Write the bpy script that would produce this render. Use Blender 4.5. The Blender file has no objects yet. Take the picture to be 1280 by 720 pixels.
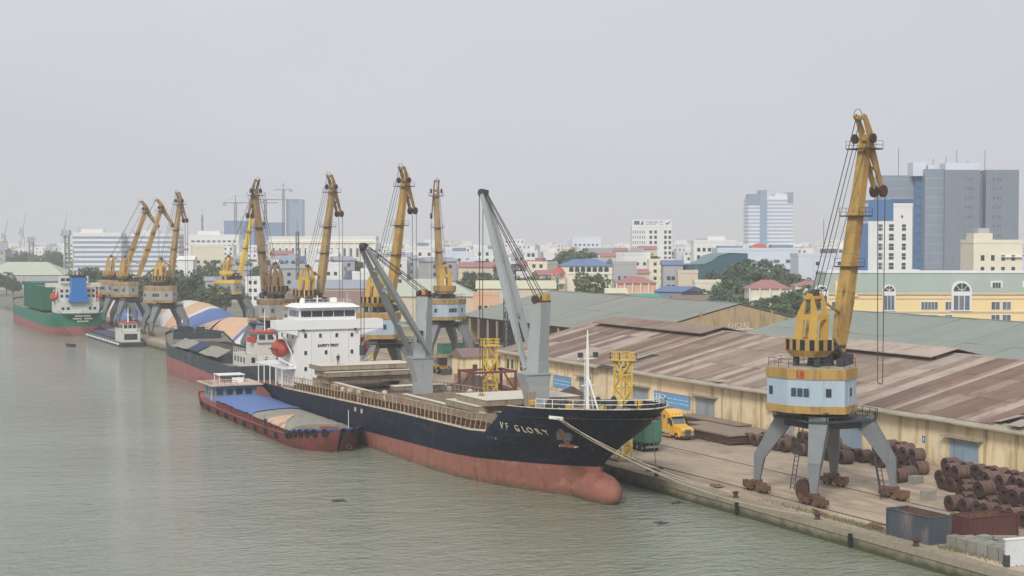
import bpy, math, random
from mathutils import Vector, Matrix
R = math.radians
scene = bpy.context.scene
COL = scene.collection
random.seed(11)

# ------------------------------------------------------------------ camera
# X runs from the river to the town, Y runs along the quay away from the bridge the camera stands on, z = 0 is the quay deck
HEAD, PITCH, EYE = R(25.378), R(1.821), 28.2
cam_d = bpy.data.cameras.new('camera')
cam_d.sensor_width = 36.0
cam_d.lens = 36.0 * 1950 / 1280
cam_d.clip_start, cam_d.clip_end = 1.0, 30000
cam = bpy.data.objects.new('camera', cam_d)
COL.objects.link(cam)
cam.location = (0, 0, EYE)
cam.rotation_euler = (R(90) - PITCH, 0, -HEAD)
scene.camera = cam

# ------------------------------------------------------------------ sky and sun (overcast)
SUN_EL, SUN_AZ = R(38), R(222)          # azimuth clockwise from +Y
w = bpy.data.worlds.new('World')
scene.world = w
w.use_nodes = True
nt = w.node_tree
nt.nodes.clear()
wo = nt.nodes.new('ShaderNodeOutputWorld')
bg = nt.nodes.new('ShaderNodeBackground')
sky = nt.nodes.new('ShaderNodeTexSky')
sky.sky_type = 'NISHITA'
sky.sun_disc = False
sky.sun_elevation = SUN_EL
sky.sun_rotation = SUN_AZ
sky.air_density, sky.dust_density, sky.ozone_density = 1.0, 6.0, 1.0
hs = nt.nodes.new('ShaderNodeHueSaturation')
hs.inputs['Saturation'].default_value = 0.25
mx = nt.nodes.new('ShaderNodeMix')
mx.data_type = 'RGBA'
mx.inputs['Factor'].default_value = 0.88       # closed cloud cover over the clear sky
mx.inputs['B'].default_value = (4.45, 4.58, 4.98, 1)
nt.links.new(sky.outputs[0], hs.inputs['Color'])
nt.links.new(hs.outputs[0], mx.inputs['A'])
wtc = nt.nodes.new('ShaderNodeTexCoord')
wmp = nt.nodes.new('ShaderNodeMapping')
wmp.inputs['Scale'].default_value = (1, 1, 3.5)
wno = nt.nodes.new('ShaderNodeTexNoise')
wno.inputs['Scale'].default_value = 2.2
wno.inputs['Detail'].default_value = 5
wmr = nt.nodes.new('ShaderNodeMapRange')
wmr.inputs['From Min'].default_value, wmr.inputs['From Max'].default_value = .3, .7
wmr.inputs['To Min'].default_value, wmr.inputs['To Max'].default_value = .95, 1.05
wsc = nt.nodes.new('ShaderNodeVectorMath')
wsc.operation = 'SCALE'
nt.links.new(wtc.outputs['Generated'], wmp.inputs['Vector'])
nt.links.new(wmp.outputs[0], wno.inputs['Vector'])
nt.links.new(wno.outputs['Fac'], wmr.inputs['Value'])
nt.links.new(mx.outputs['Result'], wsc.inputs[0])
nt.links.new(wmr.outputs[0], wsc.inputs['Scale'])
nt.links.new(wsc.outputs[0], bg.inputs['Color'])
bg.inputs['Strength'].default_value = 0.1
nt.links.new(bg.outputs[0], wo.inputs['Surface'])
sd = bpy.data.lights.new('sun', 'SUN')
sd.energy = 1.5
sd.angle = R(14)
sd.color = (1.0, 0.96, 0.90)
sun = bpy.data.objects.new('sun', sd)
COL.objects.link(sun)
sv = Vector((math.sin(SUN_AZ) * math.cos(SUN_EL), math.cos(SUN_AZ) * math.cos(SUN_EL), math.sin(SUN_EL)))
sun.rotation_euler = sv.to_track_quat('Z', 'Y').to_euler()
sun.location = (0, 0, 300)

scene.view_settings.view_transform = 'Standard'
scene.view_settings.look = 'None'
scene.view_settings.gamma = 1.0
scene.view_settings.exposure = 0.6
scene.view_settings.use_curve_mapping = False
scene.cycles.use_denoising = True
scene.cycles.max_bounces = 6
scene.cycles.volume_bounces = 3
scene.cycles.caustics_reflective = False
scene.cycles.caustics_refractive = False


# ------------------------------------------------------------------ helpers
def C(r, g, b, k=1.0):
    f = lambda c: ((c / 255.0 + 0.055) / 1.055) ** 2.4 if c > 10 else c / 255.0 / 12.92
    return (f(r) * k, f(g) * k, f(b) * k, 1.0)


def mat(name, col, rough=0.75, var=0.18, scale=0.6, col2=None, amount=0.5, scale2=0.35, streak=0.0, bump=0.0, bscale=8.0,
        metallic=0.0, rnd=0.0, wave=None, spec=0.35):
    """colour with broad blotches (var), a second colour in patches (col2: rust, dirt; streak > 0 drags it downwards), fine relief"""
    m = bpy.data.materials.new(name)
    m.use_nodes = True
    n, l = m.node_tree.nodes, m.node_tree.links
    b = n['Principled BSDF']
    b.inputs['Roughness'].default_value = rough
    b.inputs['Metallic'].default_value = metallic
    b.inputs['Specular IOR Level'].default_value = spec
    tc = n.new('ShaderNodeTexCoord')
    no = n.new('ShaderNodeTexNoise')
    no.inputs['Scale'].default_value = scale
    no.inputs['Detail'].default_value = 6
    no.inputs['Roughness'].default_value = 0.65
    l.new(tc.outputs['Object'], no.inputs['Vector'])
    mr = n.new('ShaderNodeMapRange')
    mr.inputs['From Min'].default_value, mr.inputs['From Max'].default_value = 0.25, 0.75
    mr.inputs['To Min'].default_value, mr.inputs['To Max'].default_value = 1 - var, 1 + var
    l.new(no.outputs['Fac'], mr.inputs['Value'])
    mu = n.new('ShaderNodeVectorMath')
    mu.operation = 'SCALE'
    mu.inputs[0].default_value = col[:3]
    l.new(mr.outputs[0], mu.inputs['Scale'])
    out = mu.outputs[0]
    if rnd:
        oi = n.new('ShaderNodeObjectInfo')
        mr2 = n.new('ShaderNodeMapRange')
        mr2.inputs['To Min'].default_value, mr2.inputs['To Max'].default_value = 1 - rnd, 1 + rnd
        l.new(oi.outputs['Random'], mr2.inputs['Value'])
        mu2 = n.new('ShaderNodeVectorMath')
        mu2.operation = 'SCALE'
        l.new(out, mu2.inputs[0])
        l.new(mr2.outputs[0], mu2.inputs['Scale'])
        out = mu2.outputs[0]
    if col2:
        mp = n.new('ShaderNodeMapping')
        mp.inputs['Scale'].default_value = (1, 1, 1.0 / (1 + streak * 8))
        no2 = n.new('ShaderNodeTexNoise')
        no2.inputs['Scale'].default_value = scale2
        no2.inputs['Detail'].default_value = 8
        no2.inputs['Roughness'].default_value = 0.7
        l.new(tc.outputs['Object'], mp.inputs['Vector'])
        if rnd:
            ad = n.new('ShaderNodeVectorMath')
            ad.operation = 'ADD'
            sc = n.new('ShaderNodeMath')
            sc.operation = 'MULTIPLY'
            sc.inputs[1].default_value = 97.0
            l.new(oi.outputs['Random'], sc.inputs[0])
            l.new(mp.outputs[0], ad.inputs[0])
            l.new(sc.outputs[0], ad.inputs[1])
            l.new(ad.outputs[0], no2.inputs['Vector'])
        else:
            l.new(mp.outputs[0], no2.inputs['Vector'])
        cr = n.new('ShaderNodeMapRange')
        c0 = 0.72 - 0.45 * amount
        cr.inputs['From Min'].default_value, cr.inputs['From Max'].default_value = c0, c0 + 0.16
        l.new(no2.outputs['Fac'], cr.inputs['Value'])
        mi = n.new('ShaderNodeMix')
        mi.data_type = 'RGBA'
        l.new(cr.outputs[0], mi.inputs['Factor'])
        l.new(out, mi.inputs['A'])
        mi.inputs['B'].default_value = col2
        out = mi.outputs['Result']
    l.new(out, b.inputs['Base Color'])
    h = None
    if bump:
        nb = n.new('ShaderNodeTexNoise')
        nb.inputs['Scale'].default_value = bscale
        nb.inputs['Detail'].default_value = 4
        l.new(tc.outputs['Object'], nb.inputs['Vector'])
        h = nb.outputs['Fac']
    if wave:
        wv = n.new('ShaderNodeTexWave')
        wv.bands_direction = wave[0]
        wv.inputs['Scale'].default_value = wave[1]
        wv.inputs['Distortion'].default_value = 0.2
        l.new(tc.outputs['Object'], wv.inputs['Vector'])
        h = wv.outputs['Fac']
    if h is not None:
        bp = n.new('ShaderNodeBump')
        bp.inputs['Strength'].default_value = bump or wave[2]
        bp.inputs['Distance'].default_value = 0.08
        l.new(h, bp.inputs['Height'])
        l.new(bp.outputs[0], b.inputs['Normal'])
    return m


class MB:
    """collects shapes for ONE mesh"""
    def __init__(s):
        s.v, s.f, s.m, s.cur = [], [], [], 0

    def add(s, vs, fs):
        o = len(s.v)
        s.v += [tuple(p) for p in vs]
        s.f += [tuple(i + o for i in f) for f in fs]
        s.m += [s.cur] * len(fs)
        return s

    def hexa(s, p):
        return s.add(p, [(3, 2, 1, 0), (4, 5, 6, 7), (0, 1, 5, 4), (1, 2, 6, 5), (2, 3, 7, 6), (3, 0, 4, 7)])

    def box(s, x0, x1, y0, y1, z0, z1, M=None):
        p = [Vector(q) for q in ((x0, y0, z0), (x1, y0, z0), (x1, y1, z0), (x0, y1, z0), (x0, y0, z1), (x1, y0, z1), (x1, y1, z1), (x0, y1, z1))]
        return s.hexa([M @ q for q in p] if M else p)

    def cbox(s, c, size, M=None):
        (x, y, z), (a, b, h) = c, size
        return s.box(x - a / 2, x + a / 2, y - b / 2, y + b / 2, z - h / 2, z + h / 2, M)

    def beam(s, p, q, w, h=None, w2=None, h2=None, up=(0, 0, 1)):
        p, q = Vector(p), Vector(q)
        h = w if h is None else h
        w2 = w if w2 is None else w2
        h2 = h if h2 is None else h2
        d = (q - p).normalized()
        x = d.cross(Vector(up))
        if x.length < 1e-4:
            x = d.cross(Vector((0, 1, 0)))
        x.normalize()
        y = x.cross(d)
        pts = []
        for c, a, b in ((p, w / 2, h / 2), (q, w2 / 2, h2 / 2)):
            pts += [c - x * a - y * b, c + x * a - y * b, c + x * a + y * b, c - x * a + y * b]
        return s.hexa(pts)

    def tube(s, pts, r, n=6, cap=True):
        pts = [Vector(p) for p in pts]
        rs = r if isinstance(r, (list, tuple)) else [r] * len(pts)
        rings = []
        for i, p in enumerate(pts):
            d = (pts[min(i + 1, len(pts) - 1)] - pts[max(i - 1, 0)]).normalized()
            x = d.cross(Vector((0, 0, 1)))
            if x.length < 1e-3:
                x = Vector((1, 0, 0))
            x.normalize()
            y = d.cross(x)
            rings.append([p + (x * math.cos(2 * math.pi * k / n) + y * math.sin(2 * math.pi * k / n)) * rs[i] for k in range(n)])
        fs = []
        for i in range(len(pts) - 1):
            for k in range(n):
                fs.append((i * n + k, i * n + (k + 1) % n, (i + 1) * n + (k + 1) % n, (i + 1) * n + k))
        if cap:
            fs.append(tuple(range(n))[::-1])
            fs.append(tuple((len(pts) - 1) * n + k for k in range(n)))
        return s.add([q for ring in rings for q in ring], fs)

    def lathe(s, prof, n=16, M=None):
        """prof: (radius, height) pairs turned about z"""
        vs = [Vector((r * math.cos(2 * math.pi * k / n), r * math.sin(2 * math.pi * k / n), z)) for r, z in prof for k in range(n)]
        if M:
            vs = [M @ q for q in vs]
        fs = [(i * n + k, i * n + (k + 1) % n, (i + 1) * n + (k + 1) % n, (i + 1) * n + k) for i in range(len(prof) - 1) for k in range(n)]
        fs += [tuple(range(n))[::-1], tuple((len(prof) - 1) * n + k for k in range(n))]
        return s.add(vs, fs)

    def prism(s, poly, z0, z1, M=None, poly2=None):
        n = len(poly)
        vs = [Vector((x, y, z0)) for x, y in poly] + [Vector((x, y, z1)) for x, y in (poly2 or poly)]
        if M:
            vs = [M @ q for q in vs]
        return s.add(vs, [tuple(range(n))[::-1], tuple(range(n, 2 * n))] + [(i, (i + 1) % n, n + (i + 1) % n, n + i) for i in range(n)])

    def quad(s, a, b, c, d):
        return s.add([a, b, c, d], [(0, 1, 2, 3)])

    def grid(s, rows, closed=False):
        n = len(rows[0])
        fs = []
        for i in range(len(rows) - 1):
            for k in range(n if closed else n - 1):
                fs.append((i * n + k, i * n + (k + 1) % n, (i + 1) * n + (k + 1) % n, (i + 1) * n + k))
        return s.add([p for r in rows for p in r], fs)

    def mesh(s, name, mats, smooth=False):
        me = bpy.data.meshes.new(name)
        me.from_pydata(s.v, [], s.f)
        for m in (mats if isinstance(mats, (list, tuple)) else [mats]):
            me.materials.append(m)
        if any(s.m):
            me.polygons.foreach_set('material_index', s.m)
        if smooth:
            me.polygons.foreach_set('use_smooth', [True] * len(s.f))
        me.update()
        return me

    def build(s, name, mats, parent=None, smooth=False, loc=None):
        return put(name, s.mesh(name, mats, smooth), parent, loc)


def put(name, me, parent=None, loc=None, rot=None, scale=None):
    o = bpy.data.objects.new(name, me)
    COL.objects.link(o)
    if parent:
        o.parent = parent
    if loc is not None:
        o.location = loc
    if rot is not None:
        o.rotation_euler = rot
    if scale is not None:
        o.scale = scale
    return o


def tag(o, label=None, cat=None, group=None, kind=None):
    for k, v in (('label', label), ('category', cat), ('group', group), ('kind', kind)):
        if v:
            o[k] = v
    return o


def thing(name, label, cat, loc=(0, 0, 0), rz=0.0, group=None):
    o = bpy.data.objects.new(name, None)
    COL.objects.link(o)
    o.location = loc
    o.rotation_euler = (0, 0, rz)
    o.empty_display_size = 0.5
    return tag(o, label, cat, group)


def copy_tree(o, parent=None):
    c = o.copy()
    COL.objects.link(c)
    c.parent = parent
    for ch in o.children:
        copy_tree(ch, c)
    return c


def text_mesh(name, txt, size, depth=0.03, bold=0.0):
    cu = bpy.data.curves.new('lettering', 'FONT')
    cu.body = txt
    cu.size = size
    cu.extrude = depth
    cu.offset = bold
    cu.align_x = 'CENTER'
    cu.resolution_u = 3
    t = bpy.data.objects.new('lettering', cu)
    COL.objects.link(t)
    dg = bpy.context.evaluated_depsgraph_get()
    me = bpy.data.meshes.new_from_object(t.evaluated_get(dg))
    bpy.data.objects.remove(t)
    bpy.data.curves.remove(cu)
    me.name = name
    return me


def lettering(txt, size, m, parent, loc, xdir, zdir=(0, 0, 1), name='lettering', sx=1.0, bold=0.0):
    me = text_mesh(name, txt, size, bold=bold)
    me.materials.clear()
    me.materials.append(m)
    x, y = Vector(xdir).normalized(), Vector(zdir).normalized()
    z = x.cross(y)
    M = Matrix((x * sx, y, z)).transposed().to_4x4()
    M.translation = Vector(loc)
    me.transform(M)
    return put(name, me, parent)


def T(x=0, y=0, z=0, rz=0.0):
    return Matrix.Translation((x, y, z)) @ Matrix.Rotation(rz, 4, 'Z')


# the town behind the port is laid out on a street grid turned by 25 degrees: u to the right, d away
GU = Vector((math.cos(HEAD), -math.sin(HEAD), 0))
GD = Vector((math.sin(HEAD), math.cos(HEAD), 0))


def town(u, d, z=0.0):
    p = GU * u + GD * d
    return (p.x, p.y, z)


# ------------------------------------------------------------------ materials
M = {}
def mm(key, *a, **k):
    M[key] = mat(key, *a, **k)
    return M[key]

RUST, RUSTD = C(108, 78, 60), C(74, 54, 46)
mm('crane_ochre', C(172, 140, 80), 0.7, 0.14, 0.5, col2=C(122, 92, 62), amount=0.46, scale2=0.55, streak=0.4)
mm('crane_tan', C(162, 136, 92), 0.65, 0.14, 0.5, col2=C(104, 72, 48), amount=0.5, scale2=0.5, streak=0.4)
mm('crane_brown', C(144, 120, 92), 0.7, 0.14, 0.5, col2=C(96, 66, 46), amount=0.5, scale2=0.5, streak=0.4)
mm('crane_yellow', C(188, 152, 74), 0.6, 0.12, 0.5, col2=C(138, 100, 60), amount=0.36, scale2=0.8, streak=0.3)
mm('bright_yellow', C(218, 184, 70), 0.5, 0.08, 0.5, col2=C(150, 104, 50), amount=0.22, scale2=1.0)
mm('crane_grey', C(116, 121, 124), 0.65, 0.14, 0.5, col2=C(100, 92, 80), amount=0.36, scale2=0.6, streak=0.5)
mm('crane_dark', C(66, 68, 72), 0.7, 0.2, 0.6, col2=C(84, 62, 48), amount=0.35)
mm('house_blue', C(166, 182, 196), 0.6, 0.08, 0.4, col2=C(128, 122, 112), amount=0.28, scale2=0.7, streak=0.6)
mm('house_grey', C(158, 158, 152), 0.7, 0.12, 0.4, col2=C(112, 92, 72), amount=0.4, scale2=0.7, streak=0.6)
mm('black', C(34, 34, 36), 0.7, 0.15)
mm('rope', C(74, 72, 70), 0.8, 0.1)
mm('rope_pale', C(176, 164, 146), 0.9, 0.1)
mm('window_dark', C(48, 58, 70), 0.2, 0.25, 0.3, rnd=0.35, spec=0.6)
mm('window_grey', C(96, 104, 116), 0.25, 0.2, 0.3, rnd=0.3, spec=0.6)
mm('rust', C(112, 84, 66), 0.85, 0.25, 0.9, col2=RUSTD, amount=0.45, scale2=1.2, bump=0.3, rnd=0.18)
mm('rust_dark', C(82, 58, 50), 0.85, 0.25, 0.9, col2=C(52, 40, 38), amount=0.45, scale2=1.2, bump=0.3, rnd=0.15)
mm('coil_side', C(108, 84, 75), 0.75, 0.2, 1.4, col2=C(86, 66, 60), amount=0.45, scale2=1.8, bump=0.2, rnd=0.22)
mm('coil_end', C(70, 52, 48), 0.85, 0.25, 2.0, col2=C(40, 34, 34), amount=0.45, scale2=2.0, bump=0.4, rnd=0.2)
mm('white', C(226, 228, 226), 0.5, 0.04, 0.3, col2=C(196, 188, 172), amount=0.22, scale2=0.5, streak=0.7)
mm('boat_white', C(204, 202, 194), .6, .08, .3, col2=C(160, 140, 116), amount=.34, scale2=.6, streak=.6)
mm('white_paint', C(232, 232, 228), 0.55, 0.05)
mm('cream_trim', C(202, 192, 170), 0.7, 0.12, 0.5, col2=C(150, 112, 82), amount=0.46, scale2=0.9, streak=0.3)
mm('rail_rusty', C(178, 160, 132), .8, .15, .6, col2=C(128, 92, 68), amount=.56, scale2=.9, streak=.3)
mm('navy', C(24, 33, 50), 0.55, 0.10, 0.25, spec=0.12, col2=C(46, 52, 64), amount=0.30, scale2=0.22, streak=0.0)
mm('boot_red', C(150, 98, 84), 0.75, 0.12, 0.3, col2=C(140, 82, 70), amount=0.42, scale2=0.5, streak=0.6)
mm('bulb_red', C(176, 104, 84), 0.75, 0.12, 0.3, col2=C(172, 128, 104), amount=0.42, scale2=0.4)
mm('hatch_side', C(150, 136, 118), 0.8, 0.12, 0.5, col2=C(112, 82, 62), amount=0.4, scale2=0.7, streak=0.8)
mm('hatch_top', C(210, 204, 188), 0.75, 0.07, 0.4, col2=C(176, 160, 138), amount=0.32, scale2=0.5)
mm('deck_red', C(132, 92, 76), 0.85, 0.15, 0.5, col2=C(104, 80, 66), amount=0.4)
mm('deck_grey', C(128, 122, 112), 0.85, 0.15, 0.5, col2=C(100, 84, 70), amount=0.4)
mm('ship_crane', C(158, 164, 164), 0.6, 0.07, 0.3, col2=C(140, 122, 100), amount=0.26, scale2=0.5, streak=0.7)
mm('orange_boat', C(172, 72, 58), 0.5, 0.10, 0.6, col2=C(214, 110, 84), amount=0.3)
mm('barge_red', C(122, 66, 62), 0.75, 0.14, 0.4, col2=C(100, 70, 62), amount=0.38, scale2=0.5, streak=0.6)
mm('barge_deck', C(150, 86, 74), 0.8, 0.15, 0.5, col2=C(184, 160, 148), amount=0.38, scale2=0.7)
mm('tarp_blue', C(88, 116, 172), 0.55, 0.08, 0.4, bump=0.35, bscale=1.4)
mm('tarp_orange', C(208, 170, 138), 0.6, 0.09, 0.3, bump=0.4, bscale=0.6)
mm('tarp_orange2', C(198, 162, 134), 0.6, 0.09, 0.3, bump=0.4, bscale=0.6)
mm('tarp_white', C(210, 206, 198), 0.6, 0.07, 0.3, bump=0.4, bscale=0.6)
mm('tarp_grey', C(148, 144, 132), 0.75, 0.1, 0.5, col2=C(122, 116, 104), amount=0.4, bump=0.3, bscale=1.2)
mm('tyre', C(36, 38, 44), 0.9, 0.15)
mm('blue_rope', C(52, 84, 150), 0.8, 0.15)
mm('coal', C(78, 70, 66), 0.95, 0.25, 0.5, bump=0.8, bscale=1.5)
mm('sand', C(164, 146, 122), 0.95, 0.15, 0.5, bump=0.6, bscale=1.5)
mm('hull_green', C(44, 118, 98), 0.6, 0.12, 0.2, col2=C(66, 110, 100), amount=0.35, scale2=0.3, streak=0.5)
mm('box_green', C(40, 104, 86), 0.6, 0.08, 0.3)
mm('funnel_blue', C(40, 112, 182), 0.5, 0.06)
mm('hull_slate', C(62, 70, 78), 0.6, 0.15, 0.2, col2=C(92, 98, 104), amount=0.4, scale2=0.3, streak=0.4)
mm('pale_red', C(156, 100, 98), 0.75, 0.12, 0.2, col2=C(150, 90, 88), amount=0.4, scale2=0.3, streak=0.6)
mm('wall_yellow', C(236, 218, 180), 0.9, 0.12, 0.25, col2=C(196, 174, 134), amount=0.5, scale2=0.6, streak=0.45, bump=0.2)
mm('wall_yellow_trim', C(196, 178, 140), 0.9, 0.14, 0.4, col2=C(120, 104, 84), amount=0.42, scale2=0.6, streak=0.5)
mm('fascia', C(168, 160, 142), 0.9, 0.14, 0.4, col2=C(120, 110, 96), amount=0.4, scale2=0.5)
mm('sheet_rust', C(151, 134, 119), 0.85, 0.18, 0.3, col2=C(130, 98, 86), amount=0.5, scale2=0.12, rnd=0.13, wave=('Y', 2.6, 0.25))
mm('sheet_red', C(129, 107, 94), 0.85, 0.18, 0.3, col2=C(118, 84, 74), amount=0.45, scale2=0.12, rnd=0.12, wave=('Y', 2.6, 0.25))
mm('sheet_pale', C(178, 162, 148), 0.85, 0.14, 0.3, col2=C(146, 122, 108), amount=0.45, scale2=0.2, rnd=0.10, wave=('Y', 2.6, 0.25))
mm('sheet_green', C(140, 144, 135), 0.75, 0.06, 0.15, col2=C(136, 144, 134), amount=0.4, scale2=0.08, rnd=0.05, wave=('Y', 2.0, 0.2))
mm('sheet_green2', C(138, 146, 137), 0.75, 0.06, 0.15, col2=C(130, 142, 130), amount=0.4, scale2=0.08, rnd=0.05, wave=('Y', 2.0, 0.2))
mm('gable_tan', C(178, 158, 124), 0.9, 0.14, 0.3, col2=C(134, 112, 84), amount=0.48, scale2=0.5, streak=0.6)
mm('steel_door', C(150, 158, 164), 0.7, 0.12, 0.6, col2=C(118, 116, 112), amount=0.42, scale2=1.0, streak=0.7)
mm('door_blue', C(138, 158, 174), 0.7, 0.12, 0.6, col2=C(120, 118, 116), amount=0.42, scale2=1.0, streak=0.7)
mm('banner_blue', C(100, 158, 206), 0.6, 0.05, 0.4, col2=C(132, 178, 214), amount=0.34, scale2=1.6)
mm('banner_text', C(196, 216, 230), 0.6, 0.05)
mm('concrete', C(166, 158, 142), 0.9, 0.14, 0.5, col2=C(120, 114, 98), amount=0.42, scale2=0.8, bump=0.3, rnd=0.10)
mm('block_grey', C(140, 139, 130), 0.9, 0.12, 0.8, col2=C(124, 122, 110), amount=0.42, scale2=1.3, bump=0.4, bscale=5, rnd=0.14)
mm('container_blue', C(74, 80, 89), 0.65, 0.14, 0.5, col2=C(122, 112, 106), amount=0.48, scale2=0.8, streak=0.5)
mm('container_red', C(94, 58, 55), 0.7, 0.15, 0.5, col2=C(84, 58, 54), amount=0.42, scale2=0.8, streak=0.5)
mm('container_green', C(66, 116, 98), 0.65, 0.12, 0.5, col2=C(50, 86, 78), amount=0.36, scale2=0.8, streak=0.5)
mm('truck_yellow', C(230, 176, 62), 0.35, 0.05, 0.5, spec=0.5)
mm('chrome', C(180, 186, 188), 0.3, 0.08, metallic=0.6)
mm('glass', C(90, 110, 122), 0.12, 0.1, spec=0.7)
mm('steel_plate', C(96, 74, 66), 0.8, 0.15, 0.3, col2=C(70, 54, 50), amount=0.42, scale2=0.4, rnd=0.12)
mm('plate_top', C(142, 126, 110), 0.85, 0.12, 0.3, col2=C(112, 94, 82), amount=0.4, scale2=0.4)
mm('t_white_faded', C(206, 196, 176), .9, .1)
mm('weed', C(122, 120, 86), 0.9, 0.3, 2.0)
mm('wood', C(140, 112, 84), 0.85, 0.2, 1.0, rnd=0.15)
mm('cloth_dark', C(50, 52, 58), 0.9, 0.1)
mm('cloth_blue', C(52, 66, 96), 0.9, 0.1)
mm('skin', C(176, 130, 104), 0.6, 0.05)
mm('helmet', C(220, 200, 90), 0.5, 0.05)
mm('red_paint', C(186, 74, 62), 0.6, 0.1)
mm('number_red', C(168, 62, 44), .7, .1)
mm('anchor_rust', C(112, 72, 60), .8, .2, 1.5)
mm('pocket', C(70, 74, 84), .8, .2)
mm('yellow_sign', C(214, 186, 40), 0.6, 0.1)
def overlay(key, col, zlo=None, zhi=None, scale=.5, stretch=(1, 1, 1), lo=.5, hi=.6, strength=1.0):
    """wear on a finished material: patches of col, dragged by stretch, optionally only around the height band zlo..zhi (world)"""
    m = M[key]
    n, l = m.node_tree.nodes, m.node_tree.links
    b = n['Principled BSDF']
    src = b.inputs['Base Color'].links[0].from_socket
    ge = n.new('ShaderNodeNewGeometry')
    mp = n.new('ShaderNodeMapping')
    mp.inputs['Scale'].default_value = stretch
    no = n.new('ShaderNodeTexNoise')
    no.inputs['Scale'].default_value = scale
    no.inputs['Detail'].default_value = 7
    no.inputs['Roughness'].default_value = .65
    l.new(ge.outputs['Position'], mp.inputs['Vector'])
    l.new(mp.outputs[0], no.inputs['Vector'])
    mr = n.new('ShaderNodeMapRange')
    mr.inputs['From Min'].default_value, mr.inputs['From Max'].default_value = lo, hi
    mr.inputs['To Max'].default_value = strength
    l.new(no.outputs['Fac'], mr.inputs['Value'])
    f = mr.outputs[0]
    if zlo is not None:
        sx = n.new('ShaderNodeSeparateXYZ')
        l.new(ge.outputs['Position'], sx.inputs[0])
        zr_ = n.new('ShaderNodeMapRange')
        zr_.inputs['From Min'].default_value, zr_.inputs['From Max'].default_value = zhi, zlo
        l.new(sx.outputs['Z'], zr_.inputs['Value'])
        mu = n.new('ShaderNodeMath')
        mu.operation = 'MULTIPLY'
        l.new(f, mu.inputs[0])
        l.new(zr_.outputs[0], mu.inputs[1])
        f = mu.outputs[0]
    mi = n.new('ShaderNodeMix')
    mi.data_type = 'RGBA'
    l.new(f, mi.inputs['Factor'])
    l.new(src, mi.inputs['A'])
    mi.inputs['B'].default_value = col
    l.new(mi.outputs['Result'], b.inputs['Base Color'])


overlay('navy', C(84, 88, 94), scale=.9, stretch=(1, .12, 1.6), lo=.56, hi=.7, strength=.4)          # long fender scuffs
overlay('navy', C(110, 80, 64), scale=1.3, stretch=(1, 1, .07), lo=.59, hi=.7, strength=.75)            # rust runs
overlay('boot_red', C(126, 76, 66), scale=1.0, stretch=(1, 1, .15), lo=.52, hi=.66, strength=.8)
overlay('boot_red', C(190, 140, 122), scale=.8, stretch=(1, .3, 1.2), lo=.58, hi=.7, strength=.6)
overlay('boot_red', C(92, 84, 62), -1.7, -.7, scale=1.4, stretch=(1, .5, 1), lo=.3, hi=.55, strength=1.0)   # scum at the waterline
overlay('bulb_red', C(120, 78, 62), scale=.9, stretch=(1, 1, .4), lo=.52, hi=.66, strength=.7)
overlay('bulb_red', C(92, 84, 62), -1.7, -.9, scale=1.4, lo=.3, hi=.55)
overlay('pale_red', C(120, 92, 84), -1.7, 0.0, scale=.9, stretch=(1, 1, .3), lo=.35, hi=.6, strength=.8)
overlay('barge_red', C(84, 62, 54), scale=1.2, stretch=(1, 1, .12), lo=.52, hi=.64, strength=.8)
overlay('barge_red', C(150, 120, 108), scale=1.0, stretch=(1, .15, 2.0), lo=.6, hi=.7, strength=.6)
overlay('white', C(168, 140, 112), scale=1.6, stretch=(1, 1, .06), lo=.63, hi=.74, strength=.6)
overlay('ship_crane', C(128, 98, 74), scale=1.4, stretch=(1, 1, .08), lo=.6, hi=.72, strength=.7)
overlay('crane_grey', C(112, 84, 64), scale=1.8, stretch=(1, 1, .12), lo=.6, hi=.72, strength=.75)
overlay('crane_ochre', C(84, 62, 46), scale=1.6, stretch=(1, 1, .15), lo=.58, hi=.7, strength=.8)
overlay('crane_tan', C(84, 62, 46), scale=1.6, stretch=(1, 1, .15), lo=.58, hi=.7, strength=.8)
overlay('house_blue', C(126, 104, 84), scale=2.2, stretch=(1, 1, .1), lo=.62, hi=.72, strength=.8)
overlay('wall_yellow', C(92, 82, 66), scale=.9, stretch=(1, 1, .16), lo=.6, hi=.74, strength=.6)          # black mould streaks
overlay('wall_yellow', C(132, 112, 86), 0.0, 1.6, scale=.6, lo=.35, hi=.65, strength=.6)                     # splash-back dirt
overlay('sheet_rust', C(104, 74, 60), scale=.5, stretch=(.12, 1, 1), lo=.56, hi=.7, strength=.7)
overlay('sheet_red', C(98, 70, 60), scale=.5, stretch=(.12, 1, 1), lo=.56, hi=.7, strength=.7)
overlay('sheet_pale', C(128, 102, 88), scale=.5, stretch=(.12, 1, 1), lo=.55, hi=.7, strength=.7)
overlay('hatch_side', C(92, 64, 50), scale=1.4, stretch=(1, 1, .1), lo=.56, hi=.7, strength=.8)
# ------------------------------------------------------------------ water, land, quay
WZ = -1.7


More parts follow.
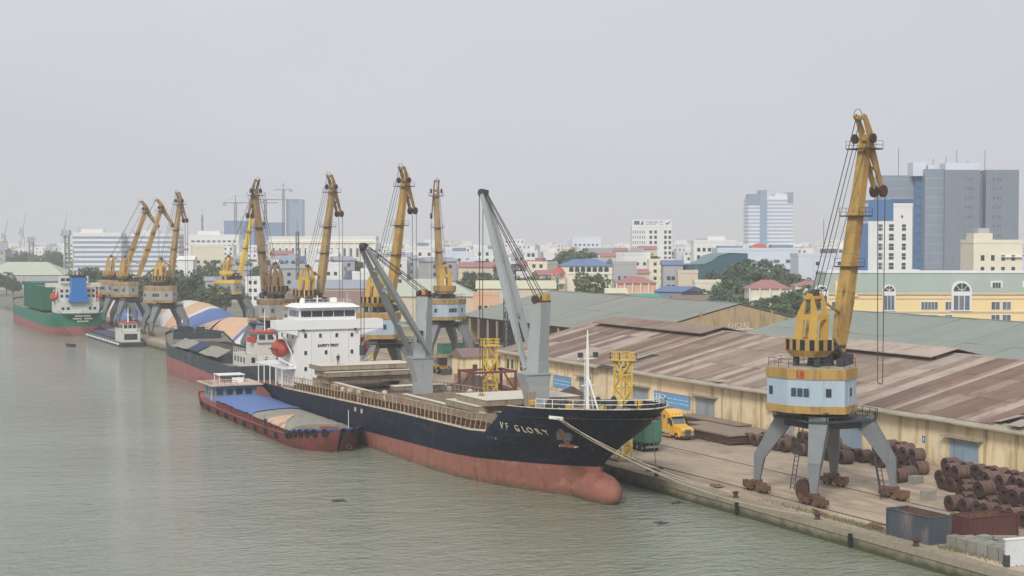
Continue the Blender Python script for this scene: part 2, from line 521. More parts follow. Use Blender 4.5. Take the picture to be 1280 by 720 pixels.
def water_material():
    m = bpy.data.materials.new('river_water')
    m.use_nodes = True
    n, l = m.node_tree.nodes, m.node_tree.links
    b = n['Principled BSDF']
    b.inputs['Roughness'].default_value = 0.05
    b.inputs['IOR'].default_value = 1.45
    ge = n.new('ShaderNodeNewGeometry')
    no = n.new('ShaderNodeTexNoise')
    no.inputs['Scale'].default_value = 0.012
    no.inputs['Detail'].default_value = 4
    l.new(ge.outputs['Position'], no.inputs['Vector'])
    mi = n.new('ShaderNodeMix')
    mi.data_type = 'RGBA'
    mi.inputs['A'].default_value = C(126, 130, 110)
    mi.inputs['B'].default_value = C(147, 153, 137)
    l.new(no.outputs['Fac'], mi.inputs['Factor'])
    l.new(mi.outputs['Result'], b.inputs['Base Color'])
    hsum = None
    for sc, wgt, rot, st in ((0.16, 0.9, 0.3, (1, 1.7, 1)), (0.5, 0.62, 0.7, (1, 1.9, 1)), (1.3, 0.36, 0.1, (1, 2.2, 1))):
        mp = n.new('ShaderNodeMapping')
        mp.inputs['Rotation'].default_value = (0, 0, HEAD + rot - 0.3)
        mp.inputs['Scale'].default_value = (st[0], st[1], 1)
        t = n.new('ShaderNodeTexNoise')
        t.inputs['Scale'].default_value = sc
        t.inputs['Detail'].default_value = 3
        t.inputs['Roughness'].default_value = 0.55
        l.new(ge.outputs['Position'], mp.inputs['Vector'])
        l.new(mp.outputs[0], t.inputs['Vector'])
        mu = n.new('ShaderNodeMath')
        mu.operation = 'MULTIPLY'
        mu.inputs[1].default_value = wgt
        l.new(t.outputs['Fac'], mu.inputs[0])
        if hsum is None:
            hsum = mu.outputs[0]
        else:
            ad = n.new('ShaderNodeMath')
            l.new(hsum, ad.inputs[0])
            l.new(mu.outputs[0], ad.inputs[1])
            hsum = ad.outputs[0]
    # gusts: patches of livelier and calmer ripples
    gu = n.new('ShaderNodeTexNoise')
    gu.inputs['Scale'].default_value = 0.02
    l.new(ge.outputs['Position'], gu.inputs['Vector'])
    gr = n.new('ShaderNodeMapRange')
    gr.inputs['From Min'].default_value, gr.inputs['From Max'].default_value = 0.35, 0.65
    gr.inputs['To Min'].default_value, gr.inputs['To Max'].default_value = 0.4, 1.0
    l.new(gu.outputs['Fac'], gr.inputs['Value'])
    bp = n.new('ShaderNodeBump')
    bp.inputs['Distance'].default_value = 0.62
    l.new(gr.outputs[0], bp.inputs['Strength'])
    l.new(hsum, bp.inputs['Height'])
    l.new(bp.outputs[0], b.inputs['Normal'])
    return m


def ground_material(name, a, bcol, ccol, tracks):
    m = mat(name, a, 0.92, 0.16, 0.06, col2=bcol, amount=0.5, scale2=0.05, bump=0.15, bscale=3)
    n, l = m.node_tree.nodes, m.node_tree.links
    b = n['Principled BSDF']
    src = b.inputs['Base Color'].links[0].from_socket
    tc = n.new('ShaderNodeTexCoord')
    mp = n.new('ShaderNodeMapping')
    mp.inputs['Scale'].default_value = (1, .11, 1)
    mp.inputs['Rotation'].default_value = (0, 0, .22)
    wv = n.new('ShaderNodeTexNoise')
    wv.inputs['Scale'].default_value = .55
    wv.inputs['Detail'].default_value = 6
    wv.inputs['Roughness'].default_value = .6
    wv.inputs['Distortion'].default_value = 1.1
    l.new(tc.outputs['Object'], mp.inputs['Vector'])
    l.new(mp.outputs[0], wv.inputs['Vector'])
    wr = n.new('ShaderNodeMapRange')
    wr.inputs['From Min'].default_value, wr.inputs['From Max'].default_value = .42, .62
    l.new(wv.outputs['Fac'], wr.inputs['Value'])
    no = n.new('ShaderNodeTexNoise')
    no.inputs['Scale'].default_value = 0.04
    l.new(tc.outputs['Object'], no.inputs['Vector'])
    mr = n.new('ShaderNodeMapRange')
    mr.inputs['From Min'].default_value, mr.inputs['From Max'].default_value = 0.32, 0.6
    mr.inputs['To Max'].default_value = tracks
    l.new(no.outputs['Fac'], mr.inputs['Value'])
    mu = n.new('ShaderNodeMath')
    mu.operation = 'MULTIPLY'
    l.new(wr.outputs[0], mu.inputs[0])
    l.new(mr.outputs[0], mu.inputs[1])
    mi = n.new('ShaderNodeMix')
    mi.data_type = 'RGBA'
    l.new(mu.outputs[0], mi.inputs['Factor'])
    l.new(src, mi.inputs['A'])
    mi.inputs['B'].default_value = ccol
    l.new(mi.outputs['Result'], b.inputs['Base Color'])
    return m


def quay_material():
    m = mat('quay_concrete', C(150, 140, 122), 0.92, 0.16, 0.4, col2=C(104, 96, 80), amount=0.46, scale2=0.5, streak=0.4, bump=0.3, bscale=4)
    n, l = m.node_tree.nodes, m.node_tree.links
    b = n['Principled BSDF']
    src = b.inputs['Base Color'].links[0].from_socket
    ge = n.new('ShaderNodeNewGeometry')
    sx = n.new('ShaderNodeSeparateXYZ')
    l.new(ge.outputs['Position'], sx.inputs[0])
    no = n.new('ShaderNodeTexNoise')
    no.inputs['Scale'].default_value = 0.6
    no.inputs['Detail'].default_value = 5
    l.new(ge.outputs['Position'], no.inputs['Vector'])
    ad = n.new('ShaderNodeMath')
    ad.operation = 'MULTIPLY_ADD'
    ad.inputs[1].default_value = 1.3
    l.new(no.outputs['Fac'], ad.inputs[0])
    l.new(sx.outputs['Z'], ad.inputs[2])
    mr = n.new('ShaderNodeMapRange')
    mr.inputs['From Min'].default_value, mr.inputs['From Max'].default_value = -0.1, -0.75
    l.new(ad.outputs[0], mr.inputs['Value'])
    mi = n.new('ShaderNodeMix')          # tide-line algae
    mi.data_type = 'RGBA'
    l.new(mr.outputs[0], mi.inputs['Factor'])
    l.new(src, mi.inputs['A'])
    mi.inputs['B'].default_value = C(74, 78, 54)
    l.new(mi.outputs['Result'], b.inputs['Base Color'])
    return m


wat = MB().quad((-4400, -250, WZ), (130, -250, WZ), (130, 4800, WZ), (-4400, 4800, WZ)).build('river', water_material())
tag(wat, kind='structure')
QX = 93.7
shore = [(QX + 1.1, -250), (QX + 1.1, 600), (QX - 6, 690), (QX - 60, 800), (QX - 190, 905), (QX - 420, 960), (-2500, 1120), (-4400, 1300),
         (-4400, 4800), (4400, 4800), (4400, -250)]
g = MB().prism(shore, -6, 0.0)
land = g.build('ground', ground_material('town_ground', C(128, 126, 112), C(104, 106, 90), C(150, 140, 122), 0.3))
tag(land, kind='structure')
M['apron'] = ground_material('apron_concrete', C(166, 150, 130), C(144, 130, 112), C(200, 180, 152), 0.8)
overlay('apron', C(108, 98, 87), scale=.16, stretch=(1, .5, 1), lo=.53, hi=.68, strength=.6)
overlay('apron', C(122, 114, 104), scale=.5, stretch=(1, .7, 1), lo=.56, hi=.64, strength=.5)
overlay('apron', C(96, 88, 80), scale=1.1, lo=.66, hi=.74, strength=.6)
overlay('apron', C(190, 172, 148), scale=1.4, stretch=(1, .12, 1), lo=.56, hi=.7, strength=.6)
ap = MB().box(QX + 1.1, 131.0, 40, 440, -0.3, 0.006).build('quay_apron', M['apron'])
tag(ap, kind='structure')
ya = MB().box(131.0, 176, 283, 470, -0.3, 0.006).build('yard', ground_material('yard_ground', C(150, 136, 116), C(124, 112, 96), C(182, 164, 138), 0.5))
tag(ya, kind='structure')
QM = quay_material()
qw = MB().box(QX + 0.12, QX + 1.3, -80, 600, -6, -0.62).build('quay_wall', QM)
tag(qw, 'weathered concrete quay wall with green algae along its waterline', 'quay wall')
rr = random.Random(5)
blockmesh = []
for k in range(5):      # coping blocks of slightly different wear
    j = lambda s=0.035: rr.uniform(-s, s)
    p = [(j(), 0.02, -0.62), (1.3, 0.02, -0.62), (1.3, 2.98, -0.62), (j(), 2.98, -0.62),
         (0.05 + j(), 0.03, 0.03 + j(.02)), (1.3, 0.03, 0.03), (1.3, 2.97, 0.03), (0.05 + j(), 2.97, 0.03 + j(.02))]
    blockmesh.append(MB().hexa(p).mesh('coping_block', QM))
for k in range(160):
    put('coping_block', rr.choice(blockmesh), qw, (QX - 0.02 + rr.uniform(-.025, .025), 80 + 3.0 * k, rr.uniform(-.015, .015)))
for y in (121, 140.6, 168):       # worn rubber fender strips
    MB().box(QX - 0.28, QX + 0.1, y, y + 0.35, -1.45, -0.25).build('fender', M['tyre'], qw)
for nm, x in (('rail', 98.7), ('rail', 109.2)):
    rl = MB()
    rl.box(x - 0.28, x + 0.28, 60, 600, -0.05, 0.014)
    rl.cur = 1
    rl.box(x - 0.05, x + 0.05, 60, 600, 0.0, 0.09)
    tag(rl.build(nm, [M['concrete'], M['rust']]), kind='structure')
for x in (135, 145.5):
    rl = MB()
    rl.box(x - 0.06, x + 0.06, 290, 620, 0.0, 0.09)
    tag(rl.build('rail', M['rust']), kind='structure')


def bollard(x, y, label):
    b = MB().lathe([(0.34, 0), (0.26, 0.08), (0.22, 0.42), (0.36, 0.5), (0.38, 0.6), (0.2, 0.68)], 12)
    tag(b.build('bollard', M['rust_dark'], loc=(x, y, 0.03), smooth=True), label, 'bollard', 'mooring bollards along the quay edge')


for y in (112.6, 127.5, 142.2, 159, 178, 198, 300):
    bollard(QX + 0.7, y, 'rusty mushroom bollard set in the quay edge')
# ------------------------------------------------------------------ warehouses
def sheet_mesh(cache, mats, w, L):
    key = (mats.name, w, L)
    if key not in cache:
        cache[key] = MB().box(0, L, 0.01, w - 0.01, 0, 0.05).mesh('roof_sheet', mats)
    return cache[key]


SHEETS = {}


def sheet_slope(parent, x0, z0, x1, z1, y0, y1, rows, chooser, rnd, skip=None, jit=0.02):
    """corrugated sheets laid side by side from eave (x0, z0) to ridge (x1, z1)"""
    ang = math.atan2(z1 - z0, x1 - x0)
    full = math.hypot(x1 - x0, z1 - z0)
    L = full / rows + 0.15
    y = y0
    while y < y1 - 0.3:
        wd = chooser('w', y, 0)
        wd = min(wd, round(y1 - y, 2))
        for r in range(rows):
            if skip and skip(y, r):
                continue
            m = chooser('m', y, r)
            me = sheet_mesh(SHEETS, M[m], wd, round(L, 2))
            s = r * full / rows
            put('roof_sheet', me, parent, (x0 + s * math.cos(ang), y, z0 + s * math.sin(ang) + 0.035 * r + rnd.uniform(0, jit)),
                (rnd.uniform(-.004, .004), -ang + rnd.uniform(-.003, .003), rnd.uniform(-.003, .003)))
        y += wd


wh = thing('warehouse', 'long yellow-walled warehouse with a rusty patched sheet roof beside the quay', 'warehouse', (0, 0, 0))
WX, RX, BX, EZ, RZ = 131.0, 154.0, 177.0, 6.0, 11.5
WY0, WY1 = 100.0, 281.5
MB().box(WX, WX + 0.4, WY0, WY1, 0, EZ - 0.1).build('front_wall', M['wall_yellow'], wh)
gw = lambda y: MB().prism([(WX + 0.4, 0), (BX, 0), (BX, EZ - .1), (RX, RZ - .15), (WX + 0.4, EZ - .1)], 0, 0.35, Matrix.Translation((0, y, 0)) @ Matrix.Rotation(R(90), 4, 'X'))
for y in (WY0 + 0.4, WY1):
    gw(y).build('gable_wall', M['wall_yellow'], wh)
MB().box(BX - 0.4, BX, WY0 + 0.4, WY1 - 0.4, 0, EZ - 0.1).build('rear_wall', M['wall_yellow'], wh)
u = MB()
u.hexa([(129.9, WY0 - .2, EZ - .25), (RX, WY0 - .2, RZ - .25), (RX, WY1 + .2, RZ - .25), (129.9, WY1 + .2, EZ - .25),
        (129.9, WY0 - .2, EZ - .12), (RX, WY0 - .2, RZ - .12), (RX, WY1 + .2, RZ - .12), (129.9, WY1 + .2, EZ - .12)])
u.build('dark_underlay', M['crane_dark'], wh)  # added dark sheet imitates the shade inside the holes of the roof
u = MB()
u.hexa([(RX, WY0 - .2, RZ - .2), (BX + .8, WY0 - .2, EZ - .2), (BX + .8, WY1 + .2, EZ - .2), (RX, WY1 + .2, RZ - .2),
        (RX, WY0 - .2, RZ), (BX + .8, WY0 - .2, EZ), (BX + .8, WY1 + .2, EZ), (RX, WY1 + .2, RZ)])
u.build('rear_roof', M['sheet_rust'], wh)
rw = random.Random(21)


roofcol = [0.0]


def choose_wh1(what, y, r):
    if what == 'w':
        roofcol[0] = rw.random()
        return rw.choice([1.0, 1.6, 2.2, 2.6])
    k = roofcol[0] if rw.random() < .82 else rw.random()
    if y > 232:
        return 'sheet_red' if k < 0.62 else ('sheet_pale' if k < 0.84 else 'sheet_rust')
    if y > 168:
        return 'sheet_rust' if k < 0.58 else ('sheet_pale' if k < 0.86 else 'sheet_red')
    return 'sheet_red' if k < 0.6 else ('sheet_rust' if k < 0.8 else 'sheet_pale')


sheet_slope(wh, 130.6, EZ + 0.12, RX, RZ + 0.02, WY0, WY1, 3, choose_wh1, rw,
            skip=lambda y, r: r == 0 and (232 < y < 233.8 or 138.5 < y < 141))
for k in range(30):       # eave edge strips
    y = WY0 + 6.05 * k
    if 231 < y < 236:
        continue
    e = MB().hexa([(129.5, 0, 5.62), (131.6, 0, 6.12), (131.6, 5.95, 6.12), (129.5, 5.95, 5.62), (129.5, 0, 5.82), (131.6, 0, 6.36), (131.6, 5.95, 6.36), (129.5, 5.95, 5.82)])
    o = e.build('eave_strip', M['fascia'], wh, loc=(0, y, rw.uniform(-.05, .05)))
    o.rotation_euler = (rw.uniform(-.008, .008), 0, 0)
for (x, y, z, rx, ry, rz, mk) in ((130.2, 230.6, 6.45, .03, -.12, .5, 'sheet_pale'), (131.5, 236.5, 6.9, .12, -.2, -.3, 'sheet_rust'),
                                  (130.0, 137.0, 6.4, .1, -.1, .35, 'sheet_pale'), (130.6, 141.0, 6.6, -.12, -.2, -.2, 'fascia'),
                                  (130.3, 133.5, 6.5, .05, -.1, .15, 'sheet_pale'), (130.3, 200.5, 6.3, .05, -.05, .25, 'fascia')):
    put('roof_sheet', sheet_mesh(SHEETS, M[mk], 1.6, 3.4), wh, (x, y, z), (rx, ry, rz))
MB().beam((RX, WY0, RZ + .12), (RX, WY1, RZ + .12), 0.9, 0.12).build('ridge_cap', M['sheet_pale'], wh)
for y0, y1 in ((236, 276.5), (175, 204)):      # raised ridge vents
    v = MB()
    v.box(RX - 3.6, RX + 3.6, y0 + .4, y1 - .4, RZ - 0.95, RZ + 0.12)
    va = v.build('ridge_vent', M['crane_dark'], wh)
    for sgn in (-1, 1):
        v = MB()
        a, b2 = RX + sgn * 4.9, RX
        v.hexa([(a, y0, RZ - .28), (b2, y0, RZ + .78), (b2, y1, RZ + .78), (a, y1, RZ - .28), (a, y0, RZ - .16), (b2, y0, RZ + .9), (b2, y1, RZ + .9), (a, y1, RZ - .16)])
        v.build('vent_roof', M['sheet_rust'] if y0 > 200 else M['sheet_pale'], va)
for k in range(36):
    y = WY0 + 2.0 + 5.2 * k
    if any(a - 0.6 < y < b + 0.1 for a, b in ((145, 150), (203.3, 208.6), (209.5, 222), (250, 259), (244, 248), (223.5, 228.6), (182.5, 188), (167, 172))):
        continue
    MB().box(WX - 0.14, WX + .05, y, y + 0.5, 0, EZ - 0.4).build('pilaster', M['wall_yellow_trim'], wh)
for y0, y1, h, mk in ((145.0, 150.0, 3.5, 'door_blue'), (203.3, 208.6, 3.3, 'steel_door'), (244.3, 247.6, 3.2, 'steel_door'), (223.5, 228.6, 3.2, 'steel_door'),
                      (182.6, 187.4, 3.4, 'steel_door'), (167.2, 171.8, 3.4, 'door_blue'), (125, 130, 3.4, 'door_blue'), (266, 270, 3.2, 'steel_door')):
    d = MB()
    for a, b2 in ((y0 - .18, y0), (y1, y1 + .18)):
        d.box(WX - 0.10, WX + .02, a, b2, 0, h + .18)
    d.box(WX - 0.10, WX + .02, y0, y1, h, h + .18)
    dd = d.build('door', M['wall_yellow_trim'], wh)
    ym = (y0 + y1) / 2
    for a, b2 in ((y0, ym - .03), (ym + .03, y1)):
        MB().box(WX - 0.06, WX + .015, a, b2, 0.05, h).build('door_leaf', M[mk], dd)
    MB().box(WX - 0.95, WX + .1, y0 - 0.9, y1 + 0.9, h + .32, h + .46).build('door_canopy', M['fascia'], dd)
for y in (262.0, 264.5, 271.5, 273.5, 275.5, 277.5):
    MB().box(WX - 0.05, WX + .02, y, y + 1.0, 2.6, 4.4).build('window', M['window_dark'], wh)
for y0, y1, z0, z1, lab in ((210.3, 221.4, 1.05, 3.15, 'long blue banner with faded pale text lines on the warehouse wall beside the yellow truck'),
                            (251.0, 258.1, 0.7, 2.85, 'short blue banner on the warehouse wall behind the forward deck crane')):
    t = thing('banner', lab, 'banner', (WX - 0.1, y0, z0))
    Wd, Hh = y1 - y0, z1 - z0
    MB().box(-0.02, 0.02, 0, Wd, 0, Hh).build('cloth', M['banner_blue'], t)
    MB().box(-0.05, 0.03, -.06, Wd + .06, Hh, Hh + .07).build('batten', M['red_paint'], t)
    for z in (0.28, 0.58):          # faded, unreadable rows of lettering
        y = Wd - .5
        rb = random.Random(int(y0) + int(z * 10))
        while y > 0.6:
            l = rb.uniform(0.3, 0.9)
            MB().box(-0.028, -0.02, max(y - l, .4), y, Hh * z, Hh * z + 0.16).build('faded_text', M['banner_text'], t)
            y -= l + rb.uniform(.12, .5)
s = MB().box(0, 0.05, 0, 0.55, 0, 0.8)
s.cur = 1
s.box(-0.004, 0, 0.18, 0.36, 0.15, 0.62)
tag(s.build('wall_sign', [M['funnel_blue'], M['white_paint']], loc=(WX - 0.08, 154.6, 2.5)), 'small blue and white sign on the yellow warehouse wall', 'sign')

# the two green-grey sheds behind
rg = random.Random(4)
for nm, lab, y0, y1, mk in (('storage_shed', 'green-grey roofed shed with the tan gable wall numbered 42', 300.0, 396.0, 'sheet_green'),
                            ('storage_shed', 'plain pale green roofed shed behind the rusty warehouse, before the mansard building', 150.0, 268.0, 'sheet_green2')):
    t = thing(nm, lab, 'shed', (0, 0, 0))
    x0, xr, x1, ez, rz = 172.0, 200.0, 228.0, 6.9, 13.3
    for a, b2 in ((x0, xr), (x1, xr)):
        MB().hexa([(a, y0, ez - .3), (b2, y0, rz - .3), (b2, y1, rz - .3), (a, y1, ez - .3), (a, y0, ez - .1), (b2, y0, rz - .1), (b2, y1, rz - .1), (a, y1, ez - .1)]).build('dark_underlay', M['crane_dark'], t)
    sheet_slope(t, x0 - .4, ez, xr, rz + .02, y0 - .3, y1 + .3, 2, lambda w_, y, r: 4.0 if w_ == 'w' else mk, rg, jit=0.015)
    MB().hexa([(xr, y0 - .3, rz - .05), (x1 + .4, y0 - .3, ez - .05), (x1 + .4, y1 + .3, ez - .05), (xr, y1 + .3, rz - .05),
               (xr, y0 - .3, rz + .06), (x1 + .4, y0 - .3, ez + .06), (x1 + .4, y1 + .3, ez + .06), (xr, y1 + .3, rz + .06)]).build('rear_roof', M[mk], t)
    MB().beam((xr, y0 - .3, rz + .14), (xr, y1 + .3, rz + .14), 0.7, 0.1).build('ridge_cap', M[mk], t)
    for y in (y0 + .3, y1 - .05):
        MB().prism([(x0, 0), (x1, 0), (x1, ez - .3), (xr, rz - .3), (x0, ez - .3)], 0, 0.3, Matrix.Translation((0, y, 0)) @ Matrix.Rotation(R(90), 4, 'X')).build('gable_wall', M['gable_tan'], t)
    MB().box(x1 - .3, x1, y0 + .3, y1 - .35, 0, ez - .3).build('rear_wall', M['gable_tan'], t)
    if y0 > 280:
        for k in range(17):
            y = y0 + 1 + 5.9 * k
            MB().box(x0 - .1, x0 + .35, y, y + .45, 0, ez - .4).build('column', M['concrete'], t)
        MB().box(x0 + 14, x0 + 14.3, y0 + .4, y1 - .4, 0, 8.6).build('inner_wall', M['gable_tan'], t)
        MB().box(178, 222, y0 - 2.6, y0 - .1, 7.0, 7.25).build('lean_to_roof', M['fascia'], t)
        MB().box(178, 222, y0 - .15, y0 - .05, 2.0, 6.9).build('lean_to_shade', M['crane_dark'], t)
        for px in (189.2, 208.5, 178.5, 219):
            MB().box(px, px + .6, y0 - .25, y0, 7.3, 9.6 + (2.0 if 185 < px < 215 else 0)).build('pilaster', M['gable_tan'], t)
        lettering('KHO 42', 1.7, M['t_white_faded'], t, (199.6, y0 - .12, 7.75), (1, 0, 0), bold=0.03)
        MB().box(195.6, 203.6, y0 - .16, y0 - .02, 7.34, 7.52).build('painted_line', M['white_paint'], t)
    else:
        MB().box(x0, x0 + .3, y0 + .3, y1 - .35, 0, ez - .3).build('front_wall', M['gable_tan'], t)


# ------------------------------------------------------------------ portal cranes
def ring(n, rx, ry, z, a0=0.0):
    return [Vector((rx * math.cos(a0 + 2 * math.pi * k / n), ry * math.sin(a0 + 2 * math.pi * k / n), z)) for k in range(n)]


def railing(mb, pts, h=1.0, step=1.5, r=0.025, closed=False):
    pts = [Vector(p) for p in pts]
    segs = list(zip(pts, pts[1:] + ([pts[0]] if closed else [])))
    if not closed:
        segs = segs[:len(pts) - 1]
    for a, b in segs:
        for z in (h, h * .5):
            mb.beam(a + Vector((0, 0, z)), b + Vector((0, 0, z)), r * 2)
        n = max(1, int((b - a).length / step))
        for k in range(n + 1):
            p = a.lerp(b, k / n)
            mb.beam(p, p + Vector((0, 0, h)), r * 2)


def ladder(mb, p, q, w=0.6, n=12, r=0.04, side=(0, 1, 0)):
    p, q, s = Vector(p), Vector(q), Vector(side) * w / 2
    mb.beam(p - s, q - s, r * 2)
    mb.beam(p + s, q + s, r * 2)
    for k in range(n):
        a = p.lerp(q, (k + .5) / n)
        mb.beam(a - s, a + s, r * 1.4)


def portal_crane(label, loc, heading, paint, house, number=None, leg_m='crane_grey', rope_to=12.0, reach=4.6, fold=.62, detail=True, group='portal cranes along the quay', striped=True):
    """loc: middle of the portal on the rails; heading: compass degrees of the jib from +Y towards +X"""
    t = thing('portal_crane', label, 'crane', loc, 0.0, group)
    A = M[paint]
    for sx in (-1, 1):
        for sy in (-1, 1):
            L = MB()
            foot, knee, top = Vector((5.25 * sx, 5.25 * sy, 1.25)), Vector((5.0 * sx, 5.0 * sy, 4.4)), Vector((2.9 * sx, 3.0 * sy, 8.6))
            L.beam(foot, knee, 0.7, 0.65, 1.35, 1.2, up=(sx, sy, 0.2))
            L.beam(knee - Vector((0, 0, .25)), top, 1.35, 1.2, 2.1, 1.9, up=(sx, sy, 0.2))
            lg = L.build('leg', M[leg_m], t)
            B = MB()
            B.box(-0.35, 0.35, -1.5, 1.5, 0.78, 1.12, T(5.25 * sx, 5.25 * sy))
            B.box(-0.45, 0.45, -0.45, 0.45, 1.1, 1.4, T(5.25 * sx, 5.25 * sy))
            for e in (-1.25, 1.25):
                B.box(-0.5, 0.5, -0.75, 0.75, 0.32, 0.86, T(5.25 * sx, 5.25 * sy + e * .98))
                B.box(0.3 * sx - .3, 0.3 * sx + .3, -0.3, 0.3, 0.5, 1.15, T(5.25 * sx, 5.25 * sy + e * 1.35))
            bo = B.build('bogie', M['rust'], t)
            for e in (-1.7, -.78, .78, 1.7):
                wm = MB().lathe([(0.3, -.12), (.34, -.1), (.34, .1), (.3, .12)], 12, T(5.25 * sx, 5.25 * sy + e, 0.36) @ Matrix.Rotation(R(90), 4, 'Y'))
                wm.build('wheel', M['rust_dark'], bo)
    pl = MB()
    poly = [(4.6, -3.2), (4.6, 3.2), (3.2, 4.6), (-3.2, 4.6), (-4.6, 3.2), (-4.6, -3.2), (-3.2, -4.6), (3.2, -4.6)]
    pl.prism([(x * .8, y * .8) for x, y in poly], 7.7, 8.5)
    pl.prism(poly, 8.5, 8.72)
    po = pl.build('portal_platform', M['crane_dark'], t)
    rl = MB()
    railing(rl, [(x, y, 8.72) for x, y in poly], 0.9, 1.2, 0.03, True)
    rl.build('railing', M['crane_dark'], po)
    MB().lathe([(2.5, 8.72), (2.5, 9.1), (2.9, 9.15), (2.9, 9.5)], 24).build('slewing_ring', M['crane_dark'], t)
    ld = MB()
    ladder(ld, (-5.3, -1.4, 1.2), (-4.0, -1.4, 8.7), 0.7, 16)
    ld.build('ladder', M['crane_dark'], t)
    ld = MB()
    ladder(ld, (4.2, -4.9, 0.1), (3.4, -3.4, 8.7), 0.7, 16, side=(1, 0, 0))
    railing(ld, [(3.85, -4.9, .2), (3.05, -3.4, 8.7)], .8, 1.4, .03)
    ld.build('ladder', M['crane_dark'], t)
    cr = MB().lathe([(1.15, -.25), (1.15, -.15), (.5, -.15), (.5, .15), (1.15, .15), (1.15, .25)], 18, T(-5.4, -3.6, 1.5) @ Matrix.Rotation(R(90), 4, 'Y'))
    cr.build('cable_reel', M['rust_dark'], t)
    # ---- slewing part, local x' = jib direction
    hd = R(90 - heading)
    S = Matrix.Rotation(hd, 4, 'Z') @ T(-.8)
    V = lambda x, y, z: S @ Vector((x, y, z))
    plan = [(-5.0, 1.4), (-5.0, -1.4), (-3.4, -4.4), (0.2, -4.4), (2.2, -2.4), (2.2, 2.4), (0.2, 4.4), (-3.4, 4.4)]
    Va = lambda x, y, z: S @ Vector((x - 1.2, y, z))
    Sa = S @ T(-1.2)
    Sj, S = S, S @ T(-1.4) @ Matrix.Rotation(R(18), 4, 'Z') @ T(1.4)
    hm = MB()
    hm.prism(plan, 10.3, 13.15, S)
    ho = hm.build('machine_house', M[house], t)
    b = MB()
    b.prism([((x + 1.4) * 1.03 - 1.4, y * 1.025) for x, y in plan], 9.5, 10.3, S)
    b.build('lower_band', A, ho)
    b = MB()
    b.prism([((x + 1.4) * 1.03 - 1.4, y * 1.025) for x, y in plan], 13.15, 14.25, S)
    b.build('upper_band', A, ho)
    MB().prism([((x + 1.4) * .985 - 1.4, y * .985) for x, y in plan], 14.25, 14.33, S).build('house_roof', M['fascia'], ho)
    for i in range(8):
        p, q = Vector(plan[i]), Vector(plan[(i + 1) % 8])
        ln = (q - p).length
        d = (q - p) / ln
        nrm = Vector((-d.y, d.x)) if Vector((-d.y, d.x)).dot((p + q) / 2 + Vector((1.4, 0))) > 0 else Vector((d.y, -d.x))
        spots = {0: (.25, .5, .75), 1: (.5, ), 7: (.2,), 2: (.5,), 6: (.5,), 4: (.3, .7)}.get(i, ())
        for f in spots:
            c = p.lerp(q, f)
            wm = MB()
            Mx = S @ Matrix.Translation((c.x, c.y, 11.75)) @ Matrix.Rotation(math.atan2(d.y, d.x), 4, 'Z')
            sg = 1 if (Matrix.Rotation(math.atan2(d.y, d.x), 2) @ Vector((0, 1))).dot(nrm) > 0 else -1
            wm.box(-.29, .29, min(0, sg * .05), max(0, sg * .05), -.45, .45, Mx)
            wm.build('window', M['window_dark'], ho)
        if detail:
            nn = int(ln / 0.95)
            sm = MB()
            for k in range(1, nn):
                c = p.lerp(q, k / nn) + nrm * .02
                sm.cbox((0, 0, 0), (.06, .05, 2.8), S @ Matrix.Translation((c.x, c.y, 11.72)) @ Matrix.Rotation(math.atan2(d.y, d.x), 4, 'Z'))
            if nn > 1:
                sm.build('panel_seam', M[house], ho)
    if number:
        xd = S.to_3x3() @ Vector((0, -1, 0))
        lettering(number, 1.05, M['number_red'], t, S @ Vector((-5.15, 0.0, 13.32)), xd, name='number', bold=0.03)
    rl = MB()
    railing(rl, [S @ Vector((x * .97, y * .97, 14.33)) for x, y in plan], 0.9, 1.6, 0.02, True)
    rl.build('roof_railing', M['crane_dark'], t)
    S = Sj
    # machinery between house roof and superstructure
    mc = MB()
    mc.lathe([(1.5, 14.3), (1.3, 15.6), (1.1, 16.4)], 16, S)
    for (x, y, z, a, bb, c) in ((-2.4, 1.4, 14.9, .5, .5, 1.4), (-2.4, -1.4, 14.9, .5, .5, 1.4), (1.8, 1.8, 15.0, 1.6, .5, 1.1), (2.2, -1.8, 15.0, 1.4, .8, 1.2), (0.4, -2.5, 14.8, .9, .7, .8), (3.0, 0, 15.1, .8, 2.6, .7)):
        mc.cbox((x, y, z), (a, bb, c), S)
    for y in (-1.7, 1.7):
        mc.beam(V(2.6, y, 14.4), V(.4, y * .8, 17.2), .3, .3)
        mc.beam(V(1.2, y, 14.4), V(2.9, y * .7, 15.6), .3, .3)
    mc.cbox((0.2, 0, 16.35), (4.0, 3.4, .35), S)
    mc.build('slewing_frame', M['crane_dark'], t)
    # striped counterweight
    cw = MB()
    pl2 = [(-1.2, -2.7), (-1.2, 2.7), (-3.4, 2.2), (-3.9, 0), (-3.4, -2.2)]
    cw.prism([(x * .75 - .5, y * .7) for x, y in pl2], 15.4, 16.15, S, poly2=pl2)
    cw.prism(pl2, 16.15, 17.3, S)
    co = cw.build('counterweight', A, t)
    if striped:
        ring_pts = [(-1.2, 2.7), (-3.4, 2.2), (-3.9, 0), (-3.4, -2.2), (-1.2, -2.7)]
        for i in range(4):
            p, q = Vector(ring_pts[i]), Vector(ring_pts[i + 1])
            nn = 2
            for k in range(nn):
                a, c = p.lerp(q, (k + .25) / nn), p.lerp(q, (k + .75) / nn)
                n2 = Vector(((q - p).y, -(q - p).x)).normalized()
                if n2.dot((p + q) / 2) < 0:
                    n2 = -n2
                st = MB()
                e = n2 * .03
                lo, hi = 16.16, 17.29
                st.hexa([V(a.x, a.y, lo), V(c.x, c.y, lo), V(c.x + e.x, c.y + e.y, lo), V(a.x + e.x, a.y + e.y, lo),
                         V(a.x, a.y, hi), V(c.x, c.y, hi), V(c.x + e.x, c.y + e.y, hi), V(a.x + e.x, a.y + e.y, hi)])
                st.build('stripe', M['black'], co)
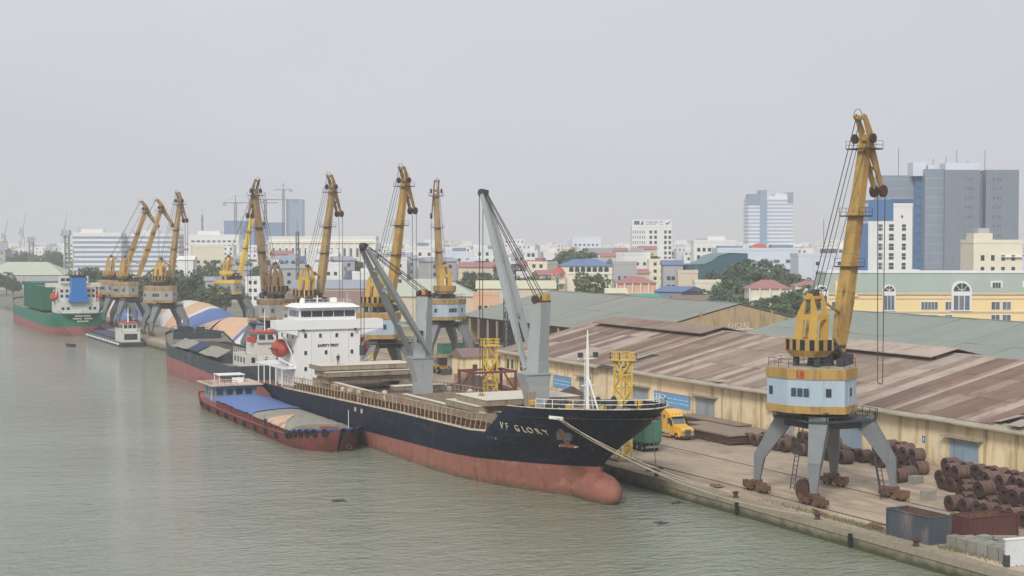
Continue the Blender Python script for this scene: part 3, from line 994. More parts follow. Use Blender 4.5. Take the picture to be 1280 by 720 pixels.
    # A-frame: two plates with openings, joined at the top
    af = MB()
    def plate(x, y0, y1, z0, Y0, Y1, z1):
        e, e1 = x + (z0 - 17) * .12, x + (z1 - 17) * .12
        af.hexa([Va(e, y0, z0), Va(e, y1, z0), Va(e + .25, y1, z0), Va(e + .25, y0, z0), Va(e1, Y0, z1), Va(e1, Y1, z1), Va(e1 + .25, Y1, z1), Va(e1 + .25, Y0, z1)])
    for x in (-1.5, 0.3):
        for q in (-1, 1):
            plate(x, q * .42, q * 1.5, 17.0, q * .42, q * 1.42, 19.3)
            plate(x, q * .48, q * 1.38, 19.95, q * .3, q * .62, 21.5)
        plate(x, -1.42, 1.42, 19.3, -1.38, 1.38, 19.95)
        plate(x, -.62, .62, 21.5, -.3, .3, 22.2)
        af.box(x - .02, x + .3, -1.5, 1.5, 16.6, 17.0, Sa)
    for y in (-1.35, 1.35):
        af.beam(Va(-1.35, y, 17.2), Va(.6, y, 17.2), .25, .4)
        af.beam(Va(-1.0, y * .9, 19.6), Va(.8, y * .9, 19.6), .25, .4)
    af.box(-1.2, 1.3, -.42, .42, 21.6, 21.95, Sa)
    ao = af.build('a_frame', M['crane_yellow'] if paint != 'crane_brown' else A, t)
    sh = MB().lathe([(.45, -.35), (.45, .35)], 12, Sa @ T(0.1, 0, 22.2) @ Matrix.Rotation(R(90), 4, 'X'))
    sh.build('sheave', M['crane_dark'], ao)
    # jib
    F0, P0 = (3.0, 15.2), (3.0 + reach, 38.6 - max(0, reach - 5) * .35)
    bx0, bz0 = P0[0], P0[1]
    B_ = lambda dx, dz: (bx0 + dx * fold, bz0 + dz)
    jx = lambda f: F0[0] + (P0[0] - F0[0]) * f
    jz = lambda f: F0[1] + (P0[1] - F0[1]) * f
    jb = MB()
    jr = []
    for f, wy, dx in ((0, .55, .42), (.06, .66, .5), (.25, .76, .7), (.55, .68, .62), (.85, .57, .52), (1.0, .52, .48)):
        a = math.atan2(P0[1] - F0[1], P0[0] - F0[0])
        nx, nz = -math.sin(a), math.cos(a)
        jr.append([V(jx(f) + nx * dx, wy, jz(f) + nz * dx), V(jx(f) + nx * dx, -wy, jz(f) + nz * dx), V(jx(f) - nx * dx, -wy, jz(f) - nz * dx), V(jx(f) - nx * dx, wy, jz(f) - nz * dx)])
    jb.grid(jr, True)
    jb.add(jr[0], [(0, 1, 2, 3)])
    jb.add(jr[-1], [(3, 2, 1, 0)])
    jo = jb.build('jib', A, t)
    for f in (.12, .3, .4, .48, .58, .68, .9):       # stiffener rings
        k = max(i for i, q in enumerate((0, .06, .25, .55, .85)) if q <= f)
        fs = (0, .06, .25, .55, .85, 1.0)
        g = (f - fs[k]) / (fs[k + 1] - fs[k])
        rg2 = [jr[k][i].lerp(jr[k + 1][i], g) for i in range(4)]
        c = sum(rg2, Vector()) / 4
        st = MB()
        up = (jr[-1][0] - jr[0][0]).normalized() * .05
        o = [c + (p - c) * 1.05 for p in rg2]
        st.hexa([p - up for p in o] + [p + up for p in o])
        st.build('stiffener', A, jo)
    pm = MB()
    for f, ww, lx in ((.98, 1.55, 1.3), (.66, 1.35, 1.2), (.42, 1.2, 1.1)):
        zz = jz(f)
        pm2 = MB()
        x = jx(f)
        pm2.box(x - lx, x + lx, -ww, -0.7, zz - .07, zz + .07, S)
        pm2.box(x - lx, x + lx, 0.7, ww, zz - .07, zz + .07, S)
        pm2.box(x - lx, x - lx + .5, -0.7, 0.7, zz - .07, zz + .07, S)
        railing(pm2, [V(x - lx, -ww, zz), V(x + lx, -ww, zz)], .9, 1.2, .02)
        railing(pm2, [V(x - lx, ww, zz), V(x + lx, ww, zz)], .9, 1.2, .02)
        pm2.build('jib_platform', M['rust_dark'], jo)
    # beak (rocking fly jib)
    bk = MB()
    for y in (-.52, .52):
        pts = [B_(-2.1, 3.0), B_(-1.3, 3.2), B_(.3, 1.2), B_(.6, -.2), B_(3.9, -4.8)]
        ws = [.35, .55, .95, 1.1, .55]
        for (p, q, w0, w1) in zip(pts, pts[1:], ws, ws[1:]):
            bk.beam(V(p[0], y, p[1]), V(q[0], y, q[1]), .22, w0, .22, w1, up=S.to_3x3() @ Vector((0.7, 0, .7)))
    for (x, z), d in ((B_(-1.5, 3.0), .4), (B_(.4, .8), .6), (B_(2.3, -2.6), .4)):
        bk.cbox((x, 0, z), (d, 1.0, d), S)
    bo2 = bk.build('beak', A, t)
    for y in (-.62, .62):
        sh = MB().lathe([(.62, -.2), (.7, -.16), (.7, .16), (.62, .2)], 14, S @ T(B_(4.1, 0)[0], y, bz0 - 5.1) @ Matrix.Rotation(R(90), 4, 'X'))
        sh.build('sheave', M['rust_dark'], bo2)
        sh = MB().lathe([(.5, -.15), (.55, -.12), (.55, .12), (.5, .15)], 14, S @ T(bx0 - .2, y * 2.0, bz0 + .7) @ Matrix.Rotation(R(90), 4, 'X'))
        sh.build('sheave', M['rust_dark'], bo2)
    hoop = MB()
    hp = [V(B_(-2.1, 0)[0] + .75 * math.cos(k * math.pi / 5), 0, bz0 + 3.2 + .75 * math.sin(k * math.pi / 5)) for k in range(11)]
    for a, c in zip(hp, hp[1:]):
        hoop.beam(a, c, .05)
    hoop.build('guard_hoop', M['crane_dark'], bo2)
    rp = MB()
    for y in (-.3, .3):
        rp.beam(V(B_(-2.0, 0)[0], y, bz0 + 2.9), Va(0.0, y, 22.2), .07)
        rp.beam(V(bx0 - .2, y * 2, bz0 + .9), Va(1.0, y, 20.5), .05)
    rp.build('tie_rope', M['rope'], t)
    hr = MB()
    hx_ = B_(4.1, 0)[0] + .55
    for y in (-.5, .5):
        hr.beam(V(hx_, y, bz0 - 5.2), V(hx_, y * .7, rope_to), .07)
    hp = [V(hx_, .35 * math.cos(a), rope_to + .35 * math.sin(a)) for a in [math.pi + math.pi * k / 6 for k in range(7)]]
    for a, c in zip(hp, hp[1:]):
        hr.beam(a, c, .09)
    hr.build('hoist_rope', M['rope'], t)
    lk = MB()
    lk.beam(Va(1.0, 0, 21.6), V(jx(.2) - .5, 0, jz(.2)), .22)
    lk.build('luffing_rack', A, t)
    return t


CX = 103.95
portal_crane('ochre portal crane numbered 18 with pale blue machine house, near the steel coils', (CX, 139.2, 0.04), 75, 'crane_ochre', 'house_blue', '18')
portal_crane('ochre portal crane standing just behind the white bridge and lifeboat of the black ship', (CX, 276, 0.04), 59, 'crane_ochre', 'house_blue')
portal_crane('brownish ochre portal crane whose lower half hides behind the white ship bridge', (CX, 318, 0.04), 56, 'crane_tan', 'house_grey')
portal_crane('brown portal crane with its jib turned opposite to its neighbours, before the tarpaulin heaps', (CX, 349, 0.04), -14, 'crane_brown', 'house_grey')
portal_crane('tan portal crane with grey house at the bow of the dark cargo vessel', (CX, 456, 0.04), 52, 'crane_tan', 'house_grey')
portal_crane('ochre portal crane of a close pair, beside the green ship', (CX, 504, 0.04), 80, 'crane_ochre', 'house_grey', striped=False, reach=8.2, fold=1)
portal_crane('ochre portal crane of a close pair, the one farther along the quay', (CX, 527, 0.04), 78, 'crane_ochre', 'house_grey', striped=False, reach=8.2, fold=1)
portal_crane('slim greyish tan portal crane on the inner yard rails', (140.2, 333, 0.04), 10, 'crane_tan', 'house_blue', leg_m='crane_grey', group='portal cranes on the inner rails', striped=False)
portal_crane('portal crane with a bright yellow jib on the inner yard rails', (140.2, 514, 0.04), 74, 'bright_yellow', 'house_grey', reach=6, fold=.8, group='portal cranes on the inner rails', striped=False)
# ------------------------------------------------------------------ people
def person_mesh(shirt, trousers, arm=0.25):
    J = [((0, 0, .92), .15), ((0, 0, 1.15), .145), ((0, 0, 1.38), .16), ((0, 0, 1.50), .065), ((0, .01, 1.58), .09), ((0, .02, 1.70), .10), ((0, .01, 1.78), .06),
         ((.10, 0, .86), .10), ((.12, .02, .48), .07), ((.12, -.01, .10), .05), ((.12, .14, .04), .045),
         ((-.10, 0, .86), .10), ((-.13, .05, .48), .07), ((-.14, -.02, .10), .05), ((-.14, .13, .04), .045),
         ((.20, 0, 1.40), .07), ((.27, -.02, 1.12), .05), ((.28, arm * .5, .88), .036), ((.28, arm * .7, .78), .04),
         ((-.20, 0, 1.40), .07), ((-.28, -.02, 1.12), .05), ((-.25, arm, .92), .036), ((-.24, arm * 1.3, .83), .04)]
    ED = [(0, 1), (1, 2), (2, 3), (3, 4), (4, 5), (5, 6), (0, 7), (7, 8), (8, 9), (9, 10), (0, 11), (11, 12), (12, 13), (13, 14),
          (2, 15), (15, 16), (16, 17), (17, 18), (2, 19), (19, 20), (20, 21), (21, 22)]
    me = bpy.data.meshes.new('person_skeleton')
    me.from_pydata([p for p, r in J], ED, [])
    o = bpy.data.objects.new('person_skeleton', me)
    COL.objects.link(o)
    sk = o.modifiers.new('skin', 'SKIN')
    sk.use_smooth_shade = True
    for i, (p, r) in enumerate(J):
        me.skin_vertices[0].data[i].radius = (r, r)
    me.skin_vertices[0].data[0].use_root = True
    o.modifiers.new('sub', 'SUBSURF').levels = 1
    out = bpy.data.meshes.new_from_object(o.evaluated_get(bpy.context.evaluated_depsgraph_get()))
    bpy.data.objects.remove(o)
    out.name = 'person'
    out.materials.clear()
    for k in (trousers, shirt, 'skin', 'black'):
        out.materials.append(M[k])
    for f in out.polygons:
        x, y, z = f.center
        f.material_index = 3 if z < .12 else (2 if z > 1.47 or (abs(x) > .2 and z < 1.0) else (1 if z > .93 or abs(x) > .22 else 0))
        if z > 1.7 or (z > 1.62 and y < 0.0):
            f.material_index = 3
    return out


def person(label, loc, rz, shirt, trousers, hat=None, arm=.25):
    t = tag(put('person', person_mesh(shirt, trousers, arm), None, loc, (0, 0, rz)), label, 'person')
    if hat:
        MB().lathe([(.17, 1.73), (.13, 1.75), (.12, 1.82), (.06, 1.87)], 12).build('helmet', M[hat], t)
    return t


# ------------------------------------------------------------------ the black cargo ship
CL, HB = 85.1, 8.2
lerp = lambda a, b, f: a + (b - a) * f


def pw(x, pts):
    if x <= pts[0][0]:
        return pts[0][1]
    for (a, p), (b, q) in zip(pts, pts[1:]):
        if x <= b:
            return lerp(p, q, (x - a) / (b - a))
    return pts[-1][1]


STEM = [(-5, 157.5), (-1.7, 156.8), (2.4, 155.6), (4.7, 152.6), (7.1, 148.2), (9.8, 145.0)]
ztop = lambda y: pw(y, [(145, 9.8), (155, 9.25), (163.5, 8.8), (170, 4.9), (198, 4.55), (217, 4.1), (251, 3.3), (272, 2.8)])
zred = lambda y: pw(y, [(150, 2.5), (157, 2.1), (176, 1.25), (194, .85), (210, .5), (272, -.8)])


def half(y, z, ys=None):
    ys = pw(z, STEM) if ys is None else ys
    Lz = pw(z, [(-5, 32), (-1.7, 28), (2, 26), (5, 20), (9.8, 15)])
    pz = pw(z, [(-5, 1.1), (-1.7, .92), (5, .72), (9.8, .58)])
    d = max(0.0, y - ys)
    h = HB * math.sin(math.pi / 2 * min(1, d / Lz)) ** pz
    if y > 248:
        f = (y - 248) / 24
        h *= 1 - f ** 2 * pw(z, [(-5, 1.0), (-1.7, .85), (0, .55), (2.8, .12)])
    if z < -3:
        h *= .9
    return max(h, 0.0)


YS = [163.5, 170] + [174 + 6 * k for k in range(13)] + [251, 256, 260, 264, 268, 271, 272]


def hull_rows(v0, v1, n, zf):
    rows = []
    for i in range(n + 1):
        v = lerp(v0, v1, i / n)
        ys = 145.0
        for _ in range(8):
            ys = pw(zf(ys, v), STEM)
        cols = [lerp(ys, YS[0], (k / 22) ** 1.5) for k in range(22)] + YS
        st = [(CL - half(y, zf(y, v), ys), y, zf(y, v)) for y in cols]
        rows.append((st, [(2 * CL - x, y, z) for x, y, z in st]))
    return rows


ship = thing('cargo_ship', 'black and red cargo ship with two grey deck cranes and a white bridge', 'ship', (0, 0, 0))
up_f = lambda y, v: lerp(zred(y), ztop(y), v)
lo_f = lambda y, v: lerp(-5.0, zred(y), v)
for nm, f, n, mk in (('hull_topside', up_f, 16, 'navy'), ('hull_bottom', lo_f, 5, 'boot_red')):
    m = MB()
    rows = hull_rows(0, 1, n, f)
    m.grid([r[0] for r in rows])
    m.grid([r[1] for r in rows])
    tr = [(r[0][-1], r[1][-1]) for r in rows]
    for (a, b), (c, d) in zip(tr, tr[1:]):
        m.quad(a, b, d, c)
    HO = m.build(nm, M[mk], ship, smooth=True)
    if nm == 'hull_topside':
        hull_top = HO
MB().lathe([(.02, -8.3), (.55, -8.2), (1.05, -7.8), (1.5, -7.1), (1.85, -6.0), (2.05, -4.4), (2.1, -2), (2.05, 1), (1.8, 5), (1.2, 10)], 24,
           T(CL, 160.2, -.55) @ Matrix.Rotation(R(-90), 4, 'X') @ Matrix.Diagonal((.88, 1.05, 1, 1))).build('bulbous_bow', M['boot_red'], ship, smooth=True)
# decks
dk = MB()
rows = []
for y in [170] + YS[2:]:
    h = half(y, ztop(y)) - .04
    rows.append([(CL - h, y, ztop(y) - .05), (CL + h, y, ztop(y) - .05)])
dk.grid(rows)
dk.build('main_deck', M['deck_red'], ship)
dk = MB()
rows = []
for k in range(13):
    y = lerp(145.4, 167.5, k / 12)
    h = max(half(y, 9.0) - .1, .05)
    zz = pw(y, [(145, 8.7), (163, 7.75), (167.5, 7.7)])
    rows.append([(CL - h, y, zz), (CL + h, y, zz)])
dk.grid(rows)
fd = dk.build('forecastle_deck', M['deck_grey'], ship)
MB().box(CL - 8.0, CL + 8.0, 167.0, 167.3, 4.4, 7.69).build('forecastle_bulkhead', M['deck_grey'], ship)
for k, v in enumerate((.22, .45, .7)):          # plate seams, welded strakes standing slightly proud
    for sd_ in (-1, 1):
        sm = MB()
        ys_ = 145.0
        for _ in range(8):
            ys_ = pw(up_f(ys_, v), STEM)
        q = [(CL + sd_ * (half(y, up_f(y, v), ys_) + .012), y, up_f(y, v)) for y in [lerp(ys_, YS[0], (j / 22) ** 1.5) for j in range(1, 22)] + YS[:-3]]
        for a, b in zip(q, q[1:]):
            sm.beam(a, b, .03, .05)
        sm.build('plate_seam', M['navy'], ship)
for y in (212.5, 215.2):
    MB().box(CL - 8.26, CL - 8.19, y, y + .7, 2.9, 3.5).build('hull_mark', M['cream_trim'], ship)
# white bulwark cap at the bow
cp = MB()
pts = [Vector((CL - half(y, ztop(y), 145.0), y, ztop(y) + .03)) for y in [lerp(145.0, 163.5, (k / 14) ** 1.5) for k in range(15)]]
for a, b in zip(pts, pts[1:]):
    cp.beam(a, b, .28, .09)
    cp.beam((2 * CL - a.x, a.y, a.z), (2 * CL - b.x, b.y, b.z), .28, .09)
cp.build('bulwark_cap', M['cream_trim'], ship)
# white deck-edge strip and the open bulwark frames
for sd_ in (-1, 1):
    st = MB()
    st2 = MB()
    ys2 = [169.5] + YS[2:16]
    for a, b in zip(ys2, ys2[1:]):
        st.beam((CL + sd_ * (half(a, ztop(a)) - .02), a, ztop(a) + .02), (CL + sd_ * (half(b, ztop(b)) - .02), b, ztop(b) + .02), .22, .2)
        st2.beam((CL + sd_ * (half(a, ztop(a)) - .12), a, ztop(a) + 2.05), (CL + sd_ * (half(b, ztop(b)) - .12), b, ztop(b) + 2.05), .17, .1)
        st2.beam((CL + sd_ * (half(a, ztop(a)) - .1), a, ztop(a) + 1.25), (CL + sd_ * (half(b, ztop(b)) - .1), b, ztop(b) + 1.25), .06, .08)
    st.build('gunwale_strip', M['cream_trim'], ship)
    st2.build('top_rail', M['rail_rusty'], ship)
    y = 170.2
    k = 0
    while y < 252:
        lean = .9 if y < 180 else 0.0
        z0 = ztop(y)
        h = half(y, z0)
        MB().beam((CL + sd_ * (h - .1), y, z0 + .05), (CL + sd_ * (h - .12), y - lean, z0 + 2.02), .07, .12).build('stanchion', M['rail_rusty'], ship)
        y += 1.45
        k += 1
# rusty inner gutter with pipes, seen through the frames
gp = MB()
for x, z in ((CL - 6.9, .35), (CL - 6.6, .7), (CL - 6.9, .95)):
    gp.beam((x, 171, ztop(171) + z), (x, 250, ztop(250) + z), .14)
for k in range(52):
    y = 171.5 + 1.5 * k
    gp.box(CL - 7.1, CL - 6.4, y, y + .5, ztop(y), ztop(y) + .6 + .4 * ((k * 7) % 3) / 3)
gp.build('deck_piping', M['rust'], ship)
# holds: coamings, dark wells, stacked covers
for (x0, x1, y0, y1) in ((CL - 5.8, CL + 5.8, 212.5, 243), (CL - 5.6, CL + 5.6, 176, 203)):
    zb = ztop((y0 + y1) / 2)
    cm = MB()
    zt = zb + 1.75
    cm.box(x0, x0 + .4, y0, y1, zb - .6, zt)
    cm.box(x1 - .4, x1, y0, y1, zb - .6, zt)
    cm.box(x0 + .4, x1 - .4, y0, y0 + .4, zb - .6, zt)
    cm.box(x0 + .4, x1 - .4, y1 - .4, y1, zb - .6, zt)
    for k in range(int((y1 - y0) / 2.4)):
        cm.box(x0 - .35, x0, y0 + 1 + 2.4 * k, y0 + 1.25 + 2.4 * k, zb - .4, zt - .1)
    co = cm.build('hatch_coaming', M['hatch_side'], ship)
    MB().box(x0 + .41, x1 - .41, y0 + .41, y1 - .41, zb + .25, zb + .32).build('dark_well', M['coal'], co)  # dark sheet stands in for the shaded depth of the open hold
    MB().box(x0 - .1, x0 + .5, y0 - .05, y1 + .05, zt + .005, zt + .14).build('coaming_rim', M['hatch_top'], co)


def cover(x0, x1, y0, y1, z0, z1):
    c = MB()
    c.box(x0, x1, y0, y1, z0, z1)
    n = int((x1 - x0) / 1.6)
    for k in range(n + 1):
        x = x0 + (x1 - x0) * k / n
        c.box(x - .05, x + .05, y0 - .08, y0 + .02, z0 + .05, z1 - .05)
    for k in range(5):
        y = y0 + (y1 - y0) * k / 4
        c.box(x0 - .08, x0 + .02, y - .05, y + .05, z0 + .05, z1 - .05)
    o = c.build('hatch_cover', M['hatch_side'], ship)
    MB().box(x0 - .1, x1 + .1, y0 - .1, y1 + .1, z1 + .003, z1 + .07).build('cover_plate', M['hatch_top'], o)


for (a, b, c, d, z) in ((78.6, 94.2, 232.6, 238.4, 5.5), (78.0, 93.6, 231.8, 237.6, 6.5), (77.4, 92.6, 233.0, 238.6, 7.45)):
    cover(a, b, c, d, z, z + .72)
for (a, b, c, d, z) in ((79.2, 92.6, 177.2, 187.0, 6.5), (79.9, 92.9, 175.8, 185.2, 7.35)):
    cover(a, b, c, d, z, z + .72)
cover(82.0, 89.8, 212.5, 214.6, 6.0, 6.55)
for x, y, h in ((78.6, 226, 1.0), (78.6, 229.5, 1.3), (78.4, 222, 1.1), (78.3, 218, 1.2), (78.5, 246, 1.5), (91.9, 208, 1.3), (92, 216, 1.2), (79, 209, 1.6)):
    v = MB().lathe([(.22, 0), (.22, h), (.42, h + .05), (.42, h + .45), (.1, h + .6)], 10, T(x, y, ztop(y)))
    v.build('vent_post', M['cream_trim'], ship)

# superstructure
wt = M['white']
b = MB()
b.box(79.3, 90.4, 251, 262, 2.5, 13.2)
br = b.build('accommodation_block', wt, ship)
b = MB()
b.box(75.6, 94.4, 250.6, 254.2, 12.9, 14.45)
b.box(79.6, 90.2, 254.2, 260, 13.2, 14.45)
b.hexa([(75.6, 250.7, 12.9), (79.3, 250.7, 11.9), (79.3, 254.0, 11.9), (75.6, 254, 12.9), (75.6, 250.7, 13.0), (79.3, 250.7, 13.0), (79.3, 254, 13.0), (75.6, 254, 13.0)])
b.hexa([(94.4, 250.7, 12.9), (90.4, 250.7, 11.9), (90.4, 254.0, 11.9), (94.4, 254, 12.9), (94.4, 250.7, 13.0), (90.4, 250.7, 13.0), (90.4, 254, 13.0), (94.4, 254, 13.0)])
b.build('bridge_wing', wt, ship)
b = MB()
b.box(79.9, 89.9, 251.6, 258, 14.45, 16.55)
wh_ = b.build('wheelhouse', wt, ship)
b = MB()
b.hexa([(79.3, 250.6, 16.55), (90.5, 250.6, 16.55), (90.5, 258.6, 16.55), (79.3, 258.6, 16.55), (80.4, 251.9, 17.15), (89.4, 251.9, 17.15), (89.4, 257.4, 17.15), (80.4, 257.4, 17.15)])
b.build('wheelhouse_roof', M['white_paint'], wh_)
for k in range(5):
    x = 80.15 + 1.93 * k
    MB().box(x, x + 1.75, 251.52, 251.62, 15.0, 16.0).build('window', M['window_dark'], wh_)
for k in range(4):
    y = 252.1 + 1.4 * k
    MB().box(79.82, 79.92, y, y + 1.1, 15.0, 16.0).build('window', M['window_grey'], wh_)
for z, xs in ((11.85, (80.7, 83.3, 86.2, 88.9)), (9.0, (80.7, 84.3, 88.9)), (6.3, (80.7, 83.3, 86.2, 88.9))):
    for x in xs:
        p = MB()
        p.box(x - .24, x + .24, 250.92, 251.02, z - .33, z + .33)
        po = p.build('porthole', M['window_dark'], br)
        MB().box(x - .3, x + .3, 250.95, 251.01, z - .4, z + .4).build('porthole_rim', M['white_paint'], po)
for y in (253.5, 256.5, 259.5):
    for z in (6.3, 9.0, 11.6):
        MB().box(79.2, 79.32, y - .25, y + .25, z - .33, z + .33).build('porthole', M['window_dark'], br)
lettering('SAFETY FIRST', .62, M['black'], ship, (84.7, 250.96, 9.95), (1, 0, 0), bold=.02)
for x in (80.2, 89.4):
    MB().box(x - .2, x + .2, 250.4, 250.62, 12.6, 13.0).build('floodlight', M['crane_dark'], ship)
MB().lathe([(1.9, 4), (1.7, 14), (1.5, 15.4)], 16, T(85, 263.5, 0)).build('funnel', M['navy'], ship)
ms = MB()
ms.tube([(84.8, 257, 17.2), (84.8, 257, 18.4)], [.12, .07])
for z, l in ((17.9, .8),):
    ms.beam((84.8 - l, 257, z), (84.8 + l, 257, z), .1)
ms.build('radar_mast', M['white_paint'], ship)
rl = MB()
railing(rl, [(75.8, 250.9, 14.45), (80.4, 250.9, 14.45)], .6, 1.0, .025)
railing(rl, [(80.5, 252, 17.2), (89, 252, 17.2)], .7, 1.2, .02)
railing(rl, [(77.2, 251.5, 6.6), (77.2, 268, 6.4), (85, 270.5, 6.4), (92.8, 268, 6.4), (92.8, 251.5, 6.6)], 1.0, 1.5, .03)
rl.build('railing', M['white_paint'], ship)
pd = MB()
pd.box(77.2, 79.3, 252, 268.5, 6.25, 6.5)
pd.box(90.4, 92.9, 252, 268.5, 6.25, 6.5)
pd.box(79.3, 90.4, 262, 269.5, 6.25, 6.5)
pd.box(80.5, 89.5, 262, 268, 2.6, 6.25)
pd.build('boat_deck', M['white_paint'], ship)
for y in (253.5, 257, 260.5, 264, 267.5):
    MB().beam((77.35, y, ztop(y)), (77.35, y, 6.3), .16).build('deck_post', M['white_paint'], ship)
for x, lab in ((77.9, 'orange lifeboat on the river side of the white ship bridge'), (92.4, 'orange lifeboat on the quay side of the white ship bridge')):
    t = thing('lifeboat', lab, 'lifeboat', (x, 256.6, 9.4))
    prof = [(.05, -2.9), (.8, -2.5), (1.15, -1.5), (1.25, 0), (1.15, 1.5), (.75, 2.4), (.1, 2.8)]
    MB().lathe(prof, 16, Matrix.Rotation(R(-90), 4, 'X') @ Matrix.Diagonal((.95, 1.15, 1, 1))).build('hull', M['orange_boat'], t, smooth=True)
    MB().box(-.55, .55, -1.6, .4, .9, 1.65).build('cabin', M['orange_boat'], t)
    MB().box(-1.26, 1.26, -2.2, 2.2, -.08, .06).build('fender_belt', M['rust_dark'], t)
    for y in (253.6, 259.6):
        d = MB()
        sg = -1 if x < CL else 1
        d.beam((x - sg * 1.6, y, 6.5), (x - sg * 1.3, y, 8.6), .22)
        d.beam((x - sg * 1.3, y, 8.6), (x + sg * .2, y, 11.6), .22)
        d.beam((x - sg * 1.7, y, 6.5), (x + sg * .9, y, 8.0), .18)
        d.build('davit', M['white_paint'], ship)
MB().box(93.2, 93.3, 252.4, 253.8, 7.2, 8.5).build('warning_board', M['yellow_sign'], ship)

for x in (81.6, 85.0, 88.2):          # drain pipes, lamps and a ladder on the white front
    MB().beam((x, 250.93, 5.2), (x, 250.93, 12.8), .07).build('drain_pipe', M['white_paint'], br)
m = MB()
ladder(m, (79.2, 255.2, 6.5), (79.2, 255.2, 13.0), .5, 16, .03)
m.build('ladder', M['white_paint'], br)
MB().cbox((87.5, 256.5, 17.6), (.9, .9, .8)).build('roof_locker', M['white_paint'], ship)
MB().tube([(82.2, 256, 17.1), (82.2, 256, 19.4)], .04, 5).build('aerial', M['white_paint'], ship)
MB().tube([(88.8, 253, 17.1), (88.8, 253, 19.0)], .03, 5).build('aerial', M['white_paint'], ship)
MB().lathe([(.45, 17.1), (.5, 17.5), (.3, 18.0), (.05, 18.1)], 12, T(81.3, 254.5, 0)).build('satellite_dome', M['white_paint'], ship)
# forecastle gear
ms = MB()
ms.tube([(CL, 159, 8), (CL, 159, 15), (CL, 159, 17.6)], [.24, .18, .07])
ms.beam((CL - 1.3, 159, 14.3), (CL + 1.3, 159, 14.3), .14)
ms.beam((CL - .8, 159, 11.2), (CL + .8, 159, 11.2), .12)
ms.beam((CL, 159, 12.4), (CL + .3, 156.6, 7.9), .14)
ms.beam((CL, 159, 12.4), (CL + 1.4, 160, 7.9), .14)
ladder(ms, (CL - .35, 159, 8), (CL - .3, 159, 15), .35, 18, .025)
mo = ms.build('foremast', M['white_paint'], ship)
for s in (-1, 1):
    MB().cbox((CL + s * 1.0, 158.9, 14.75), (.5, .4, .55)).build('mast_lamp', M['crane_dark'], mo)
rl = MB()
pts = [(CL - half(y, 9.4, 145.) + .25, y, ztop(y) + .02) for y in (157, 153, 150, 148, 146.4, 145.5)]
railing(rl, pts + [(2 * CL - x, y, z) for x, y, z in pts[::-1]], 1.0, 1.3, .03)
rl.build('bow_railing', M['white_paint'], ship)
for (x, y) in ((82.0, 160.5), (88.4, 160.5)):
    g = MB()
    g.lathe([(.75, -1.1), (.75, -1.0), (.4, -1.0), (.4, 1.0), (.75, 1.0), (.75, 1.1)], 14, T(x, y, 8.9) @ Matrix.Rotation(R(90), 4, 'Y'))
    g.cbox((x, y + .8, 8.4), (2.6, 1.0, .9))
    g.cbox((x, y - .9, 8.5), (.5, .5, 1.1))
    g.build('anchor_windlass', M['crane_dark'], ship)
for (x, y, h) in ((79.5, 162, 1.0), (83.9, 153.2, .9), (90.2, 156, 1.0), (81.3, 156.2, 1.0), (86.6, 150, .8)):
    MB().lathe([(.26, 0), (.26, h), (.5, h), (.5, h + .5), (.2, h + .6)], 12, T(x, y, 7.9)).build('mushroom_vent', M['crane_yellow'], ship)
MB().box(79.9, 80.9, 163.9, 164.9, 7.7, 10.2).build('vent_trunk', M['hatch_side'], ship)
for (x, y) in ((81.2, 158.2), (83, 152.5), (87.6, 152.5)):
    g = MB()
    for d in (-.35, .35):
        g.tube([(x, y + d, 7.9), (x, y + d, 8.8)], .18, 8)
    g.build('mooring_bitt', M['cream_trim'], ship)
# anchor in its pocket, fairlead, draft curve
def hx(y, z, o=0.0):
    v = (z - zred(y)) / (ztop(y) - zred(y))
    ys = 145.0
    for _ in range(8):
        ys = pw(up_f(ys, v), STEM)
    return CL - half(y, z, ys) - o



ay, az = 155.0, 5.9
an = MB()
tn = Vector((hx(ay + .5, az) - hx(ay - .5, az), 1.0, 0)).normalized()
for s, dz in ((-1, 0), (1, 0)):
    c = Vector((hx(ay, az, .2), ay, az - .8))
    an.beam(c, c + tn * s * .85 + Vector((-.15, 0, 1.15)), .4, .45, .2, .22)
an.beam((hx(ay, az, .25), ay, az - .95), (hx(ay, az + .8, .15), ay, az + 1.0), .4)
an.beam(Vector((hx(ay, az, .25), ay, az - .95)) - tn * .9, Vector((hx(ay, az, .25), ay, az - .95)) + tn * .9, .4, .3)
an.build('anchor', M['anchor_rust'], ship)
p2 = MB()
c = Vector((hx(ay, az, .1), ay, az - 1.05))
p2.beam(c - tn * 1.1, c + tn * 1.1, .5, .16)
p2.build('anchor_shelf', M['cream_trim'], ship)
p2 = MB()
c = Vector((hx(ay, az + .5, .02), ay, az + .55))
p2.beam(c - tn * .95, c + tn * .95, .14, 1.7)
p2.build('hawse_pocket', M['pocket'], ship)
fy = 154.2
p2 = MB()
tn2 = Vector((hx(fy + .5, 8.3) - hx(fy - .5, 8.3), 1.0, 0)).normalized()
c = Vector((hx(fy, 8.3, .04), fy, 8.25))
p2.beam(c - tn2 * 1.0, c + tn2 * 1.0, .2, .36)
p2.build('fairlead', M['white_paint'], ship)
fair = c
for k in range(9):          # draft marks
    z = 1.6 + .42 * k
    y = 158.2 - .12 * k
    MB().box(hx(y, max(z, 2.2), .05), hx(y, max(z, 2.2), -.1), y, y + .3, z, z + .2).build('draft_mark', M['cream_trim'], ship) if z > 2.2 else None
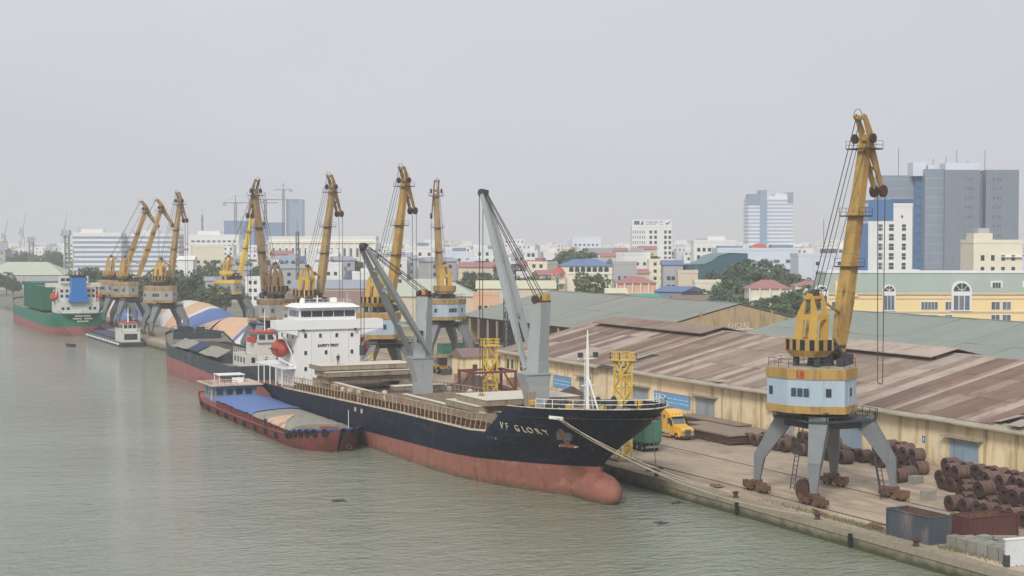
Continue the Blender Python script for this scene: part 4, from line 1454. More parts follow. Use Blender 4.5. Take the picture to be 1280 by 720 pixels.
# name on the bow, letter by letter along the plating
ny = 165.2
for ch, adv in (('V', 1.3), ('F', 2.3), ('G', 1.45), ('L', 1.15), ('O', 1.45), ('R', 1.3), ('Y', 1.2)):
    zl = 5.95
    yc = ny - .5
    tl = Vector((hx(yc - .4, zl + .5) - hx(yc + .4, zl + .5), -.8, 0)).normalized()
    upv = Vector((hx(yc, zl + 1) - hx(yc, zl), 0, 1.0)).normalized()
    lettering(ch, 1.2, M['cream_trim'], ship, (hx(yc, zl, .16), yc, zl), tl, upv, name='name_letter', sx=1.05)
    ny -= adv * .82


def sag(p, q, s, n=10):
    p, q = Vector(p), Vector(q)
    return [p.lerp(q, k / n) - Vector((0, 0, s * 4 * (k / n) * (1 - k / n))) for k in range(n + 1)]


rr2 = [((fair.x - .1, fair.y - .4, fair.z), (QX + .7, 142.2, .4), .9), ((fair.x - .1, fair.y + .2, fair.z), (QX + .7, 142.2, .5), 1.3),
       ((hx(153.6, 8.3, .1), 153.6, 8.2), (QX + .7, 127.5, .4), 2.0), ((CL + 1.0, 146.2, 9.3), (QX + .7, 159, .4), .3)]
for (a, b, s) in rr2:
    tag(MB().tube(sag(a, b, s), .05, 5).build('mooring_rope', M['rope_pale']), 'pale mooring rope from the black bow to a quay bollard', 'rope', 'mooring ropes at the bow')


def deck_crane(y, heading, luff, length, sp=1.55, fx=.9):
    """ship's crane: pedestal (part) with flange, house, twin-leg jib and ropes (sub-parts); heading math degrees from +X"""
    c = MB()
    zb = ztop(y)
    secs = [(1.2, zb, 0), (1.2, zb + 3.2, 0), (1.25, zb + 5.2, 0), (1.4, zb + 6.6, 0)]
    pr = []
    for h, z, o in secs:
        pr.append([(CL - h * .95 - (.0 if z < zb + 3 else (z - zb - 3) * .25), y - h * .9, z), (CL + h * .95, y - h * .9, z), (CL + h * .95, y + h * .9, z), (CL - h * .95 - (.0 if z < zb + 3 else (z - zb - 3) * .25), y + h * .9, z)])
    c.grid(pr, True)
    zf = zb + 6.6
    c.box(CL - 2.1, CL + 1.4, y - 1.4, y + 1.4, zf + .001, zf + .18)
    pe = c.build('deck_crane_pedestal', M['ship_crane'], ship)
    hd = R(heading)
    S = T(CL, y, 0, hd)
    h = MB()
    h.prism([(-1.1, -1.0), (1.1, -1.0), (1.1, 1.0), (-1.1, 1.0)], zf + .18, zf + 1.5, S)
    h.prism([(-1.0, -.9), (.95, -.9), (.95, .9), (-1.0, .9)], zf + 1.5, zf + 8.9, S, poly2=[(-1.5, -.85), (.1, -.85), (.1, .85), (-1.5, .85)])
    h.build('crane_house', M['ship_crane'], pe)
    MB().prism([(.3, -.45), (.98, -.45), (.98, .45), (.3, .45)], zf + 2.3, zf + 4.0, S).build('cab_window', M['window_dark'], pe)
    g = MB()
    for yy in (-.8, .8):
        g.lathe([(.5, -.2), (.5, .2)], 12, S @ T(-.4, yy, zf + 9.25) @ Matrix.Rotation(R(90), 4, 'X'))
    g.prism([(-1.5, -.9), (.1, -.9), (.1, .9), (-1.5, .9)], zf + 8.9, zf + 9.1, S)
    g.build('winch_sheave', M['rust_dark'], pe)
    g = MB()
    g.prism([(-1.5, -.8), (-.8, -.8), (-.8, 0), (-1.5, 0)], zf + 9.1, zf + 9.9, S)
    g.build('winch_guard', M['crane_yellow'], pe)
    lu = R(luff)
    foot, tip = Vector((fx, 0, zf + .7)), Vector((fx + length * math.cos(lu), 0, zf + .7 + length * math.sin(lu)))
    j = MB()
    upv = S.to_3x3() @ Vector((-math.sin(lu), 0, math.cos(lu)))
    for yy in (-sp, sp):
        a, q = Vector((foot.x, yy, foot.z)), Vector((tip.x, yy * .3, tip.z))
        mid = a.lerp(q, .45)
        j.beam(S @ a, S @ mid, .5, .45, .62, .95, up=upv)
        j.beam(S @ mid, S @ q, .62, .95, .4, .6, up=upv)
    for f in (.3, .62, .8):
        yy = lerp(sp, sp * .3, f)
        p = foot.lerp(tip, f)
        j.beam(S @ Vector((p.x, -yy, p.z)), S @ Vector((p.x, yy, p.z)), .35, .5)
    if luff > 45:      # web plate of the upper jib
        p0, p1 = foot.lerp(tip, .3), foot.lerp(tip, .98)
        y0_, y1_ = lerp(sp, sp * .3, .3), sp * .32
        j.hexa([S @ Vector(q) for q in ((p0.x, -y0_, p0.z), (p0.x, y0_, p0.z), (p1.x, y1_, p1.z), (p1.x, -y1_, p1.z),
                                        (p0.x + .1, -y0_, p0.z + .12), (p0.x + .1, y0_, p0.z + .12), (p1.x + .1, y1_, p1.z + .12), (p1.x + .1, -y1_, p1.z + .12))])
    j.build('crane_jib', M['ship_crane'], pe)
    hdm = MB()
    hdm.cbox((tip.x, 0, tip.z + .1), (.8, .9, .9), S)
    hdm.lathe([(.5, -.35), (.5, .35)], 12, S @ T(tip.x + .3, 0, tip.z + .2) @ Matrix.Rotation(R(90), 4, 'X'))
    hdm.build('jib_head', M['crane_dark'], pe)
    r = MB()
    for yy in (-.9, -.4, .4, .9):
        r.beam(S @ Vector((-.4, yy, zf + 9.6)), S @ Vector((tip.x, yy * .4, tip.z + .4)), .08)
    for yy in (-.35, .35):
        zc = zf + 3 if luff < 45 else zb + 3.5
        r.beam(S @ Vector((tip.x + .5, yy, tip.z)), S @ Vector((tip.x + .5, yy * .6, zc)), .07)
    r.build('crane_rope', M['rope'], pe)
    hk = MB()
    hk.cbox((tip.x + .5, 0, (zf + 3 if luff < 45 else zb + 3.5) - .7), (.5, .7, 1.4), S)
    hk.build('hook_block', M['crane_dark'] if luff < 45 else M['crane_yellow'], pe)


deck_crane(172.2, 113, 70, 23.0, sp=1.0, fx=1.0)
deck_crane(209.6, 221, 43, 22.5)
person('worker in dark clothes standing on the stacked hatch covers', (80.6, 234.0, 8.24), R(160), 'cloth_dark', 'cloth_blue')

# ------------------------------------------------------------------ red barge alongside
bg_ = thing('river_barge', 'low maroon river barge with blue and grey covered hold beside the black ship', 'barge', (71.4, 208.5, WZ), R(-1.5))
BL, BH = 70.0, 5.3


def bhalf(y, z):
    h = BH * pw(y, [(-2.6, .03), (-2.0, .30), (-.5, .58), (2, .82), (5, .95), (9, 1), (60, 1), (66, .9), (70, .7)])
    return h * pw(z, [(-1, .82), (.3, .95), (1.2, 1.0), (3, 1.02)])


btop = lambda y: pw(y, [(-2.6, 3.2), (3, 2.7), (8, 1.75), (30, 1.35), (58, 1.3), (66, 1.9), (70, 2.3)])
bys = [-2.6, -2.2, -1.4, -.4, 1, 3, 5, 7, 9, 15, 22, 30, 38, 46, 54, 60, 64, 67, 69, 70]
m = MB()
rows = []
for v in range(6):
    st = []
    for y in bys:
        z = lerp(-1, btop(y), v / 5)
        rake = pw(z, [(-1, 2.2), (2.5, 0.0)]) * max(0, 1 - (y + 2.6) / 9) - .0
        st.append((-bhalf(y, z), y + rake, z))
    rows.append(st)
m.grid(rows)
m.grid([[(-x, y, z) for x, y, z in r] for r in rows])
for (a, b) in zip(rows, rows[1:]):
    p, q = a[-1], b[-1]
    m.quad(p, (-p[0], p[1], p[2]), (-q[0], q[1], q[2]), q)
m.build('hull', M['barge_red'], bg_, smooth=True)
m = MB()
m.grid([[(-bhalf(y, 1) + .05, y, btop(y) - .25), (bhalf(y, 1) - .05, y, btop(y) - .25)] for y in bys[1:]])
m.build('deck', M['barge_deck'], bg_)
m = MB()
for s in (-1, 1):
    for a, b in zip(bys[6:-1], bys[7:]):
        m.beam((s * (bhalf(a, 1.3) + .03), a, btop(a) - .02), (s * (bhalf(b, 1.3) + .03), b, btop(b) - .02), .22, .16)
m.build('gunwale', M['barge_red'], bg_)
m = MB()
hz0, hz1 = 1.1, 2.25
for s in (-1, 1):
    m.box(s * 4.0 - .12, s * 4.0 + .12, 8.5, 55, hz0, hz1)
m.box(-4, 4, 8.3, 8.55, hz0, hz1 + .2)
m.box(-4, 4, 54.9, 55.1, hz0, hz1)
for k in range(19):
    m.box(-4.3, -4.12, 9 + 2.5 * k, 9.2 + 2.5 * k, hz0, hz1 - .1)
m.build('hold_coaming', M['barge_red'], bg_)
for (y0, y1, mk, nm, lift) in ((29.0, 55.5, 'tarp_blue', 'blue_tarpaulin', .12), (7.6, 29.2, 'tarp_grey', 'grey_tarpaulin', 0)):
    m = MB()
    rows = []
    n = 14
    for i in range(n + 1):
        y = lerp(y0, y1, i / n)
        row = []
        for k in range(11):
            a = math.pi * (k / 10)
            x = -4.45 * math.cos(a)
            wob = .07 * math.sin(y * 1.3 + x * .7) + .05 * math.sin(y * 2.9)
            ends = .55 if (i == n and nm[0] == 'b') else 1.0
            row.append((x, y, hz1 - .15 + lift + .85 * math.sin(a) ** .7 * ends + wob))
        rows.append(row)
    m.grid(rows)
    if nm[0] == 'g':
        m.add(rows[0], [tuple(range(11))])
    else:
        m.add(rows[-1], [tuple(range(10, -1, -1))])
    m.build(nm, M[mk], bg_, smooth=True)
m = MB()       # orange patch on the cover
rows = []
for i in range(5):
    y = lerp(10.5, 20, i / 4)
    rows.append([(-4.45 * math.cos(math.pi * k / 10), y, hz1 - .08 + .85 * math.sin(math.pi * k / 10) ** .7 + .07 * math.sin(y * 1.3)) for k in range(0, 2 + i)] +
                [(-4.45 * math.cos(math.pi * (1 + i) / 10), y, hz1 - .08 + .85 * math.sin(math.pi * (1 + i) / 10) ** .7)] * (4 - i))
m.grid(rows)
m.build('cover_patch', M['tarp_orange'], bg_, smooth=True)
m = MB()
m.box(-3.6, 3.6, 57.5, 66, 1.3, 4.3)
ca = m.build('cabin', mm('cabin_blue', C(120, 146, 170), 0.6, 0.12, 0.5, col2=C(150, 150, 150), amount=0.35), bg_)
for x in (-2.9, -1.2, .5, 2.2):
    MB().box(x - .55, x + .55, 57.42, 57.52, 2.7, 3.7).build('window', M['window_dark'], ca)
MB().box(-2.6, -1.2, 57.38, 57.45, 1.5, 2.5).build('red_panel', M['red_paint'], ca)
for y in (59, 61.5, 64):
    MB().box(-3.68, -3.58, y, y + .9, 2.4, 3.6).build('window', M['window_dark'], ca)
MB().box(-3.68, -3.57, 60.2, 61.1, 1.5, 3.6).build('door', M['cream_trim'], ca)
m = MB()
m.box(-4.7, 4.7, 56.4, 67.2, 4.3, 4.5)
ro = m.build('cabin_roof', mm('roof_cream', C(206, 186, 168), 0.8, 0.1, 0.5, col2=C(176, 130, 116), amount=0.35), bg_)
m = MB()
railing(m, [(-4.4, 66.8, 4.5), (-4.4, 57, 4.5), (0, 57, 4.5)], .7, 1.1, .03)
m.build('roof_railing', M['barge_red'], ro)
m = MB()
m.box(-2.2, 2.6, 61.5, 65.5, 5.7, 5.82)
for x, y in ((-2, 61.7), (2.4, 61.7), (-2, 65.3), (2.4, 65.3)):
    m.beam((x, y, 4.5), (x, y, 5.7), .1)
m.build('awning', M['white_paint'], ro)
MB().box(.2, 2.0, 60.4, 61.4, 4.5, 5.3).build('roof_tank', M['white_paint'], ro)
tm = MB().lathe([(.28, -.13), (.5, -.13), (.56, 0), (.5, .13), (.28, .13), (.28, -.13)], 14).mesh('tyre', M['tyre'], True)
for k in range(15):
    f = k / 14
    y = pw(f, [(0, 6.5), (.28, 1.0), (.42, -1.5), (.5, -2.6), (.58, -1.5), (.72, 1.0), (1, 6.5)])
    s = -1 if f < .5 else 1
    x = s * (bhalf(y, 2.5) + .12)
    ang = math.atan2(1, 0) if abs(y) < -1 else (math.atan2(y + 5.5, x) if f not in (.5,) else R(-90))
    put('tyre_fender', tm, bg_, (x, y - .1, btop(y) - .25), (R(90), 0, math.atan2(y - 5, x * 1.4) + R(90)))
m = MB()
bp_ = [(s * (bhalf(y, 2.5) + .02), y - .06, btop(y) + .05) for s, y in [(-1, q) for q in (7, 4, 1, -1, -2.1)] + [(1, q) for q in (-2.1, -1, 1, 4, 7)]]
m.tube(bp_, .2, 6)
m.build('bow_fender_rope', M['blue_rope'], bg_)
for y in (12, 18, 24, 31, 37, 43, 49, 56, 61):
    put('tyre_fender', tm, bg_, (-bhalf(y, 1) - .14, y, btop(y) - .5), (0, R(90), 0))
for s in (-.9, 1.0):
    m = MB()
    yb = -.6
    m.beam((s * 1.6 - .3, yb - 1.1, 1.2), (s * 1.6 - .6, yb - 1.3, .6), .16)
    m.beam((s * 1.6 - .3, yb - 1.1, 1.2), (s * 1.6 + .2, yb - 1.4, .6), .16)
    m.beam((s * 1.6 - .5, yb - 1.3, .5), (s * 1.6 + .3, yb - 1.4, .5), .16)
    m.build('anchor', M['rust_dark'], bg_)
MB().tube([(3.2, 4, 2.4), (3.2, 4, 5.2)], .05).build('jack_staff', M['white_paint'], bg_)
for (x, y, a, b, c) in ((-.6, 3.0, 1.4, .9, .7), (1.2, 4.2, .9, .8, .6), (-2.0, 5.2, .7, .9, .6)):
    MB().cbox((x, y, btop(y) + c / 2 - .2), (a, b, c)).build('deck_winch', M['barge_deck'], bg_)
person('deckhand in dark clothes walking along the side deck of the maroon barge', (66.9, 228, WZ + 1.2), R(190), 'cloth_dark', 'cloth_dark')
# ------------------------------------------------------------------ other vessels
def simple_hull(root, names, mats, cx, y0, y1, hb, zk, zr, ztopf, bow_len, stern_taper=.85):
    """bow towards +Y when y1 > y0; two parts: topside above zr and bottom below"""
    sg = 1 if y1 > y0 else -1
    L = abs(y1 - y0)
    for nm, mk, lo, hi in ((names[0], mats[0], 1, 0), (names[1], mats[1], 0, 0)):
        m = MB()
        rows = []
        for v in range(5):
            row = []
            for k in range(21):
                f = k / 20
                s = f * L
                zt = ztopf(f)
                z = lerp(zr(f), zt, v / 4) if lo else lerp(zk, zr(f), v / 4)
                rake = (zt - z) * .55 * max(0, (f - .8) / .2)
                d = L - s
                h = hb * math.sin(math.pi / 2 * min(1, max(d, 0) / bow_len)) ** pw(z, [(zk, 1.0), (6, .6)])
                if f < .12:
                    h *= 1 - (1 - f / .12) ** 2 * pw(z, [(zk, 1.0), (1.0, stern_taper * .5), (4, .12)])
                row.append((cx - h, y0 + sg * (s - rake), z))
            rows.append(row)
        m.grid(rows)
        m.grid([[(2 * cx - x, y, z) for x, y, z in r] for r in rows])
        for a, b in zip(rows, rows[1:]):
            p, q = a[0], b[0]
            m.quad(p, (2 * cx - p[0], p[1], p[2]), (2 * cx - q[0], q[1], q[2]), q)
        m.build(nm, M[mk], root, smooth=True)
    m = MB()
    rows = []
    for k in range(20):
        f = k / 20
        d = L - f * L
        h = hb * math.sin(math.pi / 2 * min(1, d / bow_len)) ** .6 - .1
        if f < .12:
            h *= 1 - (1 - f / .12) ** 2 * .12
        rows.append([(cx - max(h, .05), y0 + sg * f * L, ztopf(f) - .5), (cx + max(h, .05), y0 + sg * f * L, ztopf(f) - .5)])
    m.grid(rows)
    m.build('deck', M['deck_grey'], root)


t = thing('bulk_vessel', 'dark slate and faded red cargo vessel loaded with grey cargo, moored behind the white bridge', 'ship', (0, 0, 0))
simple_hull(t, ('hull_topside', 'hull_bottom'), ('hull_slate', 'pale_red'), 86.0, 281, 356, 7.4, -4, lambda f: lerp(.6, 2.6, f), lambda f: pw(f, [(0, 4.6), (.12, 3.8), (.78, 4.6), (.84, 5.0), (.87, 7.0), (1, 7.6)]), 12)
m = MB()
for x0, x1 in ((80.4, 80.8), (91.2, 91.6)):
    m.box(x0, x1, 302, 342, 3.6, 5.2)
m.box(80.8, 91.2, 341.6, 342, 3.6, 5.2)
m.box(80.8, 91.2, 302, 302.4, 3.6, 5.2)
m.build('hatch_coaming', M['hull_slate'], t)
m = MB()
rows = []
for i in range(12):
    y = 302.5 + 39 * i / 11
    rows.append([(80.8 + 10.4 * k / 8, y, 4.4 + 1.1 * math.sin(math.pi * k / 8) + .25 * math.sin(y * .9 + k)) for k in range(9)])
m.grid(rows)
m.build('cargo_heap', M['coal'], t, smooth=True)
for i, (y0, y1, lift) in enumerate(((303, 318, 0), (319, 327, .2), (328, 341, .1))):
    m = MB()
    rows = []
    for k in range(7):
        y = lerp(y0, y1, k / 6)
        rows.append([(79.2 + 2.9 * j / 4, y, 4.6 + 1.5 * (j / 4) + lift + .08 * math.sin(y * 2 + j)) for j in range(5)])
    m.grid(rows)
    m.build('hold_tarpaulin', M['tarp_grey'] if i != 1 else M['cloth_blue'], t, smooth=True)
m = MB()
m.box(80.6, 91.4, 346.0, 346.3, 4.4, 7.2)
m.build('forecastle_bulkhead', M['hull_slate'], t)
for x, y, a, b, c in ((84, 350, 2.4, 1.2, 1.4), (87.6, 349.5, 1.8, 1.2, 1.2), (86, 352.5, 1.0, 1.0, 1.0)):
    MB().cbox((x, y, 7.0 + c / 2), (a, b, c)).build('windlass', M['crane_dark'], t)
m = MB()
railing(m, [(80.5, 345.5, 7.1), (80.7, 349, 7.2), (83, 353.5, 7.3), (86, 355.3, 7.4), (89, 353.5, 7.3), (91.3, 349, 7.2)], 1, 1.5, .04)
m.build('bow_railing', M['crane_grey'], t)
m = MB()
m.box(80.8, 91.2, 288, 297, 3.6, 6.2)
m.box(83.0, 89.6, 289.5, 295.5, 6.2, 8.3)
sp = m.build('superstructure', M['boat_white'], t)
m = MB()
m.box(83.4, 88.6, 289, 294.4, 8.3, 10.2)
whx = m.build('wheelhouse', M['boat_white'], t)
MB().box(82.9, 89.1, 288.6, 294.9, 10.2, 10.4).build('wheelhouse_roof', M['red_paint'], whx)
for k in range(4):
    MB().box(83.32, 83.42, 289.4 + 1.25 * k, 290.3 + 1.25 * k, 8.9, 9.8).build('window', M['window_dark'], whx)
for k in range(3):
    MB().box(83.7 + 1.7 * k, 84.9 + 1.7 * k, 288.92, 289.02, 8.9, 9.8).build('window', M['window_dark'], whx)
for k in range(4):
    MB().box(80.72, 80.82, 288.6 + 2.1 * k, 289.4 + 2.1 * k, 4.6, 5.6).build('porthole', M['window_dark'], sp)
    MB().box(81.9 + 2.4 * k, 82.6 + 2.4 * k, 287.92, 288.02, 4.6, 5.6).build('porthole', M['window_dark'], sp)
m = MB()
railing(m, [(80.9, 296.8, 6.2), (80.9, 288.2, 6.2), (91.1, 288.2, 6.2)], 1, 1.3, .04)
railing(m, [(83.1, 295.3, 8.3), (83.1, 289.7, 8.3), (89.5, 289.7, 8.3)], 1, 1.3, .04)
m.build('railing', M['boat_white'], t)
m = MB()
m.tube([(86, 293, 10.3), (86, 293, 14.5)], [.14, .06])
m.beam((85, 293, 13), (87, 293, 13), .1)
m.build('mast', M['white_paint'], t)
MB().lathe([(1.0, 6.8), (.9, 11)], 12, T(89.2, 286.9, 0)).build('funnel', M['red_paint'], t)
for x, c in ((82.6, 'red_paint'), (89.0, 'red_paint')):
    MB().cbox((x, 290.5, 8.9), (1.2, 1.8, 1.0)).build('deck_locker', M[c], t)

t = thing('container_ship', 'green and red ship with a blue funnel, moored at the far end of the quay', 'ship', (0, 0, 0))
simple_hull(t, ('hull_topside', 'hull_bottom'), ('hull_green', 'pale_red'), 85.4, 489, 592, 8.3, -4, lambda f: pw(f, [(0, 1.2), (.1, .6), (1, 1.6)]), lambda f: pw(f, [(0, 5.1), (.2, 4.6), (.8, 4.8), (.9, 6.8), (1, 7.4)]), 16)
# overhanging counter stern with its name
m = MB()
pl = [(77.8, 497), (78.6, 490.2), (81, 486.6), (85.4, 485.6), (89.8, 486.6), (92.2, 490.2), (93.0, 497)]
m.prism([(lerp(85.4, x, .62), lerp(497, y, .35)) for x, y in pl], .6, 5.15, None, poly2=pl)
m.build('counter_stern', M['hull_green'], t)
for z, n, wd_ in ((4.35, 8, .42), (3.55, 9, .5), (2.75, 6, .42)):       # three lines too far off to read
    for k in range(n):
        if n == 9 and k == 4:
            continue
        x = 85.4 + (k - (n - 1) / 2) * (wd_ + .16)
        MB().box(x - wd_ / 2, x + wd_ / 2, 485.3, 485.52 + abs(x - 85.4) * .12, z, z + .38).build('faded_letter', M['cream_trim'], t)
m = MB()
m.box(79.2, 91.6, 492, 504, 5.1, 8.6)
m.box(79.8, 91.0, 494, 504, 8.6, 13.0)
m.box(77.2, 93.6, 500, 504, 13.0, 14.2)
m.box(81.2, 89.6, 499, 504, 14.2, 16.4)
sp = m.build('superstructure', M['boat_white'], t)
for z in (6.6, 10.4, 12.0):
    for x in (80.6, 82.2, 88.8, 90.2):
        MB().box(x - .4, x + .4, (491.9 if z < 8 else 493.9), (492.02 if z < 8 else 494.02), z - .4, z + .4).build('porthole', M['window_dark'], sp)
for x in (81.8, 83.4, 87.0, 88.6):
    MB().box(x - .6, x + .6, 498.9, 499.02, 14.9, 15.8).build('window', M['window_dark'], sp)
m = MB()
m.box(83.2, 87.4, 490.6, 494.8, 8.6, 16.2)
m.hexa([(82.2, 490.4, 8.6), (88.4, 490.4, 8.6), (88.4, 495, 8.6), (82.2, 495, 8.6), (83.1, 490.5, 11.5), (87.5, 490.5, 11.5), (87.5, 494.9, 11.5), (83.1, 494.9, 11.5)])
fu = m.build('funnel', M['funnel_blue'], t)
MB().box(83.1, 87.5, 490.5, 494.9, 16.2, 16.9).build('funnel_cap', M['black'], fu)
m = MB()
m.tube([(85.4, 501, 16.4), (85.4, 501, 25.5)], [.2, .08])
for z, l in ((19.5, 1.5), (21.5, 1.8), (23.5, .9)):
    m.beam((85.4 - l, 501, z), (85.4 + l, 501, z), .14)
m.build('radar_mast', M['cream_trim'], t)
m = MB()
railing(m, [(78.9, 497, 5.1), (79.6, 491, 5.1), (85.4, 486.2, 5.1), (91.2, 491, 5.1), (92, 497, 5.1)], 1, 1.3, .05)
railing(m, [(79.3, 503, 8.6), (79.3, 492.2, 8.6), (91.5, 492.2, 8.6), (91.5, 503, 8.6)], 1, 1.3, .05)
m.build('railing', M['white_paint'], t)
MB().tube([(82, 583, 6), (82, 583, 15)], [.3, .1]).build('foremast', M['crane_yellow'], t)
for i, (y0, y1, zt) in enumerate(((520, 537, 12.8), (538, 560, 13.4))):
    m = MB()
    m.box(78.6, 92.2, y0, y1, 5.0, zt)
    for k in range(int((y1 - y0) / 1.5)):
        m.box(78.48, 78.6, y0 + .4 + 1.5 * k, y0 + .9 + 1.5 * k, 5.1, zt - .1)
    for k in range(8):
        m.box(79.2 + 1.7 * k, 79.6 + 1.7 * k, y0 - .12, y0, 5.1, zt - .1)
    m.build('cargo_housing', M['box_green'], t)
for x, lab in ((79.0, 'red enclosed lifeboat on the river side of the green ship'), (92.0, 'red enclosed lifeboat on the quay side of the green ship')):
    q = thing('lifeboat', lab, 'lifeboat', (x, 497, 10.0))
    MB().lathe([(.1, -3.0), (1.0, -2.4), (1.4, -1), (1.45, .8), (1.1, 2.2), (.1, 2.9)], 12, Matrix.Rotation(R(-90), 4, 'X')).build('hull', M['orange_boat'], q, smooth=True)
    MB().box(-.6, .6, -1.4, .8, 1.0, 1.8).build('cabin', M['orange_boat'], q)
    MB().beam((x, 494.6, 8.6), (x, 494.6, 12), .25).build('davit', M['white_paint'], t)
    MB().beam((x, 499.6, 8.6), (x, 499.6, 12), .25).build('davit', M['white_paint'], t)

t = thing('work_barge', 'small flat cargo boat with white wheelhouse moored beside the two close cranes', 'boat', (89.4, 432, WZ))
m = MB()
pl = [(-3.2, 0), (3.2, 0), (3.4, 6), (3.4, 48), (2.4, 55), (0, 57.5), (-2.4, 55), (-3.4, 48), (-3.4, 6)]
m.prism([(x * .9, y * .98 + .6) for x, y in pl], -1, 1.15, None, poly2=pl)
m.build('hull', M['hull_slate'], t)
MB().prism([(x * .95, y * .985 + .4) for x, y in pl], 1.16, 1.3).build('deck', M['deck_grey'], t)
m = MB()
m.box(-2.6, 2.6, 14, 50, 1.3, 2.1)
m.build('covered_hold', mm('purple_cover', C(74, 74, 96), 0.7, 0.12, 0.3), t)
for k in range(12):
    MB().box(-3.52, -3.36, 2 + 4.2 * k, 4.8 + 4.2 * k, .55, 1.05).build('white_fender_board', M['white_paint'], t)
m = MB()
m.box(-2.6, 2.6, 2.5, 11, 1.3, 4.0)
m.box(-1.9, 1.9, 3.5, 8.5, 4.0, 6.4)
sp = m.build('wheelhouse', M['boat_white'], t)
MB().box(-2.1, 2.1, 3.2, 8.8, 6.4, 6.6).build('roof', M['red_paint'], sp)
MB().box(-1.8, 1.8, 2.42, 2.52, 1.9, 3.5).build('door', M['window_dark'], sp)
for x in (-1.2, 0, 1.2):
    MB().box(x - .45, x + .45, 3.42, 3.52, 5.0, 6.0).build('window', M['window_dark'], sp)
for y in (4.2, 5.6, 7):
    MB().box(-1.98, -1.88, y, y + .9, 5.0, 6.0).build('window', M['window_dark'], sp)
m = MB()
m.tube([(0, 6, 6.6), (0, 6, 11)], [.22, .07])
m.beam((-.9, 6, 8.6), (.9, 6, 8.6), .12)
railing(m, [(-2.5, 10.9, 4), (-2.5, 2.6, 4), (2.5, 2.6, 4)], .9, 1.2, .04)
m.build('mast', M['white_paint'], t)

t = thing('rowing_boat', 'tiny dark open boat alone on the water near the green ship', 'boat', (74.4, 442, WZ), R(15))
m = MB()
rows = []
for v in (0, 1):
    rows.append([(s * lerp(.55, .85, v) * w, y * lerp(.9, 1, v), lerp(-.2, .55, v) + .25 * (abs(y) / 3) ** 2 * v) for s, y, w in
                 [(-1, -2.2, .8), (-1, 0, 1), (-1, 2, .7), (0, 3.0, 1), (1, 2, .7), (1, 0, 1), (1, -2.2, .8)]])
m.grid(rows, True)
m.add(rows[0], [tuple(range(7))])
m.build('hull', M['crane_dark'], t)
for y in (-1.2, .6):
    MB().box(-.75, .75, y - .15, y + .15, .3, .36).build('thwart', M['wood'], t)
MB().cbox((0, -.4, .55), (.9, .8, .5)).build('net_pile', M['coal'], t)

rd = random.Random(9)
for (x, y, lab) in ((95.2 - 3.2, 150.5, 'small dark clump of driftwood floating off the red bulb'), (84.0, 140.5, 'tiny floating weed clump in open water before the bow'), (58.0, 168.0, 'tiny floating scrap drifting alone on the river')):
    m = MB()
    for k in range(7):
        m.cbox((rd.uniform(-.8, .8), rd.uniform(-.4, .4), rd.uniform(-.02, .08)), (rd.uniform(.3, 1.0), rd.uniform(.1, .3), .12), Matrix.Rotation(rd.uniform(0, 3), 4, 'Z'))
    tag(m.build('driftwood', M['coal'], loc=(x, y, WZ + .02)), lab, 'driftwood')

# ------------------------------------------------------------------ tarpaulin-covered cargo heaps
def tarp_heap(label, cx, cy, lx, ly, h, splits, seed):
    """ridge-shaped heap, its cover made of separate tarpaulins laid along Y"""
    t = thing('covered_heap', label, 'heap', (cx, cy, 0), 0, 'tarpaulin covered heaps on the quay')
    rs = random.Random(seed)
    ph = [rs.uniform(0, 6) for _ in range(6)]

    def z(u, v):            # u across, v along, both -1..1
        p = max(0, 1 - abs(u) ** 1.7) * max(0, 1 - abs(v) ** 3.2)
        return h * p ** .8 * (1 + .10 * math.sin(3.1 * v + ph[0]) + .07 * math.sin(5 * u + 2 * v + ph[1])) + .12 * math.sin(9 * u + ph[2]) * math.sin(11 * v + ph[3]) * p
    for (v0, v1, skew, mk) in splits:
        m = MB()
        rows = []
        for i in range(9):
            row = []
            for k in range(25):
                u = -1 + 2 * k / 24
                v = max(-1, min(1, lerp(v0, v1, i / 8) + skew * u))
                row.append((u * lx, v * ly, z(u, v) + .02 + (.03 if i in (0, 8) else 0)))
            rows.append(row)
        m.grid(rows)
        m.build('tarpaulin', M[mk], t, smooth=True)
    return t


tarp_heap('long cargo heap under orange and white tarpaulins behind the dark vessel', 119.5, 424, 10.5, 38, 5.6,
          ((-1.2, -.62, .12, 'tarp_orange2'), (-.62, -.36, .22, 'tarp_white'), (-.36, -.3, .2, 'tarp_blue'), (-.3, .35, .2, 'tarp_orange'), (.35, .7, .12, 'tarp_orange2'), (.7, 1.2, .12, 'tarp_white')), 3)
tarp_heap('farther cargo heap under orange and bright blue tarpaulins', 125, 508, 12, 42, 6.6,
          ((-1.2, -.5, .15, 'tarp_blue'), (-.5, -.42, .15, 'tarp_white'), (-.42, -.1, .15, 'tarp_orange'), (-.1, .3, .15, 'tarp_white'), (.3, .75, .15, 'tarp_orange'), (.75, 1.2, .15, 'tarp_white')), 4)
tarp_heap('low cargo heap under orange and blue sheets between the legs of the cranes', 117.5, 578, 9.0, 30, 6.6,
          ((-1.2, -.5, .1, 'tarp_blue'), (-.5, -.1, .1, 'tarp_orange'), (-.1, .4, .1, 'tarp_white'), (.4, 1.2, .1, 'tarp_orange')), 6)


